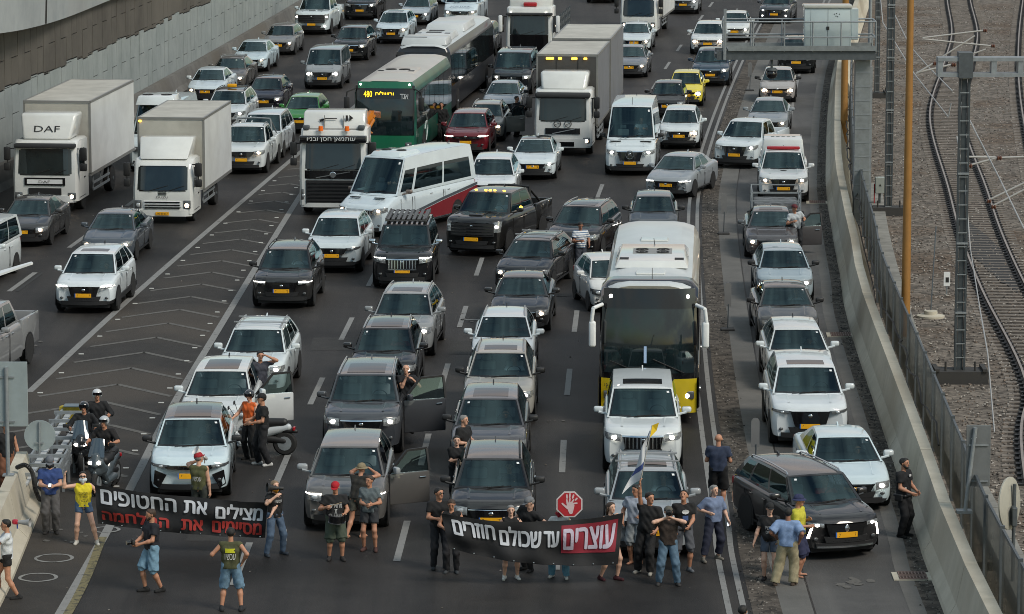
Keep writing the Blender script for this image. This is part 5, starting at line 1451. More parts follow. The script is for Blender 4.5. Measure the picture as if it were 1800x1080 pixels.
    e_ = MB(); hb(e_, -.032, -.083, .018, .013, .010, .008); hb(e_, .032, -.083, .018, .013, .010, .008)
    hb(e_, -.032, -.086, .040, .020, .006, .005); hb(e_, .032, -.086, .040, .020, .006, .005); e_.build('eyes', EYE, root)
    e_ = MB(); hb(e_, 0, -.090, -.052, .024, .008, .006); e_.build('mouth', LIP, root)
    if glasses: e_ = MB(); hb(e_, -.034, -.094, .018, .030, .010, .020); hb(e_, .034, -.094, .018, .030, .010, .020); hb(e_, 0, -.098, .024, .04, .005, .005); e_.build('sunglasses', GLOSSB, root)
    HM3 = lambda x, y, z: HM @ Vector((x, y, z))
    if hair and not helmet:
        hm = HAIR[hair]
        Hh = [(HP(0, .028, .034), HP(0, -.012, .045), .092 * S, .083 * S)]
        pl = [(HP(0, -.062, .075), HM3(0, -1, -.9))]
        if hairlen >= 1: Hh += [(HP(0, .05, .02), HP(0, .07, -.12), .085 * S, .07 * S), (HP(-.06, .03, .0), HP(-.07, .03, -.12), .04 * S, .035 * S), (HP(.06, .03, .0), HP(.07, .03, -.12), .04 * S, .035 * S)]
        if hairlen >= 2: Hh += [(HP(0, .07, -.1), HP(0, .09, -.24), .07 * S, .045 * S)]
        if not hairlen: pl.append((HP(0, .0, -.035), HM3(0, -.45, -1)))
        sdf_obj(Hh, 'hair', hm, root, .0125, .02, pl if hairlen < 1 else [(HP(0, -.055, .07), HM3(0, -1, -.55))], .003, px)
    if beard: sdf_obj([(HP(-.05, -.03, -.05), HP(0, -.06, -.085), .03 * S, .034 * S), (HP(.05, -.03, -.05), HP(0, -.06, -.085), .03 * S, .034 * S)], 'beard', HAIR[hair or 'black'], root, .012, .02)
    if hat in ('cap', 'backcap', 'bucket'):
        hm = cloth(hatcol); sg = -1 if hat != 'backcap' else 1
        sdf_obj([(HP(0, .025, .045), HP(0, -.01, .052), .098 * S, .092 * S)], 'hat', hm, root, .0125, .02, [(HP(0, 0, .045), HM3(0, 0, -1))])
        b = MB()
        if hat == 'bucket':
            b.lathe([(.09, .06), (.15, .03), (.152, .022), (.09, .045)], (0, 0, 0), (0, 0, 1), 18)
            b.v = [tuple(HP(*v)) for v in b.v]
        else:
            n = 9; vs = []
            for zz in (.052, .042):
                for i in range(n):
                    t = math.pi * i / (n - 1); vs.append(HP(.078 * math.cos(t), sg * (.06 + .105 * math.sin(t)), zz - .012 * math.sin(t)))
            b.add(vs, [tuple(range(n)), tuple(range(n, 2 * n))[::-1]] + [(i, i + 1, n + i + 1, n + i) for i in range(n - 1)])
        b.build('hat_brim', hm, root, smooth=40)
    if helmet:
        hm = cloth(helmet) if isinstance(helmet, tuple) else helmet
        hm = mat('helmet_%d' % helmet[0], lin(helmet), .2, coat=1.0)
        sdf_obj([(HP(0, .02, .035), HP(0, -.01, .035), .125 * S, .120 * S)], 'helmet', hm, root, .0125, .02, [(HP(0, 0, -.06), HM3(0, -.2, -1)), (HP(0, -.06, -.02), HM3(0, -1, -.9))])
        b = MB(); b.grid(lambda u, v: tuple(HP(.128 * math.sin(u), -.01 - .128 * math.cos(u) * (.9 + .1 * v), .02 + .07 * v)), -1.1, 1.1, 10, 0, 1, 3); b.build('helmet_visor', GLOSSB, root)
    if scarf: sdf_obj([(HP(-.045, -.03, -.07), HP(.045, -.03, -.07), .052 * S, .052 * S), (HP(0, -.055, -.06), HP(0, -.06, -.13), .05 * S, .03 * S)], 'bandana', cloth(scarf), root, .0125, .02)
    W2 = Matrix.Translation(root.location) @ Matrix.Rotation(R_(yaw), 4, 'Z')
    return dict(root=root, T=T, HP=HP, wl=W2 @ wl_, wr=W2 @ wr_, mid=W2 @ ((wl_ + wr_) / 2 + Vector((0, -.10, .03))), W=W2, s=s, top=tp, up=up, M=lambda v: W2 @ Vector(v))
def decal(P, s, w, h, z, col, back=False, x=0, bold=0.0, y=None):
    """lettering printed on the shirt of person P"""
    d = (-.165 if y is None else y) if not back else .152
    sg = 1 if not back else -1
    W = P['root']
    def fn(a, c):
        q = P['T'](sg * a + x, d + 1.6 * a * a * (1 if not back else -1), z + c); return tuple(q)
    text_on(s, fn, w, h, bold).build('shirt_print', col, P['root'], smooth=0)
# ================================================================== THE TRAFFIC
WH = (205, 212, 214); SIL = (150, 154, 157); GREY = (92, 96, 100); DK = (46, 47, 50); BLK = (22, 22, 24); BRN = (70, 65, 60); BEI = (150, 142, 130)
C = car
# --- left carriageway
C('car', 'dark grey sedan in the far left lane in front of the biggest white box truck', 'sedan', (62, 62, 63), 37, 436, grille='wide', warm=True, lights='right')
C('car', 'blue-grey sedan directly behind the white sport utility car with an oval black grille', 'sedan', (80, 88, 97), 186, 463, grille='wide', warm=True, chrome=True)
C('car', 'white sport utility car with sunroof, black mesh grille and yellow plate beside the chevron wedge', 'suv', (208, 216, 220), 147, 553, grille='big', sunroof=(.10, .30), lamp='slim', lights='drl', cladding=True, mirror=paint(WH))
C('van', 'white passenger van cut off by the left edge of the view', 'van', WH, -72, 508, -5, cat='van')
C('pickup_truck', 'silver grey pickup truck cut off by the left edge, with chrome mirror and open bed', 'bigpickup', (128, 130, 132), -92, 690, -5, cat='pickup truck', chrome=True)
C('pickup_truck', 'white double-cab pickup with a steel roll bar right behind the smaller box truck', 'pickup', (200, 206, 208), 424, 308, cat='pickup truck', warm=True, rails=True)
C('car', 'white people carrier behind the white pickup and beside the green hatchback', 'mpv', (196, 204, 210), 455, 281, warm=True, lights='right')
C('car', 'white saloon with dark windscreen between the wall and the row behind the box trucks', 'sedan', (196, 210, 218), 360, 182, warm=True, mirror=paint(WH))
C('car', 'white sport utility car with black roof and a yellow sign on it', 'suv', (196, 204, 208), 394, 232, roofcol=(24, 24, 25), sunroof=False, rails='black')
C('car', 'brownish grey saloon with black roof bars by the retaining wall', 'sedan', (104, 101, 97), 398, 160, bars=True, warm=True, lights='right')
C('car', 'dark purple hatchback ahead of the white people carrier', 'hatch', (36, 34, 50), 463, 200, warm=True)
C('car', 'bright green hatchback left of the green and white bus', 'hatch', (50, 122, 50), 527, 236, warm=True, lights='right', grille='slot')
C('car', 'white saloon with slim lamps near the foot of the wall', 'sedan', (186, 204, 212), 437, 128, warm=True, lamp='slim')
C('car', 'grey five-door hatchback between the wall and the big white pickup with bonnet vent', 'hatch', (118, 120, 121), 488, 98, warm=True)
C('pickup_truck', 'big white pickup with a black bonnet vent and wide black grille', 'bigpickup', (196, 208, 212), 547, 62, cat='pickup truck', grille='truck', hoodscoop=True, lamp='tall', lights='on', front_light='fog')
C('van', 'silver grey delivery van with bright oval headlamps and black bumper', 'van', (134, 140, 143), 566, 158, cat='van', lamp='round', sunroof=False, bumper=BLACK, cladding=True)
C('car', 'black sport utility car with silver window trim behind the silver grey van', 'suv', (26, 27, 29), 613, 108, chrome=True, grille='big', lights='right')
C('car', 'large black sport utility car cut by the top edge of the view', 'bigsuv', (20, 21, 23), 632, 36, chrome=True, grille='big', lights='right')
C('car', 'white sport utility car with panoramic roof beside the white-roofed bus', 'suv', (190, 204, 212), 687, 78, grille='big', sunroof=(.08, .42), lights='right', warm=True)
C('car', 'pale blue-grey estate car at the top of the view left of the white minibus', 'wagon', (160, 172, 180), 728, 45, lights='right')
C('minibus', 'white minibus with dark lettering on its bonnet at the top of the view', 'bigvan', (192, 206, 214), 808, 50, cat='minibus', warm=True)
mb_top = text_on('BON TOUR', lambda x, y: (x, .30 + (y * .62), 1.235 + y * .28), 1.1, .22)
C('car', 'grey sport utility car between the white-roofed bus and the black-cab truck', 'suv', (84, 90, 95), 838, 100, lights='right', warm=True)
C('van', 'black van with round-cornered bonnet in front of the black-cab truck', 'vito', (30, 33, 38), 898, 168, cat='van', lights='on')
C('car', 'pale silver saloon right in front of the black van', 'sedan', (140, 150, 157), 880, 208, lights='off', mirror=BLACK)
C('car', 'beige-grey crossover with its driver door open behind the dark red car', 'hatch', (140, 136, 128), 850, 250, door=(62,), warm=True, rails=True)
C('car', 'dark red sport utility car with a chrome bar across its nose', 'suv', (112, 14, 28), 818, 276, sunroof=False, grille='slot', chrome=True, lights='drl', lamp='slim')
C('car', 'white saloon with glass black roof and slim lamps right of the red car', 'sedan', (200, 210, 214), 936, 318, roofcol=GLOSSB, lamp='slim', lights='right', mirror=paint(WH))
C('car', 'white sport utility car half hidden behind the red and white minibus', 'suv', (204, 210, 214), 862, 366, lights='off')
C('van', 'tall white delivery van with black grille and radiator star', 'bigvan', (200, 209, 213), 1107, 310, cat='van', grille='big', sidewin='front', mirror=BLACK, bumper=BLACK, chrome=True, cladding=True)
C('car', 'white compact sport utility car partly behind the tall white van', 'suv', (202, 210, 213), 1193, 264, zs=.93, xs=.94, grille='big', lamp='round', sunroof=False, warm=True, lights='right')
C('car', 'small dark car with brown roof left of the yellow hatchback', 'small', (44, 40, 40), 1172, 208, lights='off')
C('car', 'small yellow-green hatchback with one bright headlamp', 'small', (212, 196, 66), 1204, 188, lamp='round', lights='right', grille='slot')
C('car', 'dark blue sport utility car with chrome grille behind the yellow hatchback', 'suv', (48, 66, 84), 1248, 153, chrome=True, grille='big', lights='right')
C('car', 'white crossover with black nose slot, left of the camera gantry end', 'suv', (204, 208, 209), 1243, 97, lamp='round', grille='slot', warm=True, zs=.95, mirror=paint(WH), sunroof=False)
C('car', 'white hatchback seen through the gantry railing', 'hatch', (204, 208, 208), 1290, 73, grille='slot', lights='right', mirror=paint(WH))
C('car', 'dark grey sport utility car with bright fang-like lamps at the top right', 'suv', (66, 70, 76), 1360, 43, dyaw=-6, lamp='slim', lights='on', grille='big', front_light='fog')
C('car', 'small white saloon between the grey curtain-side truck and the white lorry', 'sedan', (196, 206, 210), 1114, 93, warm=True, lights='right')
C('car', 'grey saloon right of the grey curtain-side truck', 'sedan', (112, 116, 121), 1105, 138, warm=True, lights='right')
C('car', 'pale grey sport utility car at the top edge right of the white lorry', 'suv', (160, 166, 170), 1200, 26)
C('car', 'blue-grey saloon at the very top of the view near the centre', 'sedan', (88, 96, 104), 1055, 6)
C('car', 'silver saloon at the very top, left of the white minibus', 'sedan', (150, 158, 164), 772, 8, lights='right')
C('car', 'white hatchback at the very top, right of the white lorry', 'hatch', (196, 206, 210), 1172, 4)
C('car', 'dark estate car at the top edge, left of the big gantry cabinet', 'wagon', (44, 48, 52), 1340, -8)
C('car', 'silver beige hatchback under the gantry with round glowing headlamps', 'small', (158, 154, 152), 1366, 182, lamp='round', warm=True, grille='slot', mirror=BLACK, xs=1.03)
C('car', 'grey saloon right behind the white pickup without light bar', 'sedan', (132, 138, 142), 1348, 242, warm=True, lights='right', dyaw=-2)
C('car', 'black sport utility car partly hidden under the gantry beam', 'suv', (24, 25, 27), 1399, 131, lights='right')
C('pickup_truck', 'white double-cab pickup with black bumper turned across the right lane', 'pickup', (200, 209, 213), 1290, 298, -19, cat='pickup truck', grille='big', bumper=BLACK, lights='right', cladding=True)
C('car', 'silver saloon crossing the double white line at an angle', 'sedan', (140, 146, 151), 1170, 350, -19, lamp='slim', grille='big', lights='drl')
C('car', 'dark blue-grey hatchback half hidden behind the yellow and white coach', 'hatch', (78, 84, 90), 1148, 430, lamp='slim', lights='drl', mirror=BLACK)
C('car', 'black-brown sport utility car with open sunroof behind the man in the striped shirt', 'suv', (40, 35, 36), 1003, 460, -14, sunroof=(.08, .36), lights='off', chrome=True, rails=True)
C('car', 'black estate car with two silver roof bars in front of the striped-shirt man', 'wagon', (34, 34, 36), 914, 517, -14, bars=True, warm=True)
C('car', 'dark brown-grey saloon with its right headlamp glowing orange, ahead of the black estate', 'sedan', (50, 49, 50), 912, 588, -2, warm=True, lights='right', chrome=True)
C('car', 'small white hatchback squeezed beside the coach, facing right', 'small', (206, 206, 204), 1086, 551, 15, lights='off')
C('pickup_truck', 'huge black pickup truck with orange roof lamps', 'bigpickup', (36, 35, 34), 828, 452, -21, cat='pickup truck', grille='truck', lamp='tall', lights='right', hoodscoop=True, bumper=BLACK)
C('car', 'black off-road car with a slatted roof rack and chrome-barred grille', 'jeep', (34, 34, 37), 707, 510, grille='bars', rack=True, mirror=CHROME, lights='drl', hoodscoop=False)
C('car', 'white crossover behind the dark matt sport utility car, by the red and white minibus', 'suv', (196, 207, 211), 583, 482, lamp='slim', cladding=True, lights='off', dyaw=-3, mirror=paint(WH), sunroof=False)
C('car', 'dark brown-black sport utility car with angular white lamps beside the chevron wedge', 'suv', (50, 48, 47), 495, 545, dyaw=-1, grille='big', lights='drl', lamp='slim', cladding=True, mirror=BLACK, sunroof=False, rails='black')
C('car', 'silver crossover with roof rails behind the black car with a reflective pink roof edge', 'suv', (134, 137, 138), 703, 632, dyaw=-3, rails=True, lights='right', grille='big')
C('car', 'black sport utility car with panoramic roof in the second lane, fourth from the front', 'suv', (36, 35, 38), 672, 702, sunroof=(.06, .60), rails=True, chrome=True, grille='big', lights='right', xs=.98)
C('car', 'dark grey large sport utility car whose bald driver stands in the open door', 'bigsuv', (70, 73, 78), 635, 806, sunroof=(.06, .50), rails=True, chrome=True, grille='big', lights='on', door=(68,))
C('car', 'bronze-grey sport utility car with open door at the front of the second lane', 'suv', (104, 102, 100), 606, 938, sunroof=False, lamp='wrap', lights='drl', grille='big', door=(64,), mirror=paint(SIL))
C('car', 'white sport utility car with roof bars, third from the front in the leftmost through lane', 'suv', (202, 211, 214), 440, 703, bars=True, dyaw=-2, grille='big', lights='right', xs=1.0, mirror=paint(WH))
C('car', 'white crossover with panoramic roof whose driver stands in the open door', 'suv', (204, 208, 208), 377, 786, sunroof=(.05, .60), door=(66,), lights='off', mirror=paint(WH))
C('car', 'white electric crossover with black roof behind the left banner', 'suv', (196, 212, 218), 333, 882, 4.5, roofcol=(26, 25, 26), grille='slot', lamp='slim', lights='off', intake=False, sunroof=(.06, .62), mirror=BLACK)
C('car', 'white small crossover in the third lane, behind the beige-silver one', 'hatch', (200, 208, 212), 883, 668, zs=1.03, xs=1.03, rails=True, lights='off', mirror=paint(WH))
C('car', 'beige-silver crossover with pale seats in the third lane', 'suv', (152, 150, 144), 876, 750, rails=True, sunroof=(.12, .38), seat='beige', lights='on', mirror=BLACK)
C('car', 'dark grey crossover with a driver in white, behind the brown-black car at the right banner', 'suv', (86, 86, 90), 858, 842, sunroof=(.08, .5), mirror=BLACK, lights='off')
C('car', 'brown-black sport utility car at the head of the third lane behind the right banner', 'suv', (50, 46, 43), 863, 962, sunroof=False, chrome=True, lights='off', mirror=BLACK, rails='black', grille='wide')
C('car', 'white off-road car with sunroof in front of the coach', 'jeep', (206, 211, 212), 1130, 838, grille='bars', sunroof=(.12, .34), lights='on', mirror=paint(WH))
C('car', 'silver-grey sport utility car with roof bars at the head of the fourth lane', 'suv', (146, 152, 156), 1140, 985, bars=True, rails=True, sunroof=(.1, .4), mirror=paint(SIL), lights='off')
# --- right-hand lane
C('pickup_truck', 'white double-cab pickup with a red light bar and white canopy', 'pickup', (206, 210, 211), 1377, 359, cat='pickup truck', warm=True, cladding=True, bumper=BLACK, grille='big')
C('car', 'dark grey saloon with its driver door open towards the right barrier', 'sedan', (84, 82, 84), 1357, 458, warm=True, door=(72,), sunroof=(.1, .4), mirror=paint(GREY))
C('car', 'pale blue-silver hatchback right behind the grey-beige saloon', 'hatch', (150, 164, 171), 1381, 535, mirror=BLACK, dyaw=2, xs=1.03, lights='on')
C('car', 'grey-beige saloon with black-edged roof behind the white hybrid hatchback', 'sedan', (92, 91, 88), 1387, 607, mirror=BLACK, roofcol=(58, 56, 54), lights='off', dyaw=3)
C('car', 'white hatchback with gold-lit headlamp in the right-hand lane', 'wagon', (204, 210, 211), 1408, 692, lights='left', warm=True, mirror=paint(WH), dyaw=2, ls=.97)
C('car', 'large white sport utility car with broad black crest grille and sunroof', 'bigsuv', (206, 212, 215), 1424, 790, grille='big', sunroof=(.07, .27), lights='off', lamp='slim', cladding=False, dyaw=1, mirror=paint(WH))
C('car', 'white saloon overlapped by the dark seven-seat car at the lower right', 'sedan', (196, 212, 217), 1500, 902, dyaw=5, lights='right', warm=False, mirror=paint(WH), xs=1.02)
p85 = C('car', 'dark grey seven-seat car standing askew across the right-hand lane', 'bigsuv', (46, 45, 47), 1488, 986, 26, zs=.89, xs=.93, ls=.95, sunroof=False, rails=True, grille='big', lights='on', lamp='slim')

TRG = 'lorries in the jam'
def root_at(name, label, cat, px, py, yaw, group=None):
    p = G(px, py); return thing(name, label, cat, (p.x, p.y, 0), yaw, group)
BOXW = mat('box_white', (.62, .64, .64), .5, var=.05, vs=1.2, dirt=.25); BOXTOP = mat('box_top_dusty', (.46, .445, .40), .8, var=.12, vs=1.1, dirt=.25); BOXF = mat('box_front', (.42, .41, .37), .6, var=.06, dirt=.3)
CURT = mat('curtain_grey', (.17, .18, .20), .55, var=.1, vs=1.2, dirt=.2); TRIMG = mat('box_trim', (.26, .26, .25), .4, .4)
PW = paint((206, 208, 206))
# 1: big white box truck, far left
r = root_at('lorry', 'largest white box lorry, with roof deflector, in the far left lane by the wall', 'lorry', 80, 374, R_(-5.4), TRG)
F, S_, w = truck_cab(r, PW, 2.42, 2.0, .42, 2.62, (1.42, 2.28))
S_(-w * .62, w * .62, 1.0, 1.28, .03, GLOSSB, 'grille'); S_(-w * .54, w * .54, 1.06, 1.22, .06, WHITEP, 'grille_panel')
emblem_text('DAF', r, 0, F(0, 1.1) - .105, 1.14, .42, .10, INK, 'lettering')
S_(-w * .93, w * .93, .38, .62, .035, BOXW, 'bumper'); S_(-w * .5, w * .5, .66, .9, .03, BLACK, 'lower_grille'); lampset(r, F, .98, .62, .30, .24, 1, True)
q = MB(); q.rbox(-w + .08, w - .08, -.06, .26, 2.36, 2.52, .05, 2); q.build('sun_visor', DARKIN, r)
q = MB(); q.rbox(-1.06, 1.06, .35, 1.9, 2.62, 3.55, .12, 3, fn=lambda c: (c.x * (1 if c.z > 3 else .84), c.y + (.45 if c.z > 3 and c.y < 1 else 0), c.z)); q.build('roof_deflector', PW, r)
emblem_text('DAF', r, 0, .50, 3.02, .95, .24, INK, 'deflector_lettering').matrix_local = Matrix.Translation((0, .50, 3.02)) @ Matrix.Rotation(R_(-26), 4, 'X') @ Matrix.Translation((0, -.50, -3.02)) @ Matrix.Translation((0, .02, .0))
cargo_box(r, 2.5, 2.25, 10.6, 1.15, 3.85, BOXW, BOXTOP, BOXF, TRIMG); chassis(r, 2.4, 1.5, 9.2, (1.25, 6.7)); side_guard(r, 2.4, 3.0, 6.0); add_plate(r, 0, F(0, .5) - .05, .42)
# 2: smaller box truck
r = root_at('lorry', 'smaller white box lorry beside the chevron wedge, one headlamp glowing', 'lorry', 286, 394, R_(-5.0), TRG)
F, S_, w = truck_cab(r, PW, 2.18, 1.75, .36, 2.30, (1.22, 2.02), rake=.30)
S_(-w * .62, w * .62, .62, .82, .03, WHITEP, 'grille'); 
for z in (.56, .66, .76): S_(-w * .58, w * .58, z, z + .04, .05, GLOSSB, 'grille_slot')
S_(-w * .96, w * .96, .28, .50, .045, PW, 'bumper'); lampset(r, F, .88, .70, .26, .30, 1, True)
emblem_text('ISUZU', r, 0, F(0, 1.0) - .03, .96, .42, .075, INK)
q = MB()
for z in (1.04, 1.09, 1.14): q.box(-.15, .15, F(0, z) - .02, F(0, z) + .0, z, z + .022)
q.build('logo_stripes', INK, r, smooth=0)
q = MB(); q.rbox(-.98, .98, .35, 1.75, 2.28, 3.0, .06, 2, fn=lambda c: (c.x * (1 if c.z > 2.6 else .88), c.y + (.75 if c.z > 2.6 and c.y < 1 else 0), c.z)); q.build('roof_deflector', PW, r)
cargo_box(r, 2.42, 1.9, 8.0, 1.0, 3.6, BOXW, BOXTOP, BOXF, TRIMG); chassis(r, 2.1, 1.3, 7.9, (1.0, 5.6), .42); side_guard(r, 2.2, 2.4, 4.9); add_plate(r, 0, F(0, .4) - .06, .32)
q = MB(); q.ball((-1.12, 1.86, 3.48), .06, .03, .04, 8, 6); q.build('marker_lamp', AMBER, r)
# 3: lettered tractor unit
r = root_at('lorry', 'white lorry with Hebrew lettering on a black visor and an orange crane behind the cab', 'lorry', 586, 380, yaw_at(130), TRG)
F, S_, w = truck_cab(r, PW, 2.48, 2.2, .40, 3.12, (1.72, 2.62), rake=.2)
S_(-w * .80, w * .80, .45, 1.30, .03, BLACK, 'grille')
for i in range(6): S_(-w * .74, w * .74, .52 + i * .13, .56 + i * .13, .05, GLOSSB, 'grille_bar')
S_(-w * .90, w * .90, 1.36, 1.66, .03, GLOSSB, 'upper_grille'); q = MB(); q.lathe([(.10, 0), (.12, .02), (.10, .03)], (0, F(0, 1.5) - .08, 1.5), (0, 1, 0), 16); q.build('badge', CHROME, r)
q = MB(); q.beam((-.62, F(0, 1.4) - .06, 1.40), (.62, F(0, 1.6) - .06, 1.62), .02, .03); q.build('grille_diagonal', CHROME, r)
lampset(r, F, 1.08, .78, .20, .42, False); S_(-w * .94, w * .94, .32, .48, .04, PW, 'bumper')
q = MB(); q.rbox(-w + .03, w - .03, -.10, .25, 2.66, 2.92, .04, 2); vz = q.build('sun_visor', GLOSSB, r)
text_on('עותמאן חסן ובניו', lambda a, c: (a - .05, -.112, 2.79 + c), 1.75, .17).build('visor_lettering', WHITEP, vz, smooth=0)
q = MB(); q.rbox(-1.12, 1.12, .5, 2.0, 3.10, 3.72, .08, 2, fn=lambda c: (c.x, c.y + (.30 if c.z > 3.4 and c.y < 1.2 else 0), c.z)); q.build('roof_deflector', PW, r)
q = MB(); q.prism([(-.55, .60, 3.44), (-.3, .61, 3.50), (.1, .61, 3.50), (.1, .60, 3.47), (-.3, .60, 3.46), (-.5, .59, 3.36)], (0, -.012, 0)); q.prism([(.42, .60, 3.40), (.50, .60, 3.40), (.50, .61, 3.6), (.42, .61, 3.6)], (0, -.012, 0)); q.prism([(.55, .60, 3.40), (.7, .61, 3.5), (.55, .62, 3.62)], (0, -.012, 0)); q.build('deflector_emblem', INK, r, smooth=0)
q = MB(); q.box(-.95, .95, .40, .44, 3.118, 3.14); q.box(-.36, -.34, .50, .62, 3.15, 3.6); q.box(.34, .36, .50, .62, 3.15, 3.6); q.build('roof_seams', TRIMG, r, smooth=0)
for x in (-1.0, 1.0): q = MB(); q.rbox(x - .12, x + .12, .3, .55, 3.1, 3.26, .04, 2); q.build('roof_vent', DKSTEEL, r)
for x in (-.45, .5): q = MB(); q.cyl((x, .18, 3.08), (x, .18, 3.25), .09, .08, 10); q.build('beacon', ORANGE, r)
q = MB(); q.rbox(-1.0, 1.0, .22, .34, 1.74, 1.80, .02, 1); q.rbox(-.85, -.3, .03, .12, 1.74, 1.86, .02, 1); q.build('dashboard', cloth((120, 150, 60)) if 'cloth' in globals() else BLACK, r)
q = MB(); q.rbox(-1.15, 1.15, 2.5, 8.5, 1.0, 1.5, .05, 1); q.build('load_deck', DKSTEEL, r); chassis(r, 2.45, 1.8, 8.5, (1.4, 5.2, 6.5))
ORP = paint((196, 116, 28)); q = MB(); q.rbox(.35, .95, 2.5, 3.1, 1.4, 3.0, .05, 2); q.beam((.75, 2.8, 2.7), (1.15, 3.2, 3.4), .22, .28); q.beam((1.15, 3.1, 3.4), (1.2, 5.6, 3.1), .2, .24); q.cyl((1.0, 2.75, 2.75), (1.25, 3.0, 3.2), .06, .06, 10); q.beam((.8, 2.9, 3.1), (.3, 4.5, 3.3), .1, .14); q.cyl((1.0, 3.0, 3.25), (1.0, 4.6, 2.95), .05, .05, 8)
q.tube([Vector((.5, 2.45, 2.6 + .3 * math.sin(i * .5))) + Vector((i * .09, .02 * i, .045 * i)) for i in range(9)], .03, 6); q.build('crane_arm', ORP, r)
q = MB()
for k in range(4): q.tube([Vector((.4 + k * .1 + .12 * math.sin(i * .8 + k), 2.44, 2.0 + i * .17)) for i in range(9)], .025, 5)
q.rbox(-1.1, -.3, 2.4, 2.9, 1.4, 2.5, .05, 1); q.build('crane_hoses', BLACK, r)
# 4: grey curtain-side truck
r = root_at('lorry', 'curtain-side lorry with white cab, four amber lamps on the box and a trailer', 'lorry', 989, 275, yaw_at(Y_(108)) + R_(-1), TRG)
F, S_, w = truck_cab(r, PW, 2.38, 1.9, .42, 2.72, (1.48, 2.36))
S_(-w * .60, w * .60, .92, 1.16, .03, GLOSSB, 'grille'); q = MB(); q.beam((-.42, F(0, 1) - .05, .94), (.5, F(0, 1) - .05, 1.14), .02, .03); q.build('grille_diagonal', STEEL, r)
for x in (-.22, .22):
    q = MB(); q.lathe([(.15, 0), (.15, .01), (.12, .01), (.12, 0)], (x, F(0, 1.3) - .04, 1.34), (0, 1, 0), 20, 0, False); q.beam((x - .10, F(0, 1.3) - .05, 1.30), (x + .10, F(0, 1.3) - .05, 1.38), .015, .02); q.build('ring_emblem', DARKIN, r, smooth=0)
S_(-w * .96, w * .96, .36, .72, .045, PW, 'bumper'); S_(-w * .40, w * .40, .42, .60, .07, GLOSSB, 'lower_grille'); lampset(r, F, .98, .66, .28, .24, 1, True)
q = MB(); q.rbox(-w + .06, w - .06, -.14, .28, 2.40, 2.62, .08, 3); q.build('sun_visor', DARKIN, r)
q = MB(); q.rbox(-1.02, 1.02, .35, 1.85, 2.70, 3.42, .14, 3, fn=lambda c: (c.x * (1 if c.z > 3 else .9), c.y + (.5 if c.z > 3 and c.y < 1 else 0), c.z)); q.build('roof_deflector', PW, r)
BFD = mat('box_front_dark', (.055, .054, .052), .6, var=.1)
bx = cargo_box(r, 2.55, 2.1, 8.6, 1.05, 4.0, CURT, BOXTOP, BFD, TRIMG)
for x, ww in ((-.72, .16), (-.3, .07), (.3, .12), (.76, .07)): q = MB(); q.rbox(x - ww, x + ww, 2.03, 2.08, 3.80, 3.88, .01, 1); q.build('marker_lamp', AMBER, bx)
for x in (-.45, .45): q = MB(); q.box(x - .01, x + .01, 2.07, 2.085, 1.2, 3.9); q.build('panel_seam', BLACK, bx, smooth=0)
chassis(r, 2.4, 1.5, 16.8, (1.25, 6.4, 11.0, 14.6)); side_guard(r, 2.5, 2.8, 5.6)
cargo_box(r, 2.55, 9.3, 17.0, 1.05, 4.05, CURT, BOXTOP, BFD, TRIMG, name='trailer_box')
# 5: black-cab truck
r = root_at('lorry', 'lorry with black front, white mirrors and a steel flatbed at the top of the view', 'lorry', 930, 122, yaw_at(Y_(138)), TRG)
F, S_, w = truck_cab(r, PW, 2.42, 2.2, .42, 3.15, (1.78, 2.68), low=GLOSSB)
S_(-w * .96, w * .96, .4, 1.76, .03, GLOSSB, 'front_mask'); lampset(r, F, .95, .7, .2, .3, False)
for x in (-.95, .85): q = MB(); q.ball((x, F(0, 2.9) - .03, 2.86), .05, .03, .05, 8, 6); q.build('marker_lamp', LAMPON, r)
q = MB(); q.rbox(-w + .02, w - .02, -.08, .24, 2.74, 2.88, .04, 1); q.build('sun_visor', DARKIN, r)
for sg in (-1, 1): q = MB(); q.rbox(sg * (w + .26) - .10, sg * (w + .26) + .10, -.10, .04, 1.9, 2.75, .05, 2); q.build('mirror_shell', WHITEP, r)
q = MB(); q.rbox(-.35, .35, .5, .8, 3.16, 3.38, .06, 2); q.build('light_bar', REDL, r)
q = MB(); q.rbox(-1.1, 1.1, .9, 2.0, 3.1, 3.6, .1, 2); q.build('roof_deflector', PW, r)
q = MB(); q.box(-1.25, 1.25, 2.6, 10.5, 1.15, 1.35)
for x in (-1.22, 1.22):
    for y in range(9): q.beam((x, 2.8 + y * .92, 1.3), (x, 2.8 + y * .92, 2.5), .07, .07)
    for z in (1.6, 1.95, 2.3): q.beam((x, 2.7, z), (x, 10.4, z), .03, .16)
q.build('flatbed', DKSTEEL, r, smooth=0); chassis(r, 2.4, 1.5, 10.4, (1.4, 7.2, 8.5))
# 6: white lorry, top
r = root_at('lorry', 'white lorry with a light grey box at the top edge, right of centre', 'lorry', 1122, 66, yaw_at(Y_(150)) + R_(-2), TRG)
F, S_, w = truck_cab(r, PW, 2.1, 1.75, .38, 2.30, (1.22, 2.05), rake=.28); S_(-w * .6, w * .6, .6, .8, .03, BLACK, 'grille'); S_(-w * .95, w * .95, .3, .5, .04, PW, 'bumper'); lampset(r, F, .82, .72, .22, .26, True, True)
cargo_box(r, 2.4, 1.9, 8.5, 1.0, 3.5, BOXW, BOXTOP, BOXF, TRIMG); chassis(r, 2.1, 1.4, 8.4, (1.1, 6.0), .42); side_guard(r, 2.2, 2.6, 5)
q = MB(); q.ball((1.15, 2.4, 1.0), .05, .05, .05, 8, 6); q.build('marker_lamp', REDL, r)
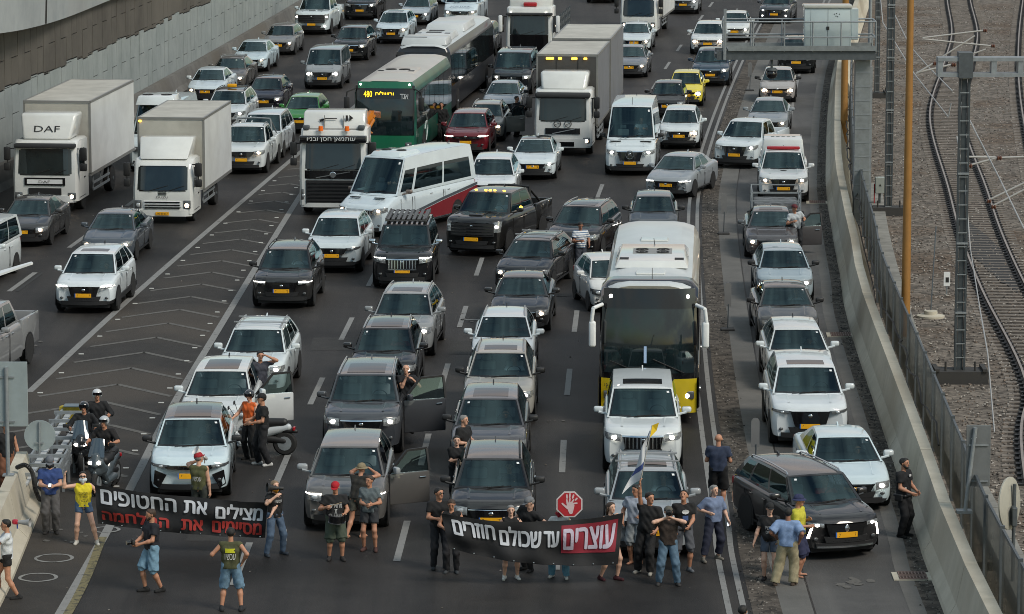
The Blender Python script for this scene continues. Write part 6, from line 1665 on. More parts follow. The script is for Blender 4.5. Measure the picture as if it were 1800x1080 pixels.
# 7: campervan behind trucks
b7 = C('camper_van', 'white camper van with two round roof vents between the two box lorries', 'bigvan', (190, 202, 206), 268, 304, 0, cat='camper van', lights='off', plate=False)
roof_unit(b7['root'], -.8, .8, .8, 2.6, 2.6, 2.95, paint(WH), fans=((-.4, 1.5, .22), (.35, 1.5, .22)), vents=False)
# 8: red and white minibus
m8 = C('minibus', 'red and white minibus standing askew, radiator star in a striped grille', 'bigvan', (196, 208, 214), 630, 417, -33, cat='minibus', grille='big', chrome=True, bumper=BLACK, mirror=mat('mirror_bronze', (.25, .2, .18), .3, .5), warm=True, lights='on', ls=1.14, roofcol=(198, 210, 216))
r = m8['root']; w = m8['w']; L = m8['L']
REDP = paint((120, 24, 34)); GREYS = paint((88, 96, 104))
q = MB(); x_ = w + .006
q.add([(x_, .5, .32), (x_, L - .05, .32), (x_, L - .05, 1.12), (x_, L * .62, .86), (x_, L * .34, .62), (x_, .9, .56)], [(0, 1, 2, 3, 4, 5)]); q.build('red_stripe', REDP, r, smooth=0)
q = MB(); x_ = w + .009; q.add([(x_, .9, .58), (x_, L * .34, .64), (x_, L * .62, .88), (x_, L - .05, 1.14), (x_, L - .05, 1.24), (x_, L * .62, .98), (x_, L * .34, .74), (x_, .9, .68)], [(0, 1, 6, 7), (1, 2, 5, 6), (2, 3, 4, 5)]); q.build('grey_stripe', GREYS, r, smooth=0)
for x in [i * .09 for i in range(-5, 6)]: m8['slab'](x * 1.0 - .014, x + .014, .68, .93, .04, CHROME, 'grille_bar', nx=1, t=.02)
q = MB(); q.lathe([(.14, 0), (.14, .02), (.12, .02), (.12, 0)], (0, m8['ny'](0, .8) - .07, .82), (0, 1, 0), 18, 0, False)
for a in (90, 210, 330): q.beam((0, m8['ny'](0, .8) - .06, .82), (.12 * math.cos(R_(a)), m8['ny'](0, .8) - .06, .82 + .12 * math.sin(R_(a))), .02, .02)
q.build('star_emblem', CHROME, r, smooth=0)
roof_unit(r, -.62, .62, 1.9, 3.5, 2.62, 2.78, paint((196, 208, 212)), fans=((-.3, 2.6, .18), (.3, 2.6, .18)), vents=False)
q = MB()
for sg in (-1, 1): q.rbox(sg * .48 - .2, sg * .48 + .2, .62, .72, 1.30, 1.325, .005, 1)
q.build('bonnet_vents', BLACK, r, smooth=0)
# extra bits on some vehicles
def roots(lbl):
    for o in bpy.data.objects:
        if o.get('label', '').startswith(lbl): return o
r = roots('white minibus with dark lettering'); mb_top.build('bonnet_lettering', mat('ink_navy', (.02, .03, .09), .6), r, smooth=0)
r = roots('huge black pickup')
for x in (-.5, -.16, 0, .16, .5): q = MB(); q.rbox(x - .05, x + .05, 2.02, 2.10, 1.985, 2.03, .015, 1); q.build('roof_lamp', AMBER, r)
q = MB(); q.rbox(-.12, .12, -.01, .02, 1.08, 1.14, .01, 1)
for sg in (-1, 1):
    q = MB(); q.tube([Vector((sg * .78, 4.05, 1.35)), Vector((sg * .74, 4.1, 1.92)), Vector((0, 4.1, 1.95))], .045, 8); q.tube([Vector((sg * .74, 4.1, 1.85)), Vector((sg * .84, 4.9, 1.36))], .04, 8); q.build('roll_bar', BLACK, r)
q = MB(); q.ball((1.16, 1.85, 1.5), .06, .04, .05, 8, 6); q.build('mirror_indicator', AMBER, r)
r = roots('white double-cab pickup with a steel roll bar')
for sg in (-1, 1):
    q = MB(); q.tube([Vector((sg * .74, 3.55, 1.2)), Vector((sg * .66, 3.6, 1.86)), Vector((0, 3.6, 1.9))], .035, 8); q.tube([Vector((sg * .68, 3.6, 1.8)), Vector((sg * .76, 4.6, 1.2))], .03, 8); q.build('roll_bar', STEEL, r)
r = roots('white double-cab pickup with a red light bar')
q = MB(); q.rbox(-.62, .62, 2.0, 2.26, 1.80, 1.92, .04, 2); q.build('light_bar', REDL, r)
q = MB(); q.rbox(-.86, .86, 3.48, 5.2, 1.1, 2.05, .08, 2, fn=lambda c: (c.x * (.86 if c.z > 1.5 else 1), c.y, c.z)); q.build('canopy', paint((206, 210, 211)), r)
q = MB(); q.ball((0, .85, 1.15), .13, .10, .012, 10, 6); q.build('bonnet_emblem', INK, r); q = MB(); 
for i in range(5): q.rbox(-.45 + i * .2, -.32 + i * .2, 4.1, 4.2, 2.055, 2.062, .002, 1)
q.build('roof_lettering', INK, r, smooth=0)
r = roots('tall white delivery van')
q = MB(); q.lathe([(.17, 0), (.17, .02), (.145, .02), (.145, 0)], (0, -.06, .85), (0, 1, 0), 18, 0, False)
for a in (90, 210, 330): q.beam((0, -.055, .85), (.15 * math.cos(R_(a)), -.055, .85 + .15 * math.sin(R_(a))), .02, .025)
q.build('star_emblem', CHROME, r, smooth=0)
q = MB()
for sg in (-1, 1): q.rbox(sg * .6 - .22, sg * .6 + .22, .62, .72, 1.30, 1.325, .005, 1)
q.cyl((0, 1.9, 2.62), (0, 2.15, 2.9), .012, .008, 5); q.build('bonnet_vents', BLACK, r, smooth=0)
r = roots('white sport utility car with black roof and a yellow'); q = MB(); q.rbox(-.2, .2, 2.3, 2.5, 1.72, 1.86, .03, 2); q.build('roof_sign', PLATE, r)
r = roots('white electric crossover'); 
text_on('CHERY', lambda a, c: (a, -.02, .80 + c), .5, .045).build('bonnet_lettering', INK, r, smooth=0)
q = MB()
for sg in (-1, 1):
    pts = [(.52, .62), (.80, .72), (.84, .38), (.70, .30)]
    q.prism([Vector((sg * x, .16 * (x / .78) ** 2 + (.34 * max(0, (x / .93 - .84) / .16) ** 2) - .03, z)) for x, z in (pts if sg < 0 else pts[::-1])], (0, .05, 0))
q.build('corner_intake', GLOSSB, r, smooth=0)
r = p85['root']; w85 = p85['w']
for sg in (-1, 1):
    f = lambda z: p85['ny'](.82 * w85, z)
    q = MB(); q.prism([Vector((sg * (.80 * w85), f(.6) - .03, .78)), Vector((sg * (.84 * w85), f(.6) - .02, .78)), Vector((sg * (.93 * w85), f(.5) + .06, .50)), Vector((sg * (.89 * w85), f(.5) + .02, .50))], (0, .03, 0)); q.build('daytime_lamp', LAMPON, r)
p85['slab'](-.72 * w85, .72 * w85, .30, .34, .03, CHROME, 'bumper_trim')
q = MB(); q.ball((0, p85['ny'](0, .72) - .03, .72), .05, .012, .08, 8, 6); q.build('lion_emblem', CHROME, r)
# small flat trailer between the light-bar pickup and the grey saloon
p = G(1366, 425); r = thing('cage_trailer', 'low steel cage trailer between the pickup with the red light bar and the grey saloon', 'trailer', tuple(p), yaw_at(p.y))
q = MB(); q.box(-.85, .85, 1.6, 3.9, .55, .63); q.build('trailer_floor', DKSTEEL, r)
q = MB()
for x in (-.84, .84):
    for y in (1.62, 3.88): q.beam((x, y, .6), (x, y, 1.5), .05, .05)
    for z in (.9, 1.2, 1.5): q.beam((x, 1.6, z), (x, 3.9, z), .03, .04)
for y in (1.62, 3.88):
    for z in (.9, 1.2, 1.5): q.beam((-.84, y, z), (.84, y, z), .04, .04)
q.build('cage', STEEL, r, smooth=0)
q = MB(); q.rbox(-.78, .78, 1.8, 3.7, .64, 1.1, .08, 2); q.build('load', mat('tarp_grey', (.16, .17, .18), .8, var=.5, vs=3), r)
for sg in (-1, 1): wheel(r, sg * 1.0, 2.7, .36, sg, .22)

# --- buses
GREENB = paint((24, 118, 84)); GRN2 = mat('bus_side_green', (.010, .095, .066), .35, coat=.35, var=.25, vs=.8)
PINKR = mat('bus_roof_dusty', (.46, .43, .40), .55, coat=.2, var=.05, vs=.6, dirt=.15)
B1 = bus('bus', 'green and white bus, line 480, with an orange destination sign', 676, 287, -1.5, 12.2, 2.55, 3.36, GRN2, PINKR, None, ws=(1.15, 2.95), win=(1.4, 2.8))
r = B1['root']
B1['slab'](-1.1, 1.1, 3.02, 3.28, .02, GREENB, 'roof_cowl'); B1['slab'](-1.2, 1.2, .35, 1.12, .015, GREENB, 'front_bumper')
sg_ = B1['slab'](-1.02, 1.02, 2.62, 2.98, .04, GLOSSB, 'destination_sign')
AM2 = emit('sign_amber', (1.0, .62, .02), 1.6)
fy = lambda z: B1['F'](.5, z) - .055
text_on('480', lambda a, c: (-.68 + a, fy(2.79) + 0, 2.79 + c), .34, .26).build('sign_number', AM2, sg_, smooth=0)
text_on('ירושלים', lambda a, c: (.0 + a, fy(2.79), 2.79 + c), .74, .24).build('sign_text', AM2, sg_, smooth=0)
text_on('אגד', lambda a, c: (.80 + a, fy(2.70), 2.70 + c), .34, .22).build('sign_operator', WHITEP, sg_, smooth=0)
for x in (-1.0, 1.0): q = MB(); q.ball((x, B1['F'](x, 3.15) - .03, 3.17), .04, .02, .04, 8, 6); q.build('marker_lamp', LAMPON, r)
roof_unit(r, -.85, .85, 3.0, 5.6, 3.26, 3.42, PINKR, fans=((-.28, 4.1, .24), (.28, 4.1, .24)))
q = MB(); q.rbox(-.45, .45, 1.6, 2.2, 3.29, 3.34, .02, 1); q.rbox(-.45, .45, 7.5, 8.1, 3.29, 3.34, .02, 1); q.build('roof_hatch', PINKR, r)
lampset(r, B1['F'], .95, .75, .3, .2, False)
for sg in (-1, 1): q = MB(); q.tube([Vector((sg * 1.2, .2, 3.0)), Vector((sg * 1.5, -.1, 2.9)), Vector((sg * 1.52, -.1, 2.7))], .03, 6); q.rbox(sg * 1.52 - .11, sg * 1.52 + .11, -.2, -.02, 2.15, 2.7, .05, 2); q.build('mirror', BLACK, r)
SW = mat('swoosh_white', (.5, .55, .55), .4)
for sg in (-1, 1):
    q = MB(); q.tube([Vector((sg * 1.29, 3.2 + .5 * math.sin(i * .35), .6 + i * .12)) for i in range(10)], .02, 4); q.tube([Vector((sg * 1.29, 2.9 + i * .14, 1.1 + .3 * math.sin(i * .5))) for i in range(8)], .02, 4); q.build('side_emblem', SW, r)
WHR = mat('bus_roof_white', (.52, .55, .56), .45, coat=.3, var=.06, vs=.7, dirt=.15); DKB = mat('bus_side_dark', (.02, .024, .032), .35, coat=.3, var=.2)
B2 = bus('bus', 'dark-sided articulated bus with a pale roof and large roof units behind the green bus', 743, 207, -1, 17.5, 2.55, 3.25, DKB, WHR, None)
r = B2['root']
roof_unit(r, -1.05, 1.05, .4, 2.5, 3.22, 3.55, WHR, vents=False, name='battery_pack', taper=.08); roof_unit(r, -.9, .9, 3.2, 6.2, 3.22, 3.50, WHR, vents=True); roof_unit(r, -.95, .95, 8.0, 12.5, 3.22, 3.55, WHR, vents=False, name='battery_pack')
for y in (3.9, 4.9): q = MB(); q.box(-.35, .35, y, y + .5, 3.505, 3.515); q.build('roof_grille', BLACK, r)
q = MB(); q.box(-.9, .1, .7, .95, 3.55, 3.565); q.build('roof_slot', BLACK, r)
lampset(r, B2['F'], .95, .8, .3, .2, False)
# yellow and white coach
YEL = paint((196, 172, 30)); BLKF = GLOSSB
B3 = bus('coach', 'white and yellow touring coach with a black front, in the fourth lane', 1140, 748, -1.5, 12.6, 2.55, 3.62, mat('coach_side', (.62, .58, .5), .3, coat=.6, var=.05), WHR, None, ws=(1.35, 3.0), win=(1.6, 3.0), hgt_low=1.05, nose=.2, dark_corner=True)
r = B3['root']; S_ = B3['slab']
S_(-1.22, 1.22, .32, 1.20, .03, YEL, 'front_bumper'); S_(-1.16, 1.16, 3.0, 3.50, .035, GLOSSB, 'roof_visor')
q = MB(); q.grid(lambda u, v: (u * 1.24 * (1 - .0 * v), .24 + .12 * abs(u) ** 2.5 * .8 + 1.05 * v, lerp(3.46, 3.665, min(1, v * 2.5)) - .10 * abs(u) ** 8 - .12 * abs(u) ** 16 * (1)), -1, 1, 16, 0, 1, 8); q.build('roof_cap', GLOSSB, r, smooth=60)
q = MB()
for sg in (-1, 1): q.add([(sg * 1.288, .06, 1.2), (sg * 1.288, 1.3, 1.2), (sg * 1.288, 1.3, .35), (sg * 1.288, .06, .35)], [(0, 1, 2, 3)])
q.build('side_panel', YEL, r, smooth=0)
for x in (-.98, .98): q = MB(); q.ball((x, B3['F'](x, 3.3) - .04, 3.30), .05, .02, .05, 8, 6); q.build('marker_lamp', LAMPON, r)
lampset(r, B3['F'], .98, .78, .36, .2, True)
roof_unit(r, -.98, .98, 3.0, 6.6, 3.62, 3.80, paint((206, 208, 206)), fans=((-.28, 4.75, .17), (.28, 4.75, .17), (-.28, 5.25, .17), (.28, 5.25, .17)))
q = MB(); q.box(-.52, .52, 4.5, 5.5, 3.802, 3.806); q.build('fan_plate', TRIMG, r)
for y in (1.7, 8.0): q = MB(); q.rbox(-.38, .38, y, y + .55, 3.63, 3.69, .02, 1); q.build('roof_hatch', paint((206, 208, 206)), r)
q = MB(); q.cyl((.05, 6.0, 3.78), (.0, 7.2, 3.84), .015, .01, 5); q.cyl((.05, 1.4, 3.6), (.05, 1.5, 3.85), .012, .008, 5); q.build('aerial', BLACK, r)
for sg in (-1, 1): q = MB(); q.rbox(sg * 1.44 - .09, sg * 1.44 + .09, -.26, -.08, 2.05, 2.72, .06, 3); q.tube([Vector((sg * 1.2, .15, 3.1)), Vector((sg * 1.42, -.2, 3.05)), Vector((sg * 1.46, -.2, 2.7))], .05, 8); q.build('mirror', WHITEP, r, smooth=60)
text_on('שמאי', lambda a, c: (-.95 + a, B3['F'](-.95, 1.0) - .07, 1.02 + c), .36, .13).build('front_lettering', INK, r, smooth=0)
q = MB(); q.tube([Vector((-.2, B3['F'](0, 1.4) - .06, 1.36)), Vector((-1.0, B3['F'](1, 1.6) - .05, 1.66))], .015, 5); q.tube([Vector((.9, B3['F'](.9, 1.4) - .06, 1.36)), Vector((.1, B3['F'](.1, 1.6) - .05, 1.72))], .015, 5); q.build('wiper', BLACK, r)
q = MB(); q.box(-.13, -.06, B3['F'](0, 1.7) - .05, B3['F'](0, 1.7) - .03, 1.62, 2.05); q.build('windscreen_pennant', emit('pennant', (.4, .55, .8), .0), r)
# ================================================================== STREET FURNITURE, RAILWAY MASTS
def lattice(root, p0, p1, w, m, name, step=.45):
    """square steel mast: four angle bars with rungs"""
    p0, p1 = Vector(p0), Vector(p1); q = MB()
    for a in (-1, 1):
        q.box(a * w / 2 - .03, a * w / 2 + .03, -w * .35, w * .35, 0, (p1 - p0).length)
    q.build(name, m, root, smooth=0)
    q = MB(); z = .3
    while z < (p1 - p0).length:
        q.box(-w / 2, w / 2, -w * .36, -w * .34, z, z + .028); q.box(-w / 2, w / 2, w * .34, w * .36, z, z + .028); z += step
    q.build('mast_rungs', STEEL, root, smooth=0)
    q = MB(); q.box(-w / 2 + .05, w / 2 - .05, -.03, .03, 0, (p1 - p0).length); q.build('mast_web', m, root, smooth=0)
MASTM = mat('mast_steel', (.052, .064, .072), .6, .2, var=.15, vs=4)
def mast(name, label, px, py, w, h, m=MASTM, base=(1.0, .35), group='railway masts'):
    p = G(px, py); r = thing(name, label, 'mast', tuple(p), 0, group)
    lattice(r, (0, 0, 0), (0, 0, h), w, m, 'mast_column', .38)
    q = MB(); q.box(-base[0], base[0], -.4, .4, 0, base[1]); 
    for x in (-base[0] + .1, base[0] - .1): q.box(x - .06, x + .06, -.45, .45, base[1], base[1] + .08)
    for x in (-.25, .25): q.cyl((x * 1.6, -.2, base[1]), (x * 1.6, -.2, base[1] + .25), .03, .03, 6)
    q.build('mast_foot', mat('foot_dark', (.035, .034, .033), .8), r, smooth=0)
    q = MB()
    for i in range(1, int(h / 1.9)): q.box(-w * .62, w * .62, -w * .5, w * .5, i * 1.9, i * 1.9 + .05)
    q.build('mast_plate', STEEL, r, smooth=0)
    return r
m3 = mast('railway_mast', 'tall dark steel mast between the fence and the railway track, carrying a box girder', 1686, 672, .24, 8.6, base=(.75, .35))
m1 = mast('railway_mast', 'dark steel mast beside the trackside cabinet, right of the gantry leg', 1561, 378, .22, 9.5, base=(.75, .3))
m2 = mast('railway_mast', 'thin dark steel mast just right of the grey gantry cabinet', 1541, 172, .18, 8, base=(.5, .25))
# girder on the near mast
P3 = G(1686, 672); zt_ = RY(1686, 118, P3.y).z
gd = thing('girder', 'horizontal steel box girder with square cut-outs leaving the frame on the right', 'girder', (P3.x, P3.y, zt_))
q = MB(); x0, x1 = -.75, 4.2
for z in (-.20, .22): q.box(x0, x1, -.22, .22, z - .05, z + .05)
x = x0
while x < x1: q.box(x, x + .14, -.20, .20, -.16, .18); x += .72
q.build('girder_frame', STEEL, gd, smooth=0)
q = MB(); q.box(-.19, .19, -.26, .26, -.28, .40); q.build('girder_clamp', DKSTEEL, gd, smooth=0)
# insulated tubes and wires
def wire(label, pts, r=.018, m=None, cat='cable', name='cable', group=None):
    q = MB(); q.tube(pts, r, 6); return tag(q.build(name, m or mat('wire_grey', (.33, .33, .33), .5), smooth=60), label, cat, group)
Y3 = P3.y
TB = mat('tube_white', (.38, .37, .355), .5)
def tubes(name, label, y, segs, r=.035):
    t = thing(name, label, 'bracket', tuple(RY(*segs[0][0], y)), 0); iv = Matrix.Translation(-t.location)
    for a, b_ in segs:
        q = MB(); q.cyl(iv @ RY(*a, y), iv @ RY(*b_, y), r, r, 8); q.build('tube', TB, t, smooth=60)
    for a, b_ in segs[:2]:
        c_ = iv @ RY(*b_, y); q = MB(); q.lathe([(.05, 0), (.09, .04), (.05, .08), (.09, .12), (.05, .16)], c_, (1, 0, 0), 10); q.build('insulator', mat('insulator', (.12, .05, .03), .3), t)
tubes('catenary_bracket', 'upper pair of pale tubes crossing above the left rail', Y_(108), [((1622, 67), (1728, 54)), ((1622, 69), (1742, 81)), ((1652, 103), (1714, 63)), ((1695, 100), (1733, 87))])
tubes('catenary_bracket', 'pale tubes reaching in from the amber pole to the box girder', Y_(92), [((1610, 130), (1640, 112)), ((1612, 128), (1672, 114))])
tubes('catenary_bracket', 'white tubes coming in at the right edge above the rails, below the girder', Y_(88), [((1800, 322), (1734, 354)), ((1800, 334), (1742, 364))])
tubes('catenary_bracket', 'dark and pale tube reaching from the mast towards the right edge, just below the girder', Y_(84), [((1800, 276), (1752, 278)), ((1752, 278), (1700, 292)), ((1696, 276), (1750, 277))])
wire('white cable running down past the left side of the tall mast', [RY(1546, -20, Y_(120)), RY(1552, 40, Y_(116)), RY(1607, 130, Y_(100)), RY(1667, 206, Y_(92)), RY(1672, 182, Y_(92))], .022)
wire('white cable running from the top of the view behind the ochre pole to the girder', [RY(1550, -20, Y_(125)), RY(1600, 82, Y_(112)), RY(1632, 118, Y_(100)), RY(1674, 160, Y_(92))], .022)
wire('long white cable hanging from the tall mast down to the ballast', [RY(1685, 172, Y_(84)), RY(1720, 242, Y_(82)), RY(1760, 320, Y_(78)), RY(1800, 402, Y_(74))], .022)
wire('thin white cable down the front of the tall mast with small rings', [RY(1682, 240, Y_(74)), RY(1697, 330, Y_(72)), RY(1706, 440, Y_(70)), RY(1722, 540, Y_(66)), RY(1736, 620, Y_(64)), RY(1748, 760, Y_(60))], .018)
# amber poles
def pole(label, px, py, r0, r1, top, m, name='pole', cat='pole', group=None):
    p = G(px, py); h = RY(px, top, p.y).z; t = thing(name, label, cat, tuple(p), 0, group)
    q = MB(); q.cyl((0, 0, 0), (0, 0, h), r0, r1, 14); q.build('shaft', m, t, smooth=60)
    q = MB(); q.lathe([(r0 * 1.8, 0), (r0 * 1.8, .05), (r0 * 1.2, .06), (r0 * 1.15, .3)], (0, 0, 0), (0, 0, 1), 14); q.build('base_collar', m, t, smooth=40); return t
AMP = mat('pole_ochre', lin((146, 104, 48)), .6, var=.08, dirt=.15)
pole('tall ochre pole between the gantry leg and the tall steel mast', 1591, 602, .135, .09, -60, AMP, group='ochre poles')
pole('ochre pole behind the camera gantry, right of the barrier', 1483, 262, .15, .13, -60, AMP, group='ochre poles')
pole('grey round pole beside the gantry cabinet', 1528, 158, .10, .08, -30, STEEL, cat='pole')
# --- camera gantry
pg = G(1512, 392); gz = RY(1512, 88, pg.y).z
gt = thing('gantry', 'steel camera gantry reaching over the right-hand lane, with railings', 'gantry', (pg.x, pg.y, 0))
gx = lambda px: (px - 1512) / F_PX * (pg.y * CP + (CAM_H - gz) * SP) + 0
GST = mat('gantry_steel', lin((128, 134, 136)), .55, .2, var=.14, vs=4, dirt=.15)
q = MB(); q.box(-.26, .26, -.26, .26, 0, gz - .25); q.build('gantry_leg', GST, gt, smooth=0)
q = MB()
for i in range(11): q.box(-.27, .27, -.275, -.262, .4 + i * .5, .44 + i * .5)
q.box(-.45, .45, -.45, .45, 0, .12); q.box(.262, .36, -.1, .1, .6, gz - .6); q.build('leg_bands', STEEL, gt, smooth=0)
xa, xb = gx(1254), gx(1532)
q = MB(); q.box(xa, xb, -.62, -.50, gz - .30, gz + .02); q.box(xa, xb, .50, .62, gz - .30, gz + .02)
for i in range(12): x = xa + (xb - xa) * i / 11; q.box(x - .04, x + .04, -.5, .5, gz - .25, gz - .1)
q.build('deck_beam', DKSTEEL, gt, smooth=0)
q = MB(); q.box(xa + .4, xb, -.66, .66, gz + .025, gz + .07); q.box(xa + .4, xb, -.70, -.66, gz + .02, gz + .20); q.box(xa + .4, xb, .66, .70, gz + .02, gz + .20); q.build('deck', GST, gt, smooth=0)
q = MB(); xr = gx(1268)
for yy in (-.66, .66):
    for z in (.5, 1.05): q.cyl((xr, yy, gz + z), (xb, yy, gz + z), .028, .028, 8)
    for x in (xr, xr + 1.0, xr + 2.1, xr + 3.1, xr + 4.1, xb): q.cyl((x, yy, gz), (x, yy, gz + 1.07), .026, .026, 8)
for x in (xr, xb):
    for z in (.5, 1.05): q.cyl((x, -.66, gz + z), (x, .66, gz + z), .028, .028, 8)
q.box(xr - .05, xr + .05, -.68, -.60, gz - .3, gz + 1.5); q.build('railing', STEEL, gt, smooth=60)
cb = thing('equipment_cabinet', 'pale grey double-door equipment cabinet standing on the gantry', 'cabinet', (pg.x + gx(1449), pg.y, gz + .08))
CBM = paint((172, 186, 190)); w_ = gx(1490) - gx(1408)
q = MB(); q.rbox(-w_ / 2, w_ / 2, -.35, .35, .05, 1.42, .02, 2); q.build('cabinet_body', CBM, cb)
q = MB(); q.rbox(-w_ / 2 - .03, w_ / 2 + .03, -.40, .40, 1.42, 1.54, .03, 2); q.build('cabinet_roof', paint((176, 178, 172)), cb)
q = MB(); q.rbox(w_ / 2 + .005, w_ / 2 + .26, -.25, .3, .3, 1.4, .02, 1); q.build('side_box', CBM, cb)
q = MB()
for x in (0,): q.box(x - .006, x + .006, -.356, -.348, .1, 1.38)
for x in (-w_ / 2 + .22, w_ / 2 - .04): q.box(x - .004, x + .004, -.355, -.349, .1, 1.38)
q.build('door_seam', BLACK, cb, smooth=0)
q = MB(); q.rbox(-.05, .05, -.38, -.35, .66, .78, .008, 1); q.build('lock', BLACK, cb)
q = MB()
for x, z in ((.22, 1.22), (.28, 1.15), (.34, 1.13), (.40, 1.22), (.30, 1.24)): q.box(x - .015, x + .02, -.357, -.350, z - .02, z + .012)
q.build('sticker_marks', INK, cb, smooth=0)
def cam_ball(label, px, py, dz, r=.2, drop=0):
    x = gx(px); z = RY(px, py, pg.y).z
    t = thing('traffic_camera', label, 'camera', (pg.x + x, pg.y - .45, z)); q = MB(); q.ball((0, 0, 0), r, r, r * .95, 16, 12); q.build('dome', GLOSSB, t, smooth=180)
    q = MB(); q.cyl((0, 0, 0), (0, 0, dz), .045, .045, 10); q.lathe([(r * .7, 0), (r * 1.05, -.06), (r * 1.05, -.10), (r * .9, -.12)], (0, 0, r * .55 + .1), (0, 0, 1), 14); q.build('bracket', DKSTEEL, t, smooth=40)
cam_ball('black dome camera in front of the gantry deck', 1319, 92, .35, .17); cam_ball('black dome camera hanging on a rod below the gantry', 1351, 128, .55, .20)
cam_ball('small black camera bracket at the left end of the gantry', 1268, 93, .25, .12)
# trackside cabinet
p = G(1546, 366); t = thing('signal_box', 'small pale trackside box with a warning triangle next to the gantry leg', 'cabinet', (p.x, p.y, 0))
q = MB(); q.cyl((0, 0, 0), (0, 0, .6), .05, .05, 8); q.build('stand', DKSTEEL, t); q = MB(); q.rbox(-.18, .18, -.12, .12, .55, 1.15, .02, 1); q.build('box', paint((150, 156, 152)), t)
q = MB(); q.prism([(-.05, -.125, .82), (.05, -.125, .82), (0, -.125, .91)], (0, -.004, 0)); q.build('warning_triangle', INK, t, smooth=0)
q = MB(); q.cyl((-.2, 0, 0), (-.2, 0, .9), .02, .02, 6); q.build('marker_rod', REDL, t)
p = G(1636, 558); t = thing('ground_anchor', 'round pale anchor plate with a thin stay rod on the ballast', 'anchor', (p.x, p.y, 0))
q = MB(); q.lathe([(.42, 0), (.42, .06), (.2, .10), (.2, .2), (.05, .22)], (0, 0, 0), (0, 0, 1), 20); q.build('plate', CONC, t); q = MB(); q.cyl((0, 0, .2), (.25, 1.2, 2.6), .018, .018, 6); q.build('stay_rod', DKSTEEL, t)
p = G(1664, 520); t = thing('marker_plate', 'small white plate with a black square beside the tall mast', 'sign', (p.x, p.y, 0))
q = MB(); q.cyl((0, .02, 0), (0, .02, .5), .02, .02, 6); q.build('post', STEEL, t); q = MB(); q.box(-.10, .10, -.01, .01, .3, .75); q.build('plate', WHITEP, t); q = MB(); q.box(-.04, .06, -.016, -.012, .42, .58); q.build('black_square', INK, t)
# flexible marker posts in the strip
for (px, py, ty, lab) in ((1272, 412, 340, 'dark marker post on a square foot, left of the cage trailer'), (1279, 581, 497, 'marker post on a square foot beside the coach windscreen'), (1327, 838, 735, 'faint grey marker post behind the dark seven-seat car'), (1318, 160, 110, 'marker post on a dark foot under the gantry, beside the blue car')):
    p = G(px, py); h = RY(px, ty, p.y).z; t = thing('marker_post', lab, 'post', tuple(p), 0, 'marker posts in the strip')
    q = MB(); q.rbox(-.20, .20, -.20, .20, 0, .07, .02, 1); q.build('foot', mat('foot_dark', (0, 0, 0)), t); q = MB(); q.cyl((0, 0, .05), (.02, 0, h * .55), .018, .018, 6); q.build('post', DKSTEEL, t)
    q = MB(); n = 12; q.prism([(-.10, 0, h * .5)] + [(.10, 0, h * .5)] + [(.10 * math.cos(math.pi * i / n), 0, h - .1 + .10 * math.sin(math.pi * i / n)) for i in range(n + 1)], (0, .015, 0)); q.build('panel', mat('panel_clear', (.16, .16, .16), .5), t, smooth=0)
# --- signs seen from behind
BACK = mat('sign_back', (.36, .42, .44), .45, .35, var=.08, vs=2, dirt=.2)
yS = Y_(55.5); p = RY(15, 832, yS)
t = thing('road_sign', 'large rectangular sign seen from behind on the left barrier', 'sign', (p.x, p.y, p.z - .05))
z = lambda py: RY(20, py, yS).z - t.location.z; xx = lambda px: RY(px, 700, yS).x - t.location.x
q = MB(); q.rbox(xx(-14), xx(49), -.02, .0, z(750), z(636), .008, 1); q.build('sign_plate', BACK, t, smooth=0)
q = MB(); q.cyl((0, -.06, 0), (0, -.06, z(645)), .045, .045, 10); q.box(-.12, .12, -.12, .12, 0, .03); q.build('sign_post', STEEL, t)
q = MB()
for pz in (663, 741): q.box(xx(0) - .1, xx(26), -.05, -.022, z(pz) - .018, z(pz) + .018)
q.build('sign_clamps', STEEL, t, smooth=0)
yS2 = Y_(58.6); p = RY(70, 800, yS2); t = thing('road_sign', 'round sign seen from behind on the end of the left barrier', 'sign', (p.x, p.y, 1.15))
c0 = RY(70, 766, yS2); q = MB(); q.lathe([(.36, 0), (.36, .02), (.345, .025)], (c0.x - t.location.x, 0, c0.z - 1.15), (0, 1, 0), 32); q.build('sign_plate', BACK, t, smooth=40)
q = MB(); q.cyl((0, -.04, 0), (.01, -.04, c0.z - 1.15 + .33), .022, .022, 8); q.build('sign_post', STEEL, t)
q = MB(); q.box(-.1, .1, -.05, -.02, .28, .31); q.build('sign_clamps', STEEL, t, smooth=0)
yS3 = Y_(54.2); p = RY(1690, 985, yS3); t = thing('road_sign', 'grey rectangular sign seen from behind on the right barrier', 'sign', (p.x, p.y, 1.15))
x0, x1 = RY(1698, 800, yS3).x - p.x, RY(1741, 800, yS3).x - p.x; z0, z1 = RY(1700, 855, yS3).z - 1.15, RY(1700, 747, yS3).z - 1.15
q = MB(); q.rbox(x0, x1, -.02, 0, z0, z1, .01, 1); q.build('sign_plate', mat('sign_back_dark', (.17, .18, .185), .55, .3, var=.1), t, smooth=0)
q = MB(); q.cyl((.05, -.06, 0), (.24, -.06, z1 - .05), .045, .045, 10); q.box(-.13, .2, -.14, .12, -.02, .04); q.build('sign_post', STEEL, t)
q = MB(); q.box(x0 + .05, x1 - .05, -.05, -.022, z0 + .1, z0 + .13); q.box(x0 + .05, x1 - .05, -.05, -.022, z1 - .45, z1 - .42); q.build('sign_clamps', STEEL, t, smooth=0)
q = MB(); q.prism([(x0 + .1, -.024, z1 - .30), (x0 + .17, -.024, z1 - .34), (x0 + .22, -.024, z1 - .27), (x0 + .15, -.024, z1 - .23)], (0, -.003, 0)); q.build('sticker', WHITEP, t, smooth=0)
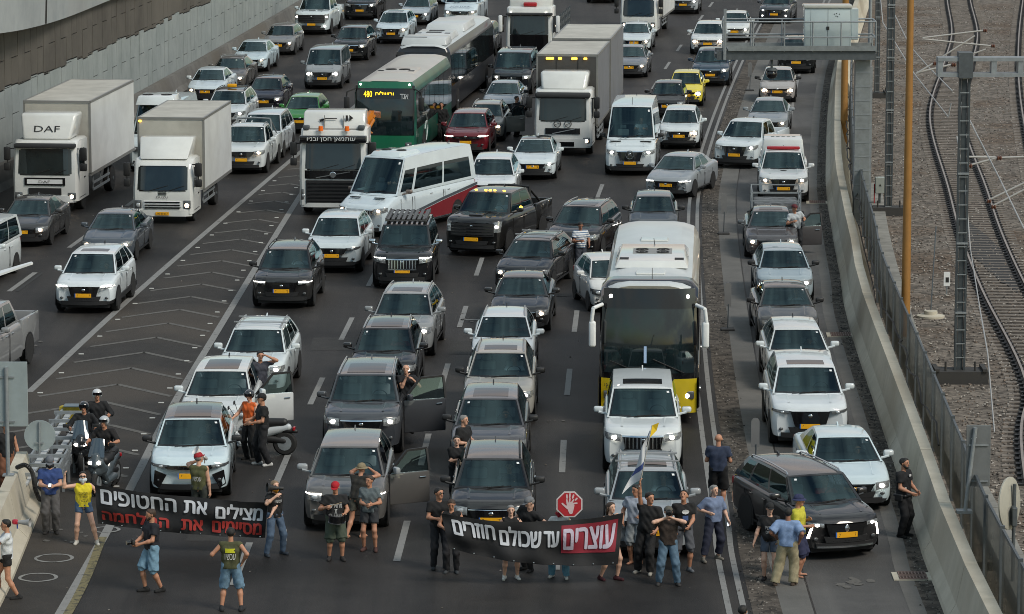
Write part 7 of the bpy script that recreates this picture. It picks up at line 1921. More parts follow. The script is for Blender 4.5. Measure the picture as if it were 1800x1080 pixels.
yS4 = Y_(52.5); c0 = RY(1773, 885, yS4); t = thing('road_sign', 'round pale sign seen edge-on at the lower right edge', 'sign', (c0.x, c0.y, 0))
q = MB(); q.lathe([(.55, 0), (.55, .03), (.53, .04)], (0, 0, c0.z), (.86, -.5, .06), 36); q.build('sign_plate', mat('sign_cream', (.36, .35, .30), .6, var=.08), t, smooth=40)
q = MB(); q.cyl((.12, .03, 0), (.12, .03, c0.z + .4), .04, .04, 10); q.rbox(.05, .16, -.22, .22, c0.z - .45, c0.z - .05, .02, 1); q.build('sign_post', DKSTEEL, t)
# street lamp head reaching in at the left
yL = Y_(62); p = RY(-60, 500, yL); t = thing('street_lamp', 'white street lamp head reaching in at the left edge', 'street lamp', (p.x, p.y, 0))
a = RY(58, 465, yL) - Vector((p.x, p.y, 0)); b0_ = RY(-60, 497, yL) - Vector((p.x, p.y, 0)); d = (a - b0_)
q = MB(); q.cyl((0, 0, 0), b0_, .08, .06, 10); q.build('pole', STEEL, t)
q = MB(); q.prism([b0_ + Vector((0, -.1, -.03)), b0_ + d * .5 + Vector((0, -.13, -.05)), a + Vector((-.05, -.06, -.01)), a + Vector((0, 0, .0)), a + Vector((-.05, .06, .01)), b0_ + d * .5 + Vector((0, .13, -.0)), b0_ + Vector((0, .1, .0))], (0, 0, .05)); q.build('lamp_head', WHITEP, t, smooth=0)
# crash cushion
A0, A1 = G(135, 775), G(58, 905)
t = thing('crash_cushion', 'steel crash cushion with cross frames and a yellow nose behind the two scooters', 'crash cushion', tuple(A1)); iv = Matrix.Translation(-A1)
d = (A0 - A1); L = d.length; u = d.normalized(); s = Vector((u.y, -u.x, 0)); up = Vector((0, 0, 1))
for sg in (-1, 1):
    q = MB()
    for z in (.45, .72):
        q.beam(A1 + s * sg * .42 + up * z, A0 + s * sg * .34 + up * z, .05, .20)
    q.xf(iv).build('side_rail', STEEL, t, smooth=0)
q = MB()
for sg in (-.18, .18): q.beam(A1 + s * sg + up * .70, A0 + s * sg + up * .70, .14, .05)
q.xf(iv).build('inner_rail', mat('rail_pale', (.42, .44, .45), .5), t, smooth=0)
for i in range(8):
    c_ = A1 + u * (L * (i + .3) / 8); q = MB(); q.beam(c_ - s * .46 + up * .86, c_ + s * .46 + up * .86, .06, .08); q.beam(c_ - s * .4, c_ - s * .4 + up * .86, .06, .06); q.beam(c_ + s * .4, c_ + s * .4 + up * .86, .06, .06)
    q.xf(iv).build('cross_frame', STEEL, t, smooth=0)
q = MB(); n = 10
pts = [A0 - s * .42] + [A0 + s * (-.42 * math.cos(math.pi * k / n)) + u * (.35 * math.sin(math.pi * k / n)) for k in range(1, n)] + [A0 + s * .42]
q.prism([x + up * .25 for x in pts], (0, 0, .62)); q.xf(iv).build('nose', mat('nose_yellow', lin((190, 170, 50)), .6, var=.2), t, smooth=40)
q = MB(); q.beam(A0 - s * .3 + up * .9, A0 + s * .3 + up * .9, .34, .03); q.xf(iv).build('nose_plate', mat('plate_blue_grey', (.12, .16, .19), .5), t, smooth=0)
wire('thick black hose hanging over the end of the left barrier', [Vector(v) for v in crv([RY(30, 822, Y_(57.2)), RY(45, 818, Y_(57)), RY(57, 832, Y_(57)), RY(62, 860, Y_(57)), RY(70, 878, Y_(57.2)), RY(78, 878, Y_(57.3))], 6)], .055, BLACK, 'hose', 'hose')
# ================================================================== SCOOTERS
def scooter(label, px, py, yaw, rgb, lights=True, tall=True, white=False):
    p = G(px, py); r = thing('scooter', label, 'scooter', tuple(p), R_(yaw), 'scooters among the cars'); P_ = paint(rgb)
    for y in (.0, 1.42):
        q = MB(); q.lathe([(.16, -.06), (.26, -.06), (.30, -.02), (.30, .02), (.26, .06), (.16, .06)], (0, y, .30), (1, 0, 0), 22); wv = q.build('wheel', TYRE, r); q = MB(); q.lathe([(.175, -.066), (.175, .066)], (0, y, .30), (1, 0, 0), 16); q.build('rim', STEEL, wv)
    K = .02
    sdf_obj([((-.10, -.02, .78), (-.12, .12, .62), .10, .12), ((.10, -.02, .78), (.12, .12, .62), .10, .12), ((0, -.14, .74), (0, .0, .90), .07, .12), ((0, .14, .95), (0, .05, .6), .14, .16), ((-.12, .15, .5), (-.14, .35, .3), .07, .06), ((.12, .15, .5), (.14, .35, .3), .07, .06)], 'front_fairing', P_, r, .016, .05)
    sdf_obj([((-.12, .3, .26), (-.14, .9, .30), .06, .09), ((.12, .3, .26), (.14, .9, .30), .06, .09), ((0, .35, .35), (0, .8, .45), .13, .14), ((0, .85, .55), (0, 1.5, .70), .15, .09)], 'body', P_, r, .018, .06)
    sdf_obj([((0, .9, .42), (0, 1.40, .36), .11, .09), ((-.10, 1.1, .5), (-.12, 1.45, .45), .05, .05), ((0, 1.30, .66), (0, 1.70, .60), .10, .05)], 'rear_mudguard', BLACK, r, .018, .05)
    sdf_obj([((0, .62, .72), (0, .95, .74), .11, .13), ((0, 1.0, .80), (0, 1.4, .82), .12, .10)], 'seat', BLACK, r, .016, .05)
    sdf_obj([((-.02, 0, .34), (0, .02, .62), .10, .06), ((0, -.1, .55), (0, .2, .52), .06, .06)], 'front_mudguard', P_, r, .016, .04)
    q = MB(); q.tube([Vector((-.36, .30, 1.02)), Vector((-.16, .18, 1.0)), Vector((.16, .18, 1.0)), Vector((.36, .30, 1.02))], .018, 6); q.build('handlebar', BLACK, r)
    for sg in (-1, 1):
        q = MB(); q.tube([Vector((sg * .24, .2, 1.02)), Vector((sg * .34, .12, 1.20))], .008, 5); q.rbox(sg * .36 - .07, sg * .36 + .07, .08, .11, 1.17, 1.26, .02, 2); q.build('mirror', BLACK, r)
        f = lambda u, v, sg=sg: (sg * (.03 + .13 * u), -.12 + .06 * u - .035 + .03 * v, .74 + .05 * u + .10 * v)
        q = MB(); q.grid(f, 0, 1, 4, 0, 1, 2); hd = q.build('headlight', LAMPDK, r, smooth=180)
        q = MB(); q.ball((sg * .095, -.135, .80), .06, .025, .04, 10, 6); q.build('headlight_bulb', LAMPON if lights else LAMPOFF, hd)
    if tall:
        q = MB(); q.grid(lambda u, v: (u * (.20 - .05 * v), -.05 + .05 * u * u + .20 * v, .92 + .42 * v - .03 * u * u * v), -1, 1, 8, 0, 1, 5); q.build('windshield', mat('scooter_screen', (.05, .07, .09), .08, coat=1.0), r, smooth=180)
    q = MB(); q.rbox(-.09, .09, 1.62, 1.68, .62, .72, .02, 1); q.build('tail_light', REDL, r)
    return r
s1 = scooter('dark scooter with lit twin headlamps on the left, beside the crash cushion', 143, 838, 2, (40, 44, 50))
s2 = scooter('grey-green maxi scooter with lit headlamps directly behind the left banner', 170, 872, -12, (78, 88, 94))
s3 = scooter('white and black scooter parked crosswise between the two leftmost lanes of cars', 401, 798, -97, (186, 192, 196), lights=False, tall=False)

# ================================================================== BANNERS
BANB = mat('banner_black', (.012, .012, .014), .75, bump=.15, bs=12)
def banner(name, label, tl, tr, bl, br_, Y0, Y1, sag_t, sag_b, belly):
    """corner pixels at distances Y0 (left) and Y1 (right)"""
    a, b_, c_, d_ = RY(*tl, Y0), RY(*tr, Y1), RY(*bl, Y0), RY(*br_, Y1)
    def f(u, v, off=0):
        t = a.lerp(b_, u); l = c_.lerp(d_, u)
        t = t + Vector((0, 0, -sag_t * 4 * u * (1 - u))); l = l + Vector((0, 0, -sag_b * 4 * u * (1 - u)))
        p = l.lerp(t, v); 
        y = -belly * 4 * u * (1 - u) + .026 * math.sin(u * 31 + v * 3) * (.4 + .6 * (1 - v)) + .03 * math.sin(u * 13 - v * 6) + .02 * math.sin(v * 9 + u * 8)
        return p + Vector((0, y - off, 0))
    root = thing(name, label, 'banner', tuple(c_)); iv = Matrix.Translation(-c_)
    q = MB(); q.grid(lambda u, v: f(u, v), 0, 1, 90, 0, 1, 14); q.grid(lambda u, v: f(u, v, -.006), 0, 1, 60, 0, 1, 8); q.xf(iv).build('banner_cloth', BANB, root, smooth=180)
    q = MB()
    for i in range(9):
        for v in (.03,): p_ = f(.03 + .94 * i / 8, v, .012); q.ball(p_, .018, .008, .018, 8, 5)
    q.xf(iv).build('eyelets', CHROME, root)
    W_ = (b_ - a).length; H_ = (a - c_).length
    def words(s, u0, u1, v0, v1, m, nm, bold=0.0, off=.016, outline=None):
        b1 = text_on(s, lambda x, y: tuple(f(u0 + (x + .5) * (u1 - u0), v0 + (y + .5) * (v1 - v0), off)), 1, 1, bold, 2); b1.xf(iv).build(nm, m, root, smooth=0)
    return root, f, words, iv
BW = mat('letter_white', (.55, .57, .62), .7); BR = mat('letter_red', (.34, .028, .022), .7)
Yb = G(148, 958).y - .35
b1, f1, words, iv1 = banner('protest_banner', 'long black banner with a white line and a red line of Hebrew, on the left', (166, 853), (470, 884), (172, 921), (466, 946), Yb, Yb - .5, .02, .02, .15)
def heavy(words, s, u0, u1, v0, v1, m, nm, dx=.0022, dv=.010):
    for k, (i, j) in enumerate(((0, 0), (dx, 0), (-dx, 0), (0, dv), (0, -dv), (dx * 1.8, 0), (-dx * 1.8, 0))): words(s, u0 + i, u1 + i, v0 + j, v1 + j, m, nm, 0.0, .030 + k * .0006)
heavy(words, 'החטופים', .035, .475, .56, .92, BW, 'banner_word'); heavy(words, 'את', .525, .655, .58, .90, BW, 'banner_word'); heavy(words, 'מצילים', .71, .975, .50, .90, BW, 'banner_word')
heavy(words, 'המלחמה', .035, .43, .13, .43, BR, 'banner_word'); heavy(words, 'את', .51, .63, .12, .40, BR, 'banner_word'); heavy(words, 'מסיימים', .69, .975, .10, .42, BR, 'banner_word')
Yc = G(900, 1016).y - .8
b2, f2, words, iv2 = banner('protest_banner', 'long black banner with one line of Hebrew ending on a red field, right of centre', (775, 903), (1096, 902), (790, 965), (1086, 992), Yc, Yc + .2, .16, .13, .12)
RF = mat('banner_red', (.26, .018, .035), .75, bump=.1, bs=12)
q = MB(); q.grid(lambda u, v: f2(lerp(.66, .975, u), lerp(.27, .90, v), .012), 0, 1, 60, 0, 1, 14); q.xf(iv2).build('red_field', RF, b2, smooth=180)
BW2 = mat('letter_lilac', (.52, .46, .56), .7)
heavy(words, 'חוזרים', .055, .285, .50, .88, BW, 'banner_word'); heavy(words, 'שכולם', .315, .545, .40, .88, BW, 'banner_word'); heavy(words, 'עד', .565, .645, .42, .78, BW, 'banner_word'); heavy(words, 'עוצרים', .675, .96, .36, .82, BW2, 'banner_word')

# ================================================================== PEOPLE
PE = person
WPR = mat('print_white', (.55, .55, .55), .8); YPR = mat('print_yellow', lin((200, 200, 40)), .8)
P1 = PE('man in blue T-shirt, cap and grey trousers looking at his phone by the left barrier', 90, 938, 5, 1.78, (44, 66, 118), 'short', (86, 84, 84), 'long', (50, 48, 48), 'brown', hat='cap', hatcol=(96, 100, 108), head=(0, 28), hands=[(-.07, -.30, 1.12), (.08, -.30, 1.12)], loose=.012, scarf=(26, 28, 34))
P2 = PE('woman in a yellow tank top and denim shorts raising her fist at the left banner', 148, 956, 5, 1.66, (214, 196, 44), 'none', (62, 84, 112), 'mini', (200, 196, 188), 'black', female=True, glasses=True, hands=[(-.42, -.10, 1.62), (.32, -.15, 1.25)], feet=[(-.18, 0), (.30, -.10)], scarf=(196, 206, 214), hairlen=1, skin=3)
for k, s_ in enumerate(('מביאים', 'אותם', 'עכשיו')): decal(P2, s_, .20, .06, .30 - k * .085, INK)
PE('person in a white shirt and black shorts filming with a phone at the left edge', 14, 1052, -85, 1.72, (200, 204, 208), 'short', (24, 24, 26), 'mini', (28, 28, 30), 'black', hands=[(-.05, -.38, 1.25), (.12, -.34, 1.36)], feet=[(-.1, -.18), (.1, .22)], hairlen=0, skin=1)
PE('person in black top behind the large rectangular sign on the left', 12, 868, 20, 1.76, (20, 20, 22), 'none', (120, 78, 56), 'long', (30, 30, 30), 'black', skin=1)
P5 = PE('man in black polo and light denim shorts holding a camera before the left banner', 268, 1040, -62, 1.80, (26, 28, 36), 'short', (112, 146, 168), 'knee', (24, 24, 26), 'brown', hands=[(-.06, -.34, 1.04), (.14, -.32, 1.04)], feet=[(-.08, -.12), (.10, .16)], beard=True, head=(-8, 5), loose=.012, skin=1)
P6 = PE('man seen from behind in olive sleeveless shirt and denim shorts, hands on hips', 407, 1074, 178, 1.76, (72, 74, 48), 'none', (106, 136, 160), 'knee', (40, 42, 46), 'black', hands=[(-.24, .04, 1.02), (.36, -.20, 1.18)], feet=[(-.2, 0), (.2, 0)], loose=.01, skin=1)
decal(P6, 'עכשיו', .22, .12, .22, WPR, True); 
def patch_on(P, w_, h_, z_, m, back=True, d=.150):
    q = MB(); sg = 1 if not back else -1; q.grid(lambda a, c: tuple(P['T'](sg * a, d + 1.6 * a * a * (-1 if back else 1), z_ + c)), -w_ / 2, w_ / 2, 4, -h_ / 2, h_ / 2, 2); q.build('shirt_patch', m, P['root'], smooth=0)
patch_on(P6, .20, .09, .345, YPR)
P7 = PE('man in red cap and olive sleeveless shirt talking through a megaphone behind the left banner', 351, 928, 165, 1.74, (78, 80, 50), 'none', (60, 64, 60), 'shorts', (40, 40, 40), 'grey', hat='cap', hatcol=(150, 24, 36), hands=[(-.26, -.0, .80), (.10, -.26, 1.50)], head=(-30, -10), skin=0)
decal(P7, 'עכשיו', .2, .1, .22, WPR, True)
P8 = PE('woman with orange bandana and megaphone holding the right end of the left banner', 484, 976, 35, 1.68, (22, 22, 24), 'short', (74, 92, 114), 'long', (44, 52, 62), 'fair', female=True, hairlen=1, scarf=(214, 146, 40), hands=[(-.16, -.30, 1.42), (-.20, -.16, .98)], feet=[(-.22, .02), (.20, 0)], skin=3)
decal(P8, 'עכשיו', .18, .06, .34, WPR)
P9 = PE('man in red cap and black T-shirt drumming', 590, 984, 8, 1.74, (22, 22, 24), 'short', (66, 76, 64), 'knee', (40, 38, 38), 'grey', hat='cap', hatcol=(168, 22, 36), head=(-15, 18), hands=[(-.22, -.26, 1.22), (.16, -.32, 1.06)], feet=[(-.14, 0), (.14, -.08)], loose=.02, belly=.015, skin=1)
decal(P9, 'מחזירים', .26, .09, .30, WPR); decal(P9, 'ז', .06, .08, .19, WPR)
PE('woman in grey T-shirt and dark shorts standing beside the drummer', 650, 968, -8, 1.70, (88, 98, 102), 'short', (44, 46, 50), 'shorts', (76, 50, 46), 'brown', female=True, hairlen=0, head=(-25, 0), hands=[(-.03, -.28, 1.10), (.12, -.26, 1.12)], loose=.008, skin=1, feet=[(-.13, 0), (.14, -.04)])
PE('photographer in khaki hat leaning over the bonnet of the bronze-grey car', 628, 944, 150, 1.72, (44, 42, 38), 'short', (74, 74, 66), 'shorts', (150, 110, 90), None, hat='bucket', hatcol=(128, 116, 92), lean=(0, 20), hands=[(-.12, -.40, 1.50), (.14, -.38, 1.52)], sandals=True, skin=1, feet=[(-.12, 0), (.12, .25)])
PE('man in black T-shirt and sunglasses left of the right banner', 772, 1000, 12, 1.80, (18, 18, 20), 'short', (34, 34, 38), 'long', (40, 46, 50), 'black', glasses=True, head=(30, 0), hands=[(-.10, -.28, 1.12), (.10, -.30, 1.14)], feet=[(-.12, 0), (.14, 0)], skin=1)
PE('young man in a black tank top gripping the left end of the right banner', 794, 1007, -4, 1.62, (16, 16, 18), 'none', (30, 30, 34), 'long', (60, 64, 68), 'brown', hands=[(-.16, -.24, 1.10), (.20, -.28, 1.16)], head=(0, 22), skin=1)
PE('woman with short grey hair and white shoes at the middle of the right banner', 898, 1018, 5, 1.62, (20, 20, 22), 'none', (24, 24, 26), 'mini', (204, 204, 200), 'grey', female=True, hands=[(-.34, -.20, 1.12), (.30, -.2, 1.12)], feet=[(-.15, 0), (.15, 0)], skin=3)
PE('man in grey cap bending and stretching an arm over the right banner', 925, 1004, -35, 1.74, (26, 26, 28), 'short', (34, 34, 36), 'long', (28, 28, 30), 'grey', hat='cap', hatcol=(110, 112, 116), lean=(22, 16), head=(-30, 22), hands=[(-.25, -.3, 1.0), (.62, -.28, 1.14)], feet=[(-.12, .1), (.12, 0)], skin=3)
P16 = PE('fair-haired person in white top and red scarf holding the hand sign', 984, 1016, -10, 1.60, (196, 196, 194), 'elbow', (96, 146, 172), 'long', (190, 190, 186), 'fair', hands=[(-.26, -.22, 1.15), (.16, -.20, 1.18)], feet=[(-.2, .06), (.16, -.04)], loose=.012, scarf=(150, 24, 40), hairlen=1, female=True, skin=3, head=(-20, 0))
P17 = PE('dark-haired woman with yellow ribbon holding the right end of the right banner', 1073, 1020, 40, 1.72, (26, 26, 28), 'none', (34, 34, 40), 'mini', (60, 20, 28), 'brown', female=True, hairlen=2, hands=[(-.10, -.22, 1.42), (-.06, -.14, .98)], feet=[(-.14, .16), (.12, -.08)], skin=3)
q = MB(); q.tube([P17['T'](.02, -.155, .30), P17['T'](.05, -.16, .38), P17['T'](.02, -.155, .40), P17['T'](.055, -.155, .30)], .010, 5); q.build('ribbon', YPR, P17['root'])
P19 = PE('man in pale T-shirt and camouflage shorts behind the flag bearer', 1118, 992, -20, 1.78, (150, 158, 172), 'short', (130, 136, 140), 'knee', (90, 60, 50), 'black', head=(-30, 5), hands=[(-.26, -.12, .95), (.2, -.26, 1.1)], sandals=True, skin=1, loose=.01)
P18 = PE('man in black T-shirt and black trousers raising a flag', 1137, 1008, -18, 1.80, (20, 20, 22), 'short', (26, 26, 28), 'long', (160, 156, 148), 'black', hands=[(-.10, -.22, 2.02), (.24, -.20, .95)], lean=(6, 0), head=(55, 0), feet=[(-.2, .02), (.10, -.10)], belly=.01, loose=.014, skin=1)
P20 = PE('photographer in brown vest, cap and jeans with the camera at the eye', 1174, 1028, 2, 1.70, (48, 38, 32), 'short', (82, 106, 126), 'long', (56, 54, 54), 'brown', hat='backcap', hatcol=(86, 84, 76), hands=[(-.09, -.18, 1.50), (.09, -.18, 1.50)], feet=[(-.2, 0), (.20, -.04)], skin=3, loose=.01)
P21 = PE('man in black T-shirt with a white print looking up, right of the vest photographer', 1201, 1004, 12, 1.80, (18, 18, 20), 'short', (78, 80, 86), 'knee', (90, 94, 100), 'black', head=(-30, -22), hands=[(-.24, -.1, .92), (.05, -.26, 1.0)], feet=[(-.16, .12), (.12, -.04)], skin=1)
decal(P21, '•', .16, .10, .36, WPR); patch_on(P21, .12, .10, .23, mat('print_blue', (.05, .09, .22), .8), False, -.158)
P22 = PE('grey-haired woman in blue shirt and navy cropped trousers by the double line', 1254, 984, 28, 1.68, (108, 122, 150), 'elbow', (30, 34, 52), 'crop', (110, 106, 98), 'grey', female=True, hairlen=1, head=(10, 0), hands=[(-.2, -.1, 1.12), (.30, -.14, .90)], feet=[(-.34, -.12), (.12, 0)], loose=.014, skin=3)
PE('bald man in navy T-shirt and black shorts seen from behind at the double line', 1262, 896, 172, 1.80, (44, 54, 76), 'short', (22, 22, 24), 'knee', (60, 60, 60), None, hands=[(-.12, -.24, 1.15), (.12, -.24, 1.15)], loose=.02, skin=1)
P24 = PE('woman in black T-shirt, black cap and denim shorts in front of the dark seven-seat car', 1352, 1020, -5, 1.68, (20, 20, 22), 'short', (74, 84, 100), 'shorts', (36, 30, 30), 'black', female=True, hat='cap', hatcol=(26, 26, 28), hands=[(-.36, -.04, .80), (.2, -.2, .95)], head=(15, 5), belly=.015, skin=3)
decal(P24, 'עכשיו', .2, .08, .28, WPR); decal(P24, 'אותם', .16, .06, .18, WPR)
PE('person with dark curly hair, pale blue shirt and beige wide trousers seen from behind', 1384, 1030, 165, 1.70, (128, 152, 190), 'elbow', (156, 146, 118), 'long', (80, 66, 56), 'black', hands=[(-.26, .02, 1.0), (.28, -.06, 1.05)], feet=[(-.12, -.05), (.26, .06)], loose=.03, hairlen=0, skin=2)
PE('man in yellow T-shirt and blue sun hat beside the curly-haired person', 1402, 1014, 70, 1.80, (192, 186, 60), 'short', (42, 46, 74), 'knee', (70, 62, 58), 'grey', hat='bucket', hatcol=(44, 50, 84), hands=[(-.1, -.25, 1.1), (.1, -.2, 1.2)], sandals=True, loose=.016, skin=1)
P27 = PE('police officer in black uniform standing by the right barrier', 1587, 944, 55, 1.82, (20, 21, 24), 'short', (20, 21, 24), 'long', (16, 16, 17), 'black', hands=[(-.1, -.25, 1.0), (.12, -.27, 1.0)], head=(0, 0), beard=True, loose=.008, skin=1)
q = MB(); q.box(-.04, .04, -.165, -.155, 1.38, 1.43); q.box(-.20, -.12, -.14, -.12, 1.12, 1.15); q.build('badges', WPR, P27['root'], smooth=0)
q = MB(); q.rbox(-.2, .2, -.165, .16, .93, .99, .02, 1); q.rbox(.17, .24, -.1, .1, .82, 1.0, .02, 1); q.rbox(-.24, -.17, -.1, .1, .84, 1.0, .02, 1); q.build('duty_belt', BLACK, P27['root'])
PE('man in pale shirt leaning by the open door of the right-lane grey saloon', 1400, 448, 10, 1.78, (180, 186, 190), 'short', (40, 42, 46), 'long', (30, 30, 30), 'black', hat='backcap', hatcol=(90, 36, 42), lean=(-12, 12), head=(20, 20), hands=[(-.2, -.3, 1.15), (.2, -.25, 1.2)], skin=1)
P29 = PE('man in white and blue striped T-shirt standing between two black cars', 1020, 484, 20, 1.78, (206, 208, 210), 'short', (46, 50, 60), 'long', (30, 30, 30), 'black', head=(-5, 22), hands=[(-.12, -.28, 1.15), (.26, -.12, .98)], belly=.03, loose=.016, skin=2)
m = P29['top'].data.materials[0] = mat('cloth_striped', (.6, .6, .6), .85)
nt = m.node_tree; N_, L_ = nt.nodes, nt.links; t_ = N_.new('ShaderNodeTexCoord'); wv_ = N_.new('ShaderNodeTexWave'); wv_.bands_direction = 'Z'; wv_.inputs['Scale'].default_value = 4.6; wv_.inputs['Distortion'].default_value = .6
r_ = N_.new('ShaderNodeValToRGB'); r_.color_ramp.interpolation = 'CONSTANT'; r_.color_ramp.elements[0].color = (.60, .61, .62, 1); r_.color_ramp.elements[1].position = .62; r_.color_ramp.elements[1].color = (.10, .16, .26, 1)
L_.new(t_.outputs['Object'], wv_.inputs['Vector']); L_.new(wv_.outputs['Fac'], r_.inputs['Fac']); L_.new(r_.outputs['Color'], N_['Principled BSDF'].inputs['Base Color'])
PE('man in black suit and white shirt standing between the green bus and the red car', 776, 253, 0, 1.80, (18, 18, 20), 'long', (18, 18, 20), 'long', (14, 14, 14), 'black', hands=[(-.2, -.12, .9), (.2, -.12, .9)], loose=.01, skin=1)
PE('person in black beside the beige-grey crossover with the open door', 908, 240, 60, 1.78, (22, 18, 20), 'long', (20, 20, 22), 'long', (16, 16, 16), 'black', hands=[(-.25, -.3, 1.3), (.1, -.3, 1.2)], skin=1)
PE('man in dark T-shirt with hand at his forehead, in the white crossover door', 458, 742, 15, 1.78, (58, 60, 70), 'short', (36, 38, 44), 'long', (30, 30, 30), 'black', hands=[(-.22, -.2, 1.1), (.16, -.20, 1.60)], lean=(0, 6), pz=.12, belly=.02, skin=1)
P33 = PE('scooter rider in orange top and black helmet', 440, 808, -35, 1.74, (214, 98, 40), 'none', (24, 24, 26), 'long', (30, 30, 30), 'black', helmet=(44, 44, 46), hands=[(-.3, -.3, 1.05), (.2, -.3, 1.0)], head=(10, 10))
PE('man in black T-shirt and cap talking to the scooter rider in orange', 462, 818, -72, 1.80, (22, 22, 24), 'short', (24, 24, 28), 'long', (190, 190, 188), 'black', hat='cap', hatcol=(22, 22, 24), hands=[(-.1, -.32, 1.1), (.1, -.28, 1.05)], loose=.012, skin=1, feet=[(-.12, -.06), (.14, .12)])
PE('bald man in black T-shirt leaning on the open door of the dark grey large car', 714, 772, 8, 1.78, (20, 22, 26), 'short', (34, 36, 42), 'long', (40, 36, 34), None, hands=[(-.02, -.22, 1.42), (.16, -.22, 1.36)], pz=.16, head=(-10, 0), loose=.014, skin=0)
PE('grey-haired man in black T-shirt behind the dark-haired woman with folded arms', 815, 858, 60, 1.78, (22, 22, 24), 'short', (30, 30, 32), 'long', (30, 30, 30), 'grey', hands=[(-.12, -.22, 1.1), (.12, -.25, 1.1)], loose=.014, skin=0)
PE('dark-haired woman in black top with folded arms beside the brown-black car', 803, 888, 5, 1.66, (20, 20, 22), 'short', (22, 22, 24), 'long', (60, 54, 50), 'black', female=True, hands=[(.08, -.25, 1.14), (-.10, -.27, 1.16)], skin=3)
PE('rider in black with a black helmet on the scooter beside the crash cushion', 150, 824, 2, 1.76, (20, 21, 24), 'long', (24, 26, 30), 'long', (20, 20, 20), 'black', helmet=(22, 22, 24), sit=.86, hands=[(-.32, -.42, 1.08), (.32, -.42, 1.08)], feet=[(-.22, -.22, .05), (.22, -.22, .05)], lean=(0, 12), skin=1)
PE('rider with a white and black helmet behind the black-helmeted one', 172, 806, 12, 1.78, (22, 23, 26), 'long', (24, 26, 30), 'long', (20, 20, 20), 'black', helmet=(200, 202, 204), sit=.90, hands=[(-.24, -.36, 1.12), (.26, -.36, 1.12)], feet=[(-.22, -.2), (.22, -.2)], lean=(0, 8), skin=1)
PE('rider with a silver helmet on the grey-green maxi scooter', 188, 852, -14, 1.76, (22, 20, 22), 'elbow', (24, 24, 26), 'long', (20, 20, 20), 'black', helmet=(170, 174, 178), sit=.86, hands=[(-.32, -.42, 1.08), (.30, -.40, 1.08)], feet=[(-.22, -.22, .05), (.24, -.20, .05)], lean=(0, 12), skin=1)
PE('person in dark clothes cut off by the bottom edge beside the double line', 1304, 1218, 160, 1.7, (20, 20, 22), 'short', (30, 30, 34), 'long', (30, 30, 30), 'black', head=(0, 10), skin=1)
# drivers behind the wheel
def driver(lbl, label, top_, skin=1, gl=False):
    r = roots(lbl)
    M_ = Matrix.Translation(r.location) @ Matrix.Rotation(r.rotation_euler.z, 4, 'Z')
    return M_
for lbl, label, tc_, dy in (('white sport utility car with sunroof, black mesh', 'driver in white at the wheel of the white car with the oval black grille', (190, 192, 196), 2.05),
                            ('dark grey crossover with a driver in white', 'driver in a white top at the wheel of the dark grey crossover', (196, 200, 204), 2.05),
                            ('dark grey large sport utility', None, None, 0), ('beige-silver crossover', None, None, 0),
                            ('white hatchback with gold-lit', 'driver in grey at the wheel of the white hatchback with the gold headlamp', (110, 114, 120), 2.1),
                            ('white compact sport utility', 'driver in pale shirt in the compact white car behind the tall white van', (150, 160, 166), 2.0),
                            ('white saloon overlapped', 'driver in a light shirt in the white saloon beside the police officer', (140, 150, 158), 2.1)):
    if not label: continue
    r = roots(lbl); M_ = Matrix.Translation(r.location) @ Matrix.Rotation(r.rotation_euler.z, 4, 'Z')
    pp = M_ @ Vector((.36, dy, -.30 if 'crossover' in lbl or 'sport' in lbl else -.42))
    p_ = PE(label, 0, 0, math.degrees(r.rotation_euler.z), 1.72, tc_, 'short', (40, 40, 44), 'long', (30, 30, 30), 'black', at_pos=(pp.x, pp.y, pp.z), sit=.86, hands=[(-.16, -.46, 1.22), (.16, -.46, 1.22)], feet=[(-.14, -.62, .42), (.14, -.62, .42)], skin=1, group='drivers behind their windscreens')

# more drivers: two seated figures copied behind other windscreens
protos = []
for tp_, hr, sk_ in (((176, 180, 184), 'black', 1), ((60, 66, 78), 'brown', 3), ((120, 60, 58), 'black', 2)):
    protos.append(PE('x', 0, 0, 0, 1.72, tp_, 'short', (40, 40, 44), 'long', (30, 30, 30), hr, at_pos=(0, 0, 0), sit=.86, hands=[(-.16, -.46, 1.22), (.16, -.46, 1.22)], feet=[(-.14, -.62, .42), (.14, -.62, .42)], skin=sk_, group='drivers behind their windscreens')['root'])
taken = ('white sport utility car with sunroof, black mesh', 'dark grey crossover with a driver', 'white hatchback with gold', 'white compact sport', 'white saloon overlapped')
k_ = 0; used_ = set()
for (root_, kind_, zm_, yt_, seat_, door_) in CARS:
    lb = root_['label']
    if door_ or any(lb.startswith(q_) for q_ in taken) or root_.location.y > 215 or root_.location.x < -14 and root_.location.y > 170: continue
    if kind_ in ('bigpickup',) and 'silver' in lb: continue
    k_ += 1
    if k_ % 5 == 0: continue
    i_ = k_ % 3
    if i_ in used_: o = copy_tree(protos[i_])
    else: o = protos[i_]; used_.add(i_)
    M_ = Matrix.Translation(root_.location) @ Matrix.Rotation(root_.rotation_euler.z, 4, 'Z')
    o.location = M_ @ Vector((.36, yt_ + .30, zm_ - 1.47)); o.rotation_euler.z = root_.rotation_euler.z
    o['label'] = 'driver behind the windscreen of the ' + ' '.join(lb.split()[:10]).rstrip(',')
    for w_ in (' with', ' a', ' the', ' of', ' and', ' in', ' right', ' behind', ' at', ' left', ' by'):
        if o['label'].endswith(w_): o['label'] = o['label'][:-len(w_)]

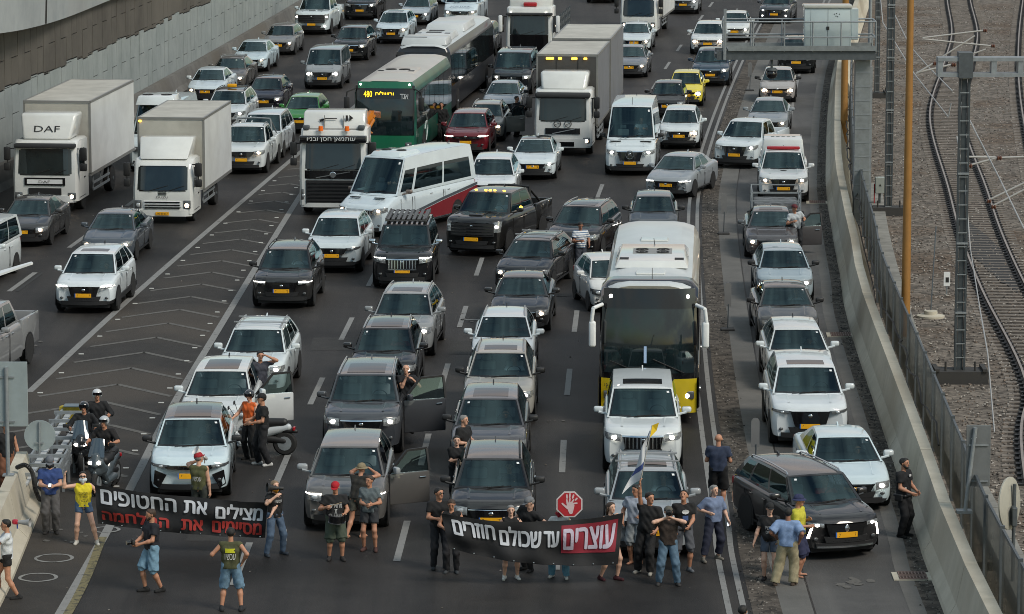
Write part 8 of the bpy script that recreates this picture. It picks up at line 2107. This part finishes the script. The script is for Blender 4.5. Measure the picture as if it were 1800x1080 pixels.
# ================================================================== THINGS PEOPLE HOLD
def megaphone(label, pos, d, m_bell, m_body, r=.11):
    t = thing('megaphone', label, 'megaphone', tuple(pos)); d = Vector(d).normalized()
    q = MB(); q.lathe([(.03, 0), (.045, .10), (r * .7, .22), (r, .28), (r * .98, .275), (r * .6, .2), (.03, .08)], (0, 0, 0), d, 18); q.build('bell', m_bell, t)
    q = MB(); q.lathe([(.035, -.08), (.04, 0), (.03, .02)], (0, 0, 0), d, 12); q.cyl((0, 0, -.02), (0, .02, -.14), .016, .014, 8); q.build('grip', m_body, t)
megaphone('grey-white megaphone of the man in the red cap behind the left banner', P7['HP'](0, 0, 0) and P7['W'] @ P7['HP'](.0, -.16, -.03), (-.6, -.3, .55), WHITEP, mat('mega_grey', (.3, .3, .3), .5))
megaphone('black megaphone of the woman with the orange bandana', P8['W'] @ P8['HP'](0, -.20, -.02), (-.95, -.3, .12), BLACK, BLACK)
pm = RY(30, 918, G(14, 1052).y); megaphone('blue, red and grey toy-coloured megaphone at the left edge', pm, (.9, -.2, -.0), mat('mega_grey', (.3, .3, .3), .5), paint((50, 80, 170)), .09)
q = MB(); q.rbox(-.10, .02, -.05, .05, -.05, .06, .03, 2); q.xf(Matrix.Translation(pm)).build('x', paint((170, 30, 50))).name = 'megaphone_body'
o = bpy.data.objects['megaphone_body']; par = [x for x in bpy.data.objects if x.get('label', '').startswith('blue, red')][0]; o.parent = par; o.matrix_parent_inverse = Matrix.Translation(-par.location)
def camera_item(label, pos, yaw=0):
    t = thing('camera', label, 'camera', tuple(pos), R_(yaw)); q = MB(); q.rbox(-.07, .07, -.035, .035, -.05, .05, .015, 2); q.rbox(-.03, .03, -.03, .03, .045, .075, .01, 1); q.build('camera_body', BLACK, t)
    q = MB(); q.lathe([(.035, .03), (.04, .06), (.042, .14), (.036, .14)], (0, 0, 0), (0, -1, 0), 14); q.build('lens', GLOSSB, t)
camera_item('camera held to the eye by the photographer in the brown vest', P20['W'] @ P20['HP'](0, -.16, .02), 2)
def phone(label, pos): 
    t = thing('phone', label, 'phone', tuple(pos)); q = MB(); q.rbox(-.035, .035, -.006, .006, -.07, .07, .005, 1, fn=lambda c: (c.x, c.y + c.z * .9, c.z * .6)); q.build('phone_body', GLOSSB, t)
    q = MB(); q.add([(-.03, .05, .03), (.03, .05, .03), (.03, -.03, -.03), (-.03, -.03, -.03)], [(0, 1, 2, 3)]); q.xf(Matrix.Translation((0, -.012, .01))).build('phone_screen', emit('screen', (.7, .8, .9), .7), t)
phone('phone in the hands of the man in the blue T-shirt', P1['mid'])
phone('phone in the right hand of the grey-haired woman in blue', P22['wr'] + Vector((0, -.03, -.09)))
camera_item('camera held by the man in the black polo', P5['mid'], -62)
# drum
pd = P9['W'] @ Vector((0, -.34, .98)); t = thing('snare_drum', 'snare drum hung in front of the drummer in the red cap', 'drum', tuple(pd))
q = MB(); q.lathe([(.17, -.09), (.18, -.085), (.18, .085), (.17, .09)], (0, 0, 0), (.05, -.1, 1), 26); q.build('drum_shell', GLOSSB, t); q = MB(); q.lathe([(.165, .091), (.165, .094)], (0, 0, 0), (.05, -.1, 1), 26); q.build('drum_skin', WHITEP, t)
q = MB()
for zz in (-.085, .08): q.lathe([(.178, zz), (.188, zz), (.188, zz + .015), (.178, zz + .015)], (0, 0, 0), (.05, -.1, 1), 26)
q.build('drum_hoops', CHROME, t)
for h_, e2, lb in ((P9['wl'], Vector((.30, -.10, .12)), 'drumstick in the raised right hand of the drummer'), (P9['wr'], Vector((-.28, -.08, -.02)), 'drumstick in the left hand of the drummer')):
    tag(MB().cyl(h_ - e2 * .2, h_ + e2 * 1.1, .009, .006, 6).build('drumstick', mat('wood_pale', (.45, .33, .2), .6)), lb, 'drumstick', 'drumsticks')
p = G(500, 952); t = thing('bottle', 'clear plastic bottle with a red label standing right of the left banner', 'bottle', tuple(p))
q = MB(); q.lathe([(.045, 0), (.055, .02), (.055, .26), (.02, .34), (.02, .37)], (0, 0, 0), (0, 0, 1), 14); q.build('bottle_body', mat('plastic_clear', (.5, .52, .53), .15, coat=.6), t); q = MB(); q.lathe([(.0565, .09), (.0565, .17)], (0, 0, 0), (0, 0, 1), 14); q.build('bottle_label', paint((170, 40, 50)), t)
# stop-hand sign
Ys = G(984, 1016).y - .25; c0 = RY(1001, 887, Ys); t = thing('hand_sign', 'red octagonal sign with a pale hand print above the right banner', 'protest sign', tuple(c0))
oc = lambda r: [(r * math.cos(math.pi / 8 + k * math.pi / 4), 0, r * math.sin(math.pi / 8 + k * math.pi / 4)) for k in range(8)]
q = MB(); q.prism(oc(.295), (0, .02, 0)); q.build('sign_board', mat('sign_edge_white', (.6, .55, .56), .6), t, smooth=0)
q = MB(); q.prism([Vector(v) + Vector((0, -.006, 0)) for v in oc(.265)], (0, .004, 0)); q.build('red_face', mat('sign_red', (.42, .02, .03), .5), t, smooth=0)
q = MB()
def cap2(a, b_, r0, r1, y=-.010):
    a, b_ = Vector(a), Vector(b_); d = (b_ - a).normalized(); n_ = Vector((-d.y, d.x)); pts = []
    A = math.atan2(n_.y, n_.x)
    for i in range(7): an = A + math.pi * i / 6; pts.append((a.x + r0 * math.cos(an), y, a.y + r0 * math.sin(an)))
    for i in range(7): an = A + math.pi + math.pi * i / 6; pts.append((b_.x + r1 * math.cos(an), y, b_.y + r1 * math.sin(an)))
    q.add(pts, [tuple(range(14))])
cap2((.03, -.16), (.02, -.03), .045, .085, -.0100)
for i, (fx, fz_) in enumerate(((-.055, .20), (.01, .225), (.085, .20), (.155, .13))): cap2((-.045 + i * .04, .02), (fx, fz_ - .10), .018, .016, -.0104 - i * .0002); cap2((lerp(-.045 + i * .04, fx, .62), lerp(.02, fz_ - .1, .62) + .07), (fx, fz_), .017, .018, -.0112 - i * .0002)
cap2((-.04, -.08), (-.15, .02), .022, .018, -.0122); q.build('hand_print', mat('print_pink', (.62, .48, .5), .7), t, smooth=0)
tag(MB().cyl(c0 + Vector((0, .03, .2)), c0 + Vector((0, .03, -.75)), .015, .015, 8).build('sign_stick', mat('wood_pale', (0, 0, 0))), 'pale stick carrying the red octagonal hand sign', 'stick')
# flags
hp = P18['wl']; tip = RY(1146, 748, hp.y + .35)
FPm = mat('flagpole', (.3, .3, .3), .4, .5)
t = thing('flag', 'white and blue flag with a small yellow flag on one raised pole', 'flag', tuple(hp)); iv = Matrix.Translation(-hp)
q = MB(); q.cyl(hp - (tip - hp) * .05, tip, .014, .009, 8); q.xf(iv).build('flagpole', FPm, t)
FLW = mat('flag_white', (.50, .52, .55), .8); FLB = mat('flag_blue', (.035, .06, .20), .8)
u = (tip - hp)
q = MB(); fl = lambda a, b_: tip - u * (.08 + a * .85) + Vector((-.02 - b_ * .34 * (a ** .9) - .04 * math.sin(a * 8) * b_, .10 * math.sin(b_ * 4 + a * 6), -.05 * b_ - .25 * a * b_))
q.grid(fl, 0, 1, 16, 0, 1, 10); q.xf(iv).build('flag_cloth', FLW, t, smooth=180)
q = MB(); q.grid(lambda a, b_: fl(a, b_) + Vector((0, -.008, 0)), .62, .76, 3, .0, .98, 8); q.grid(lambda a, b_: fl(a, b_) + Vector((.0, -.008, 0)), .03, .10, 3, .0, .98, 8); q.xf(iv).build('flag_stripes', FLB, t, smooth=180)
q = MB(); q.add([tip, tip + Vector((.15, .0, .06)), tip + Vector((.10, .03, -.12)), tip - u * .22], [(0, 1, 2, 3)]); q.xf(iv).build('yellow_flag', mat('flag_yellow', lin((214, 180, 30)), .8), t, smooth=0)
# shop the last: tidy
bpy.context.view_layer.update()
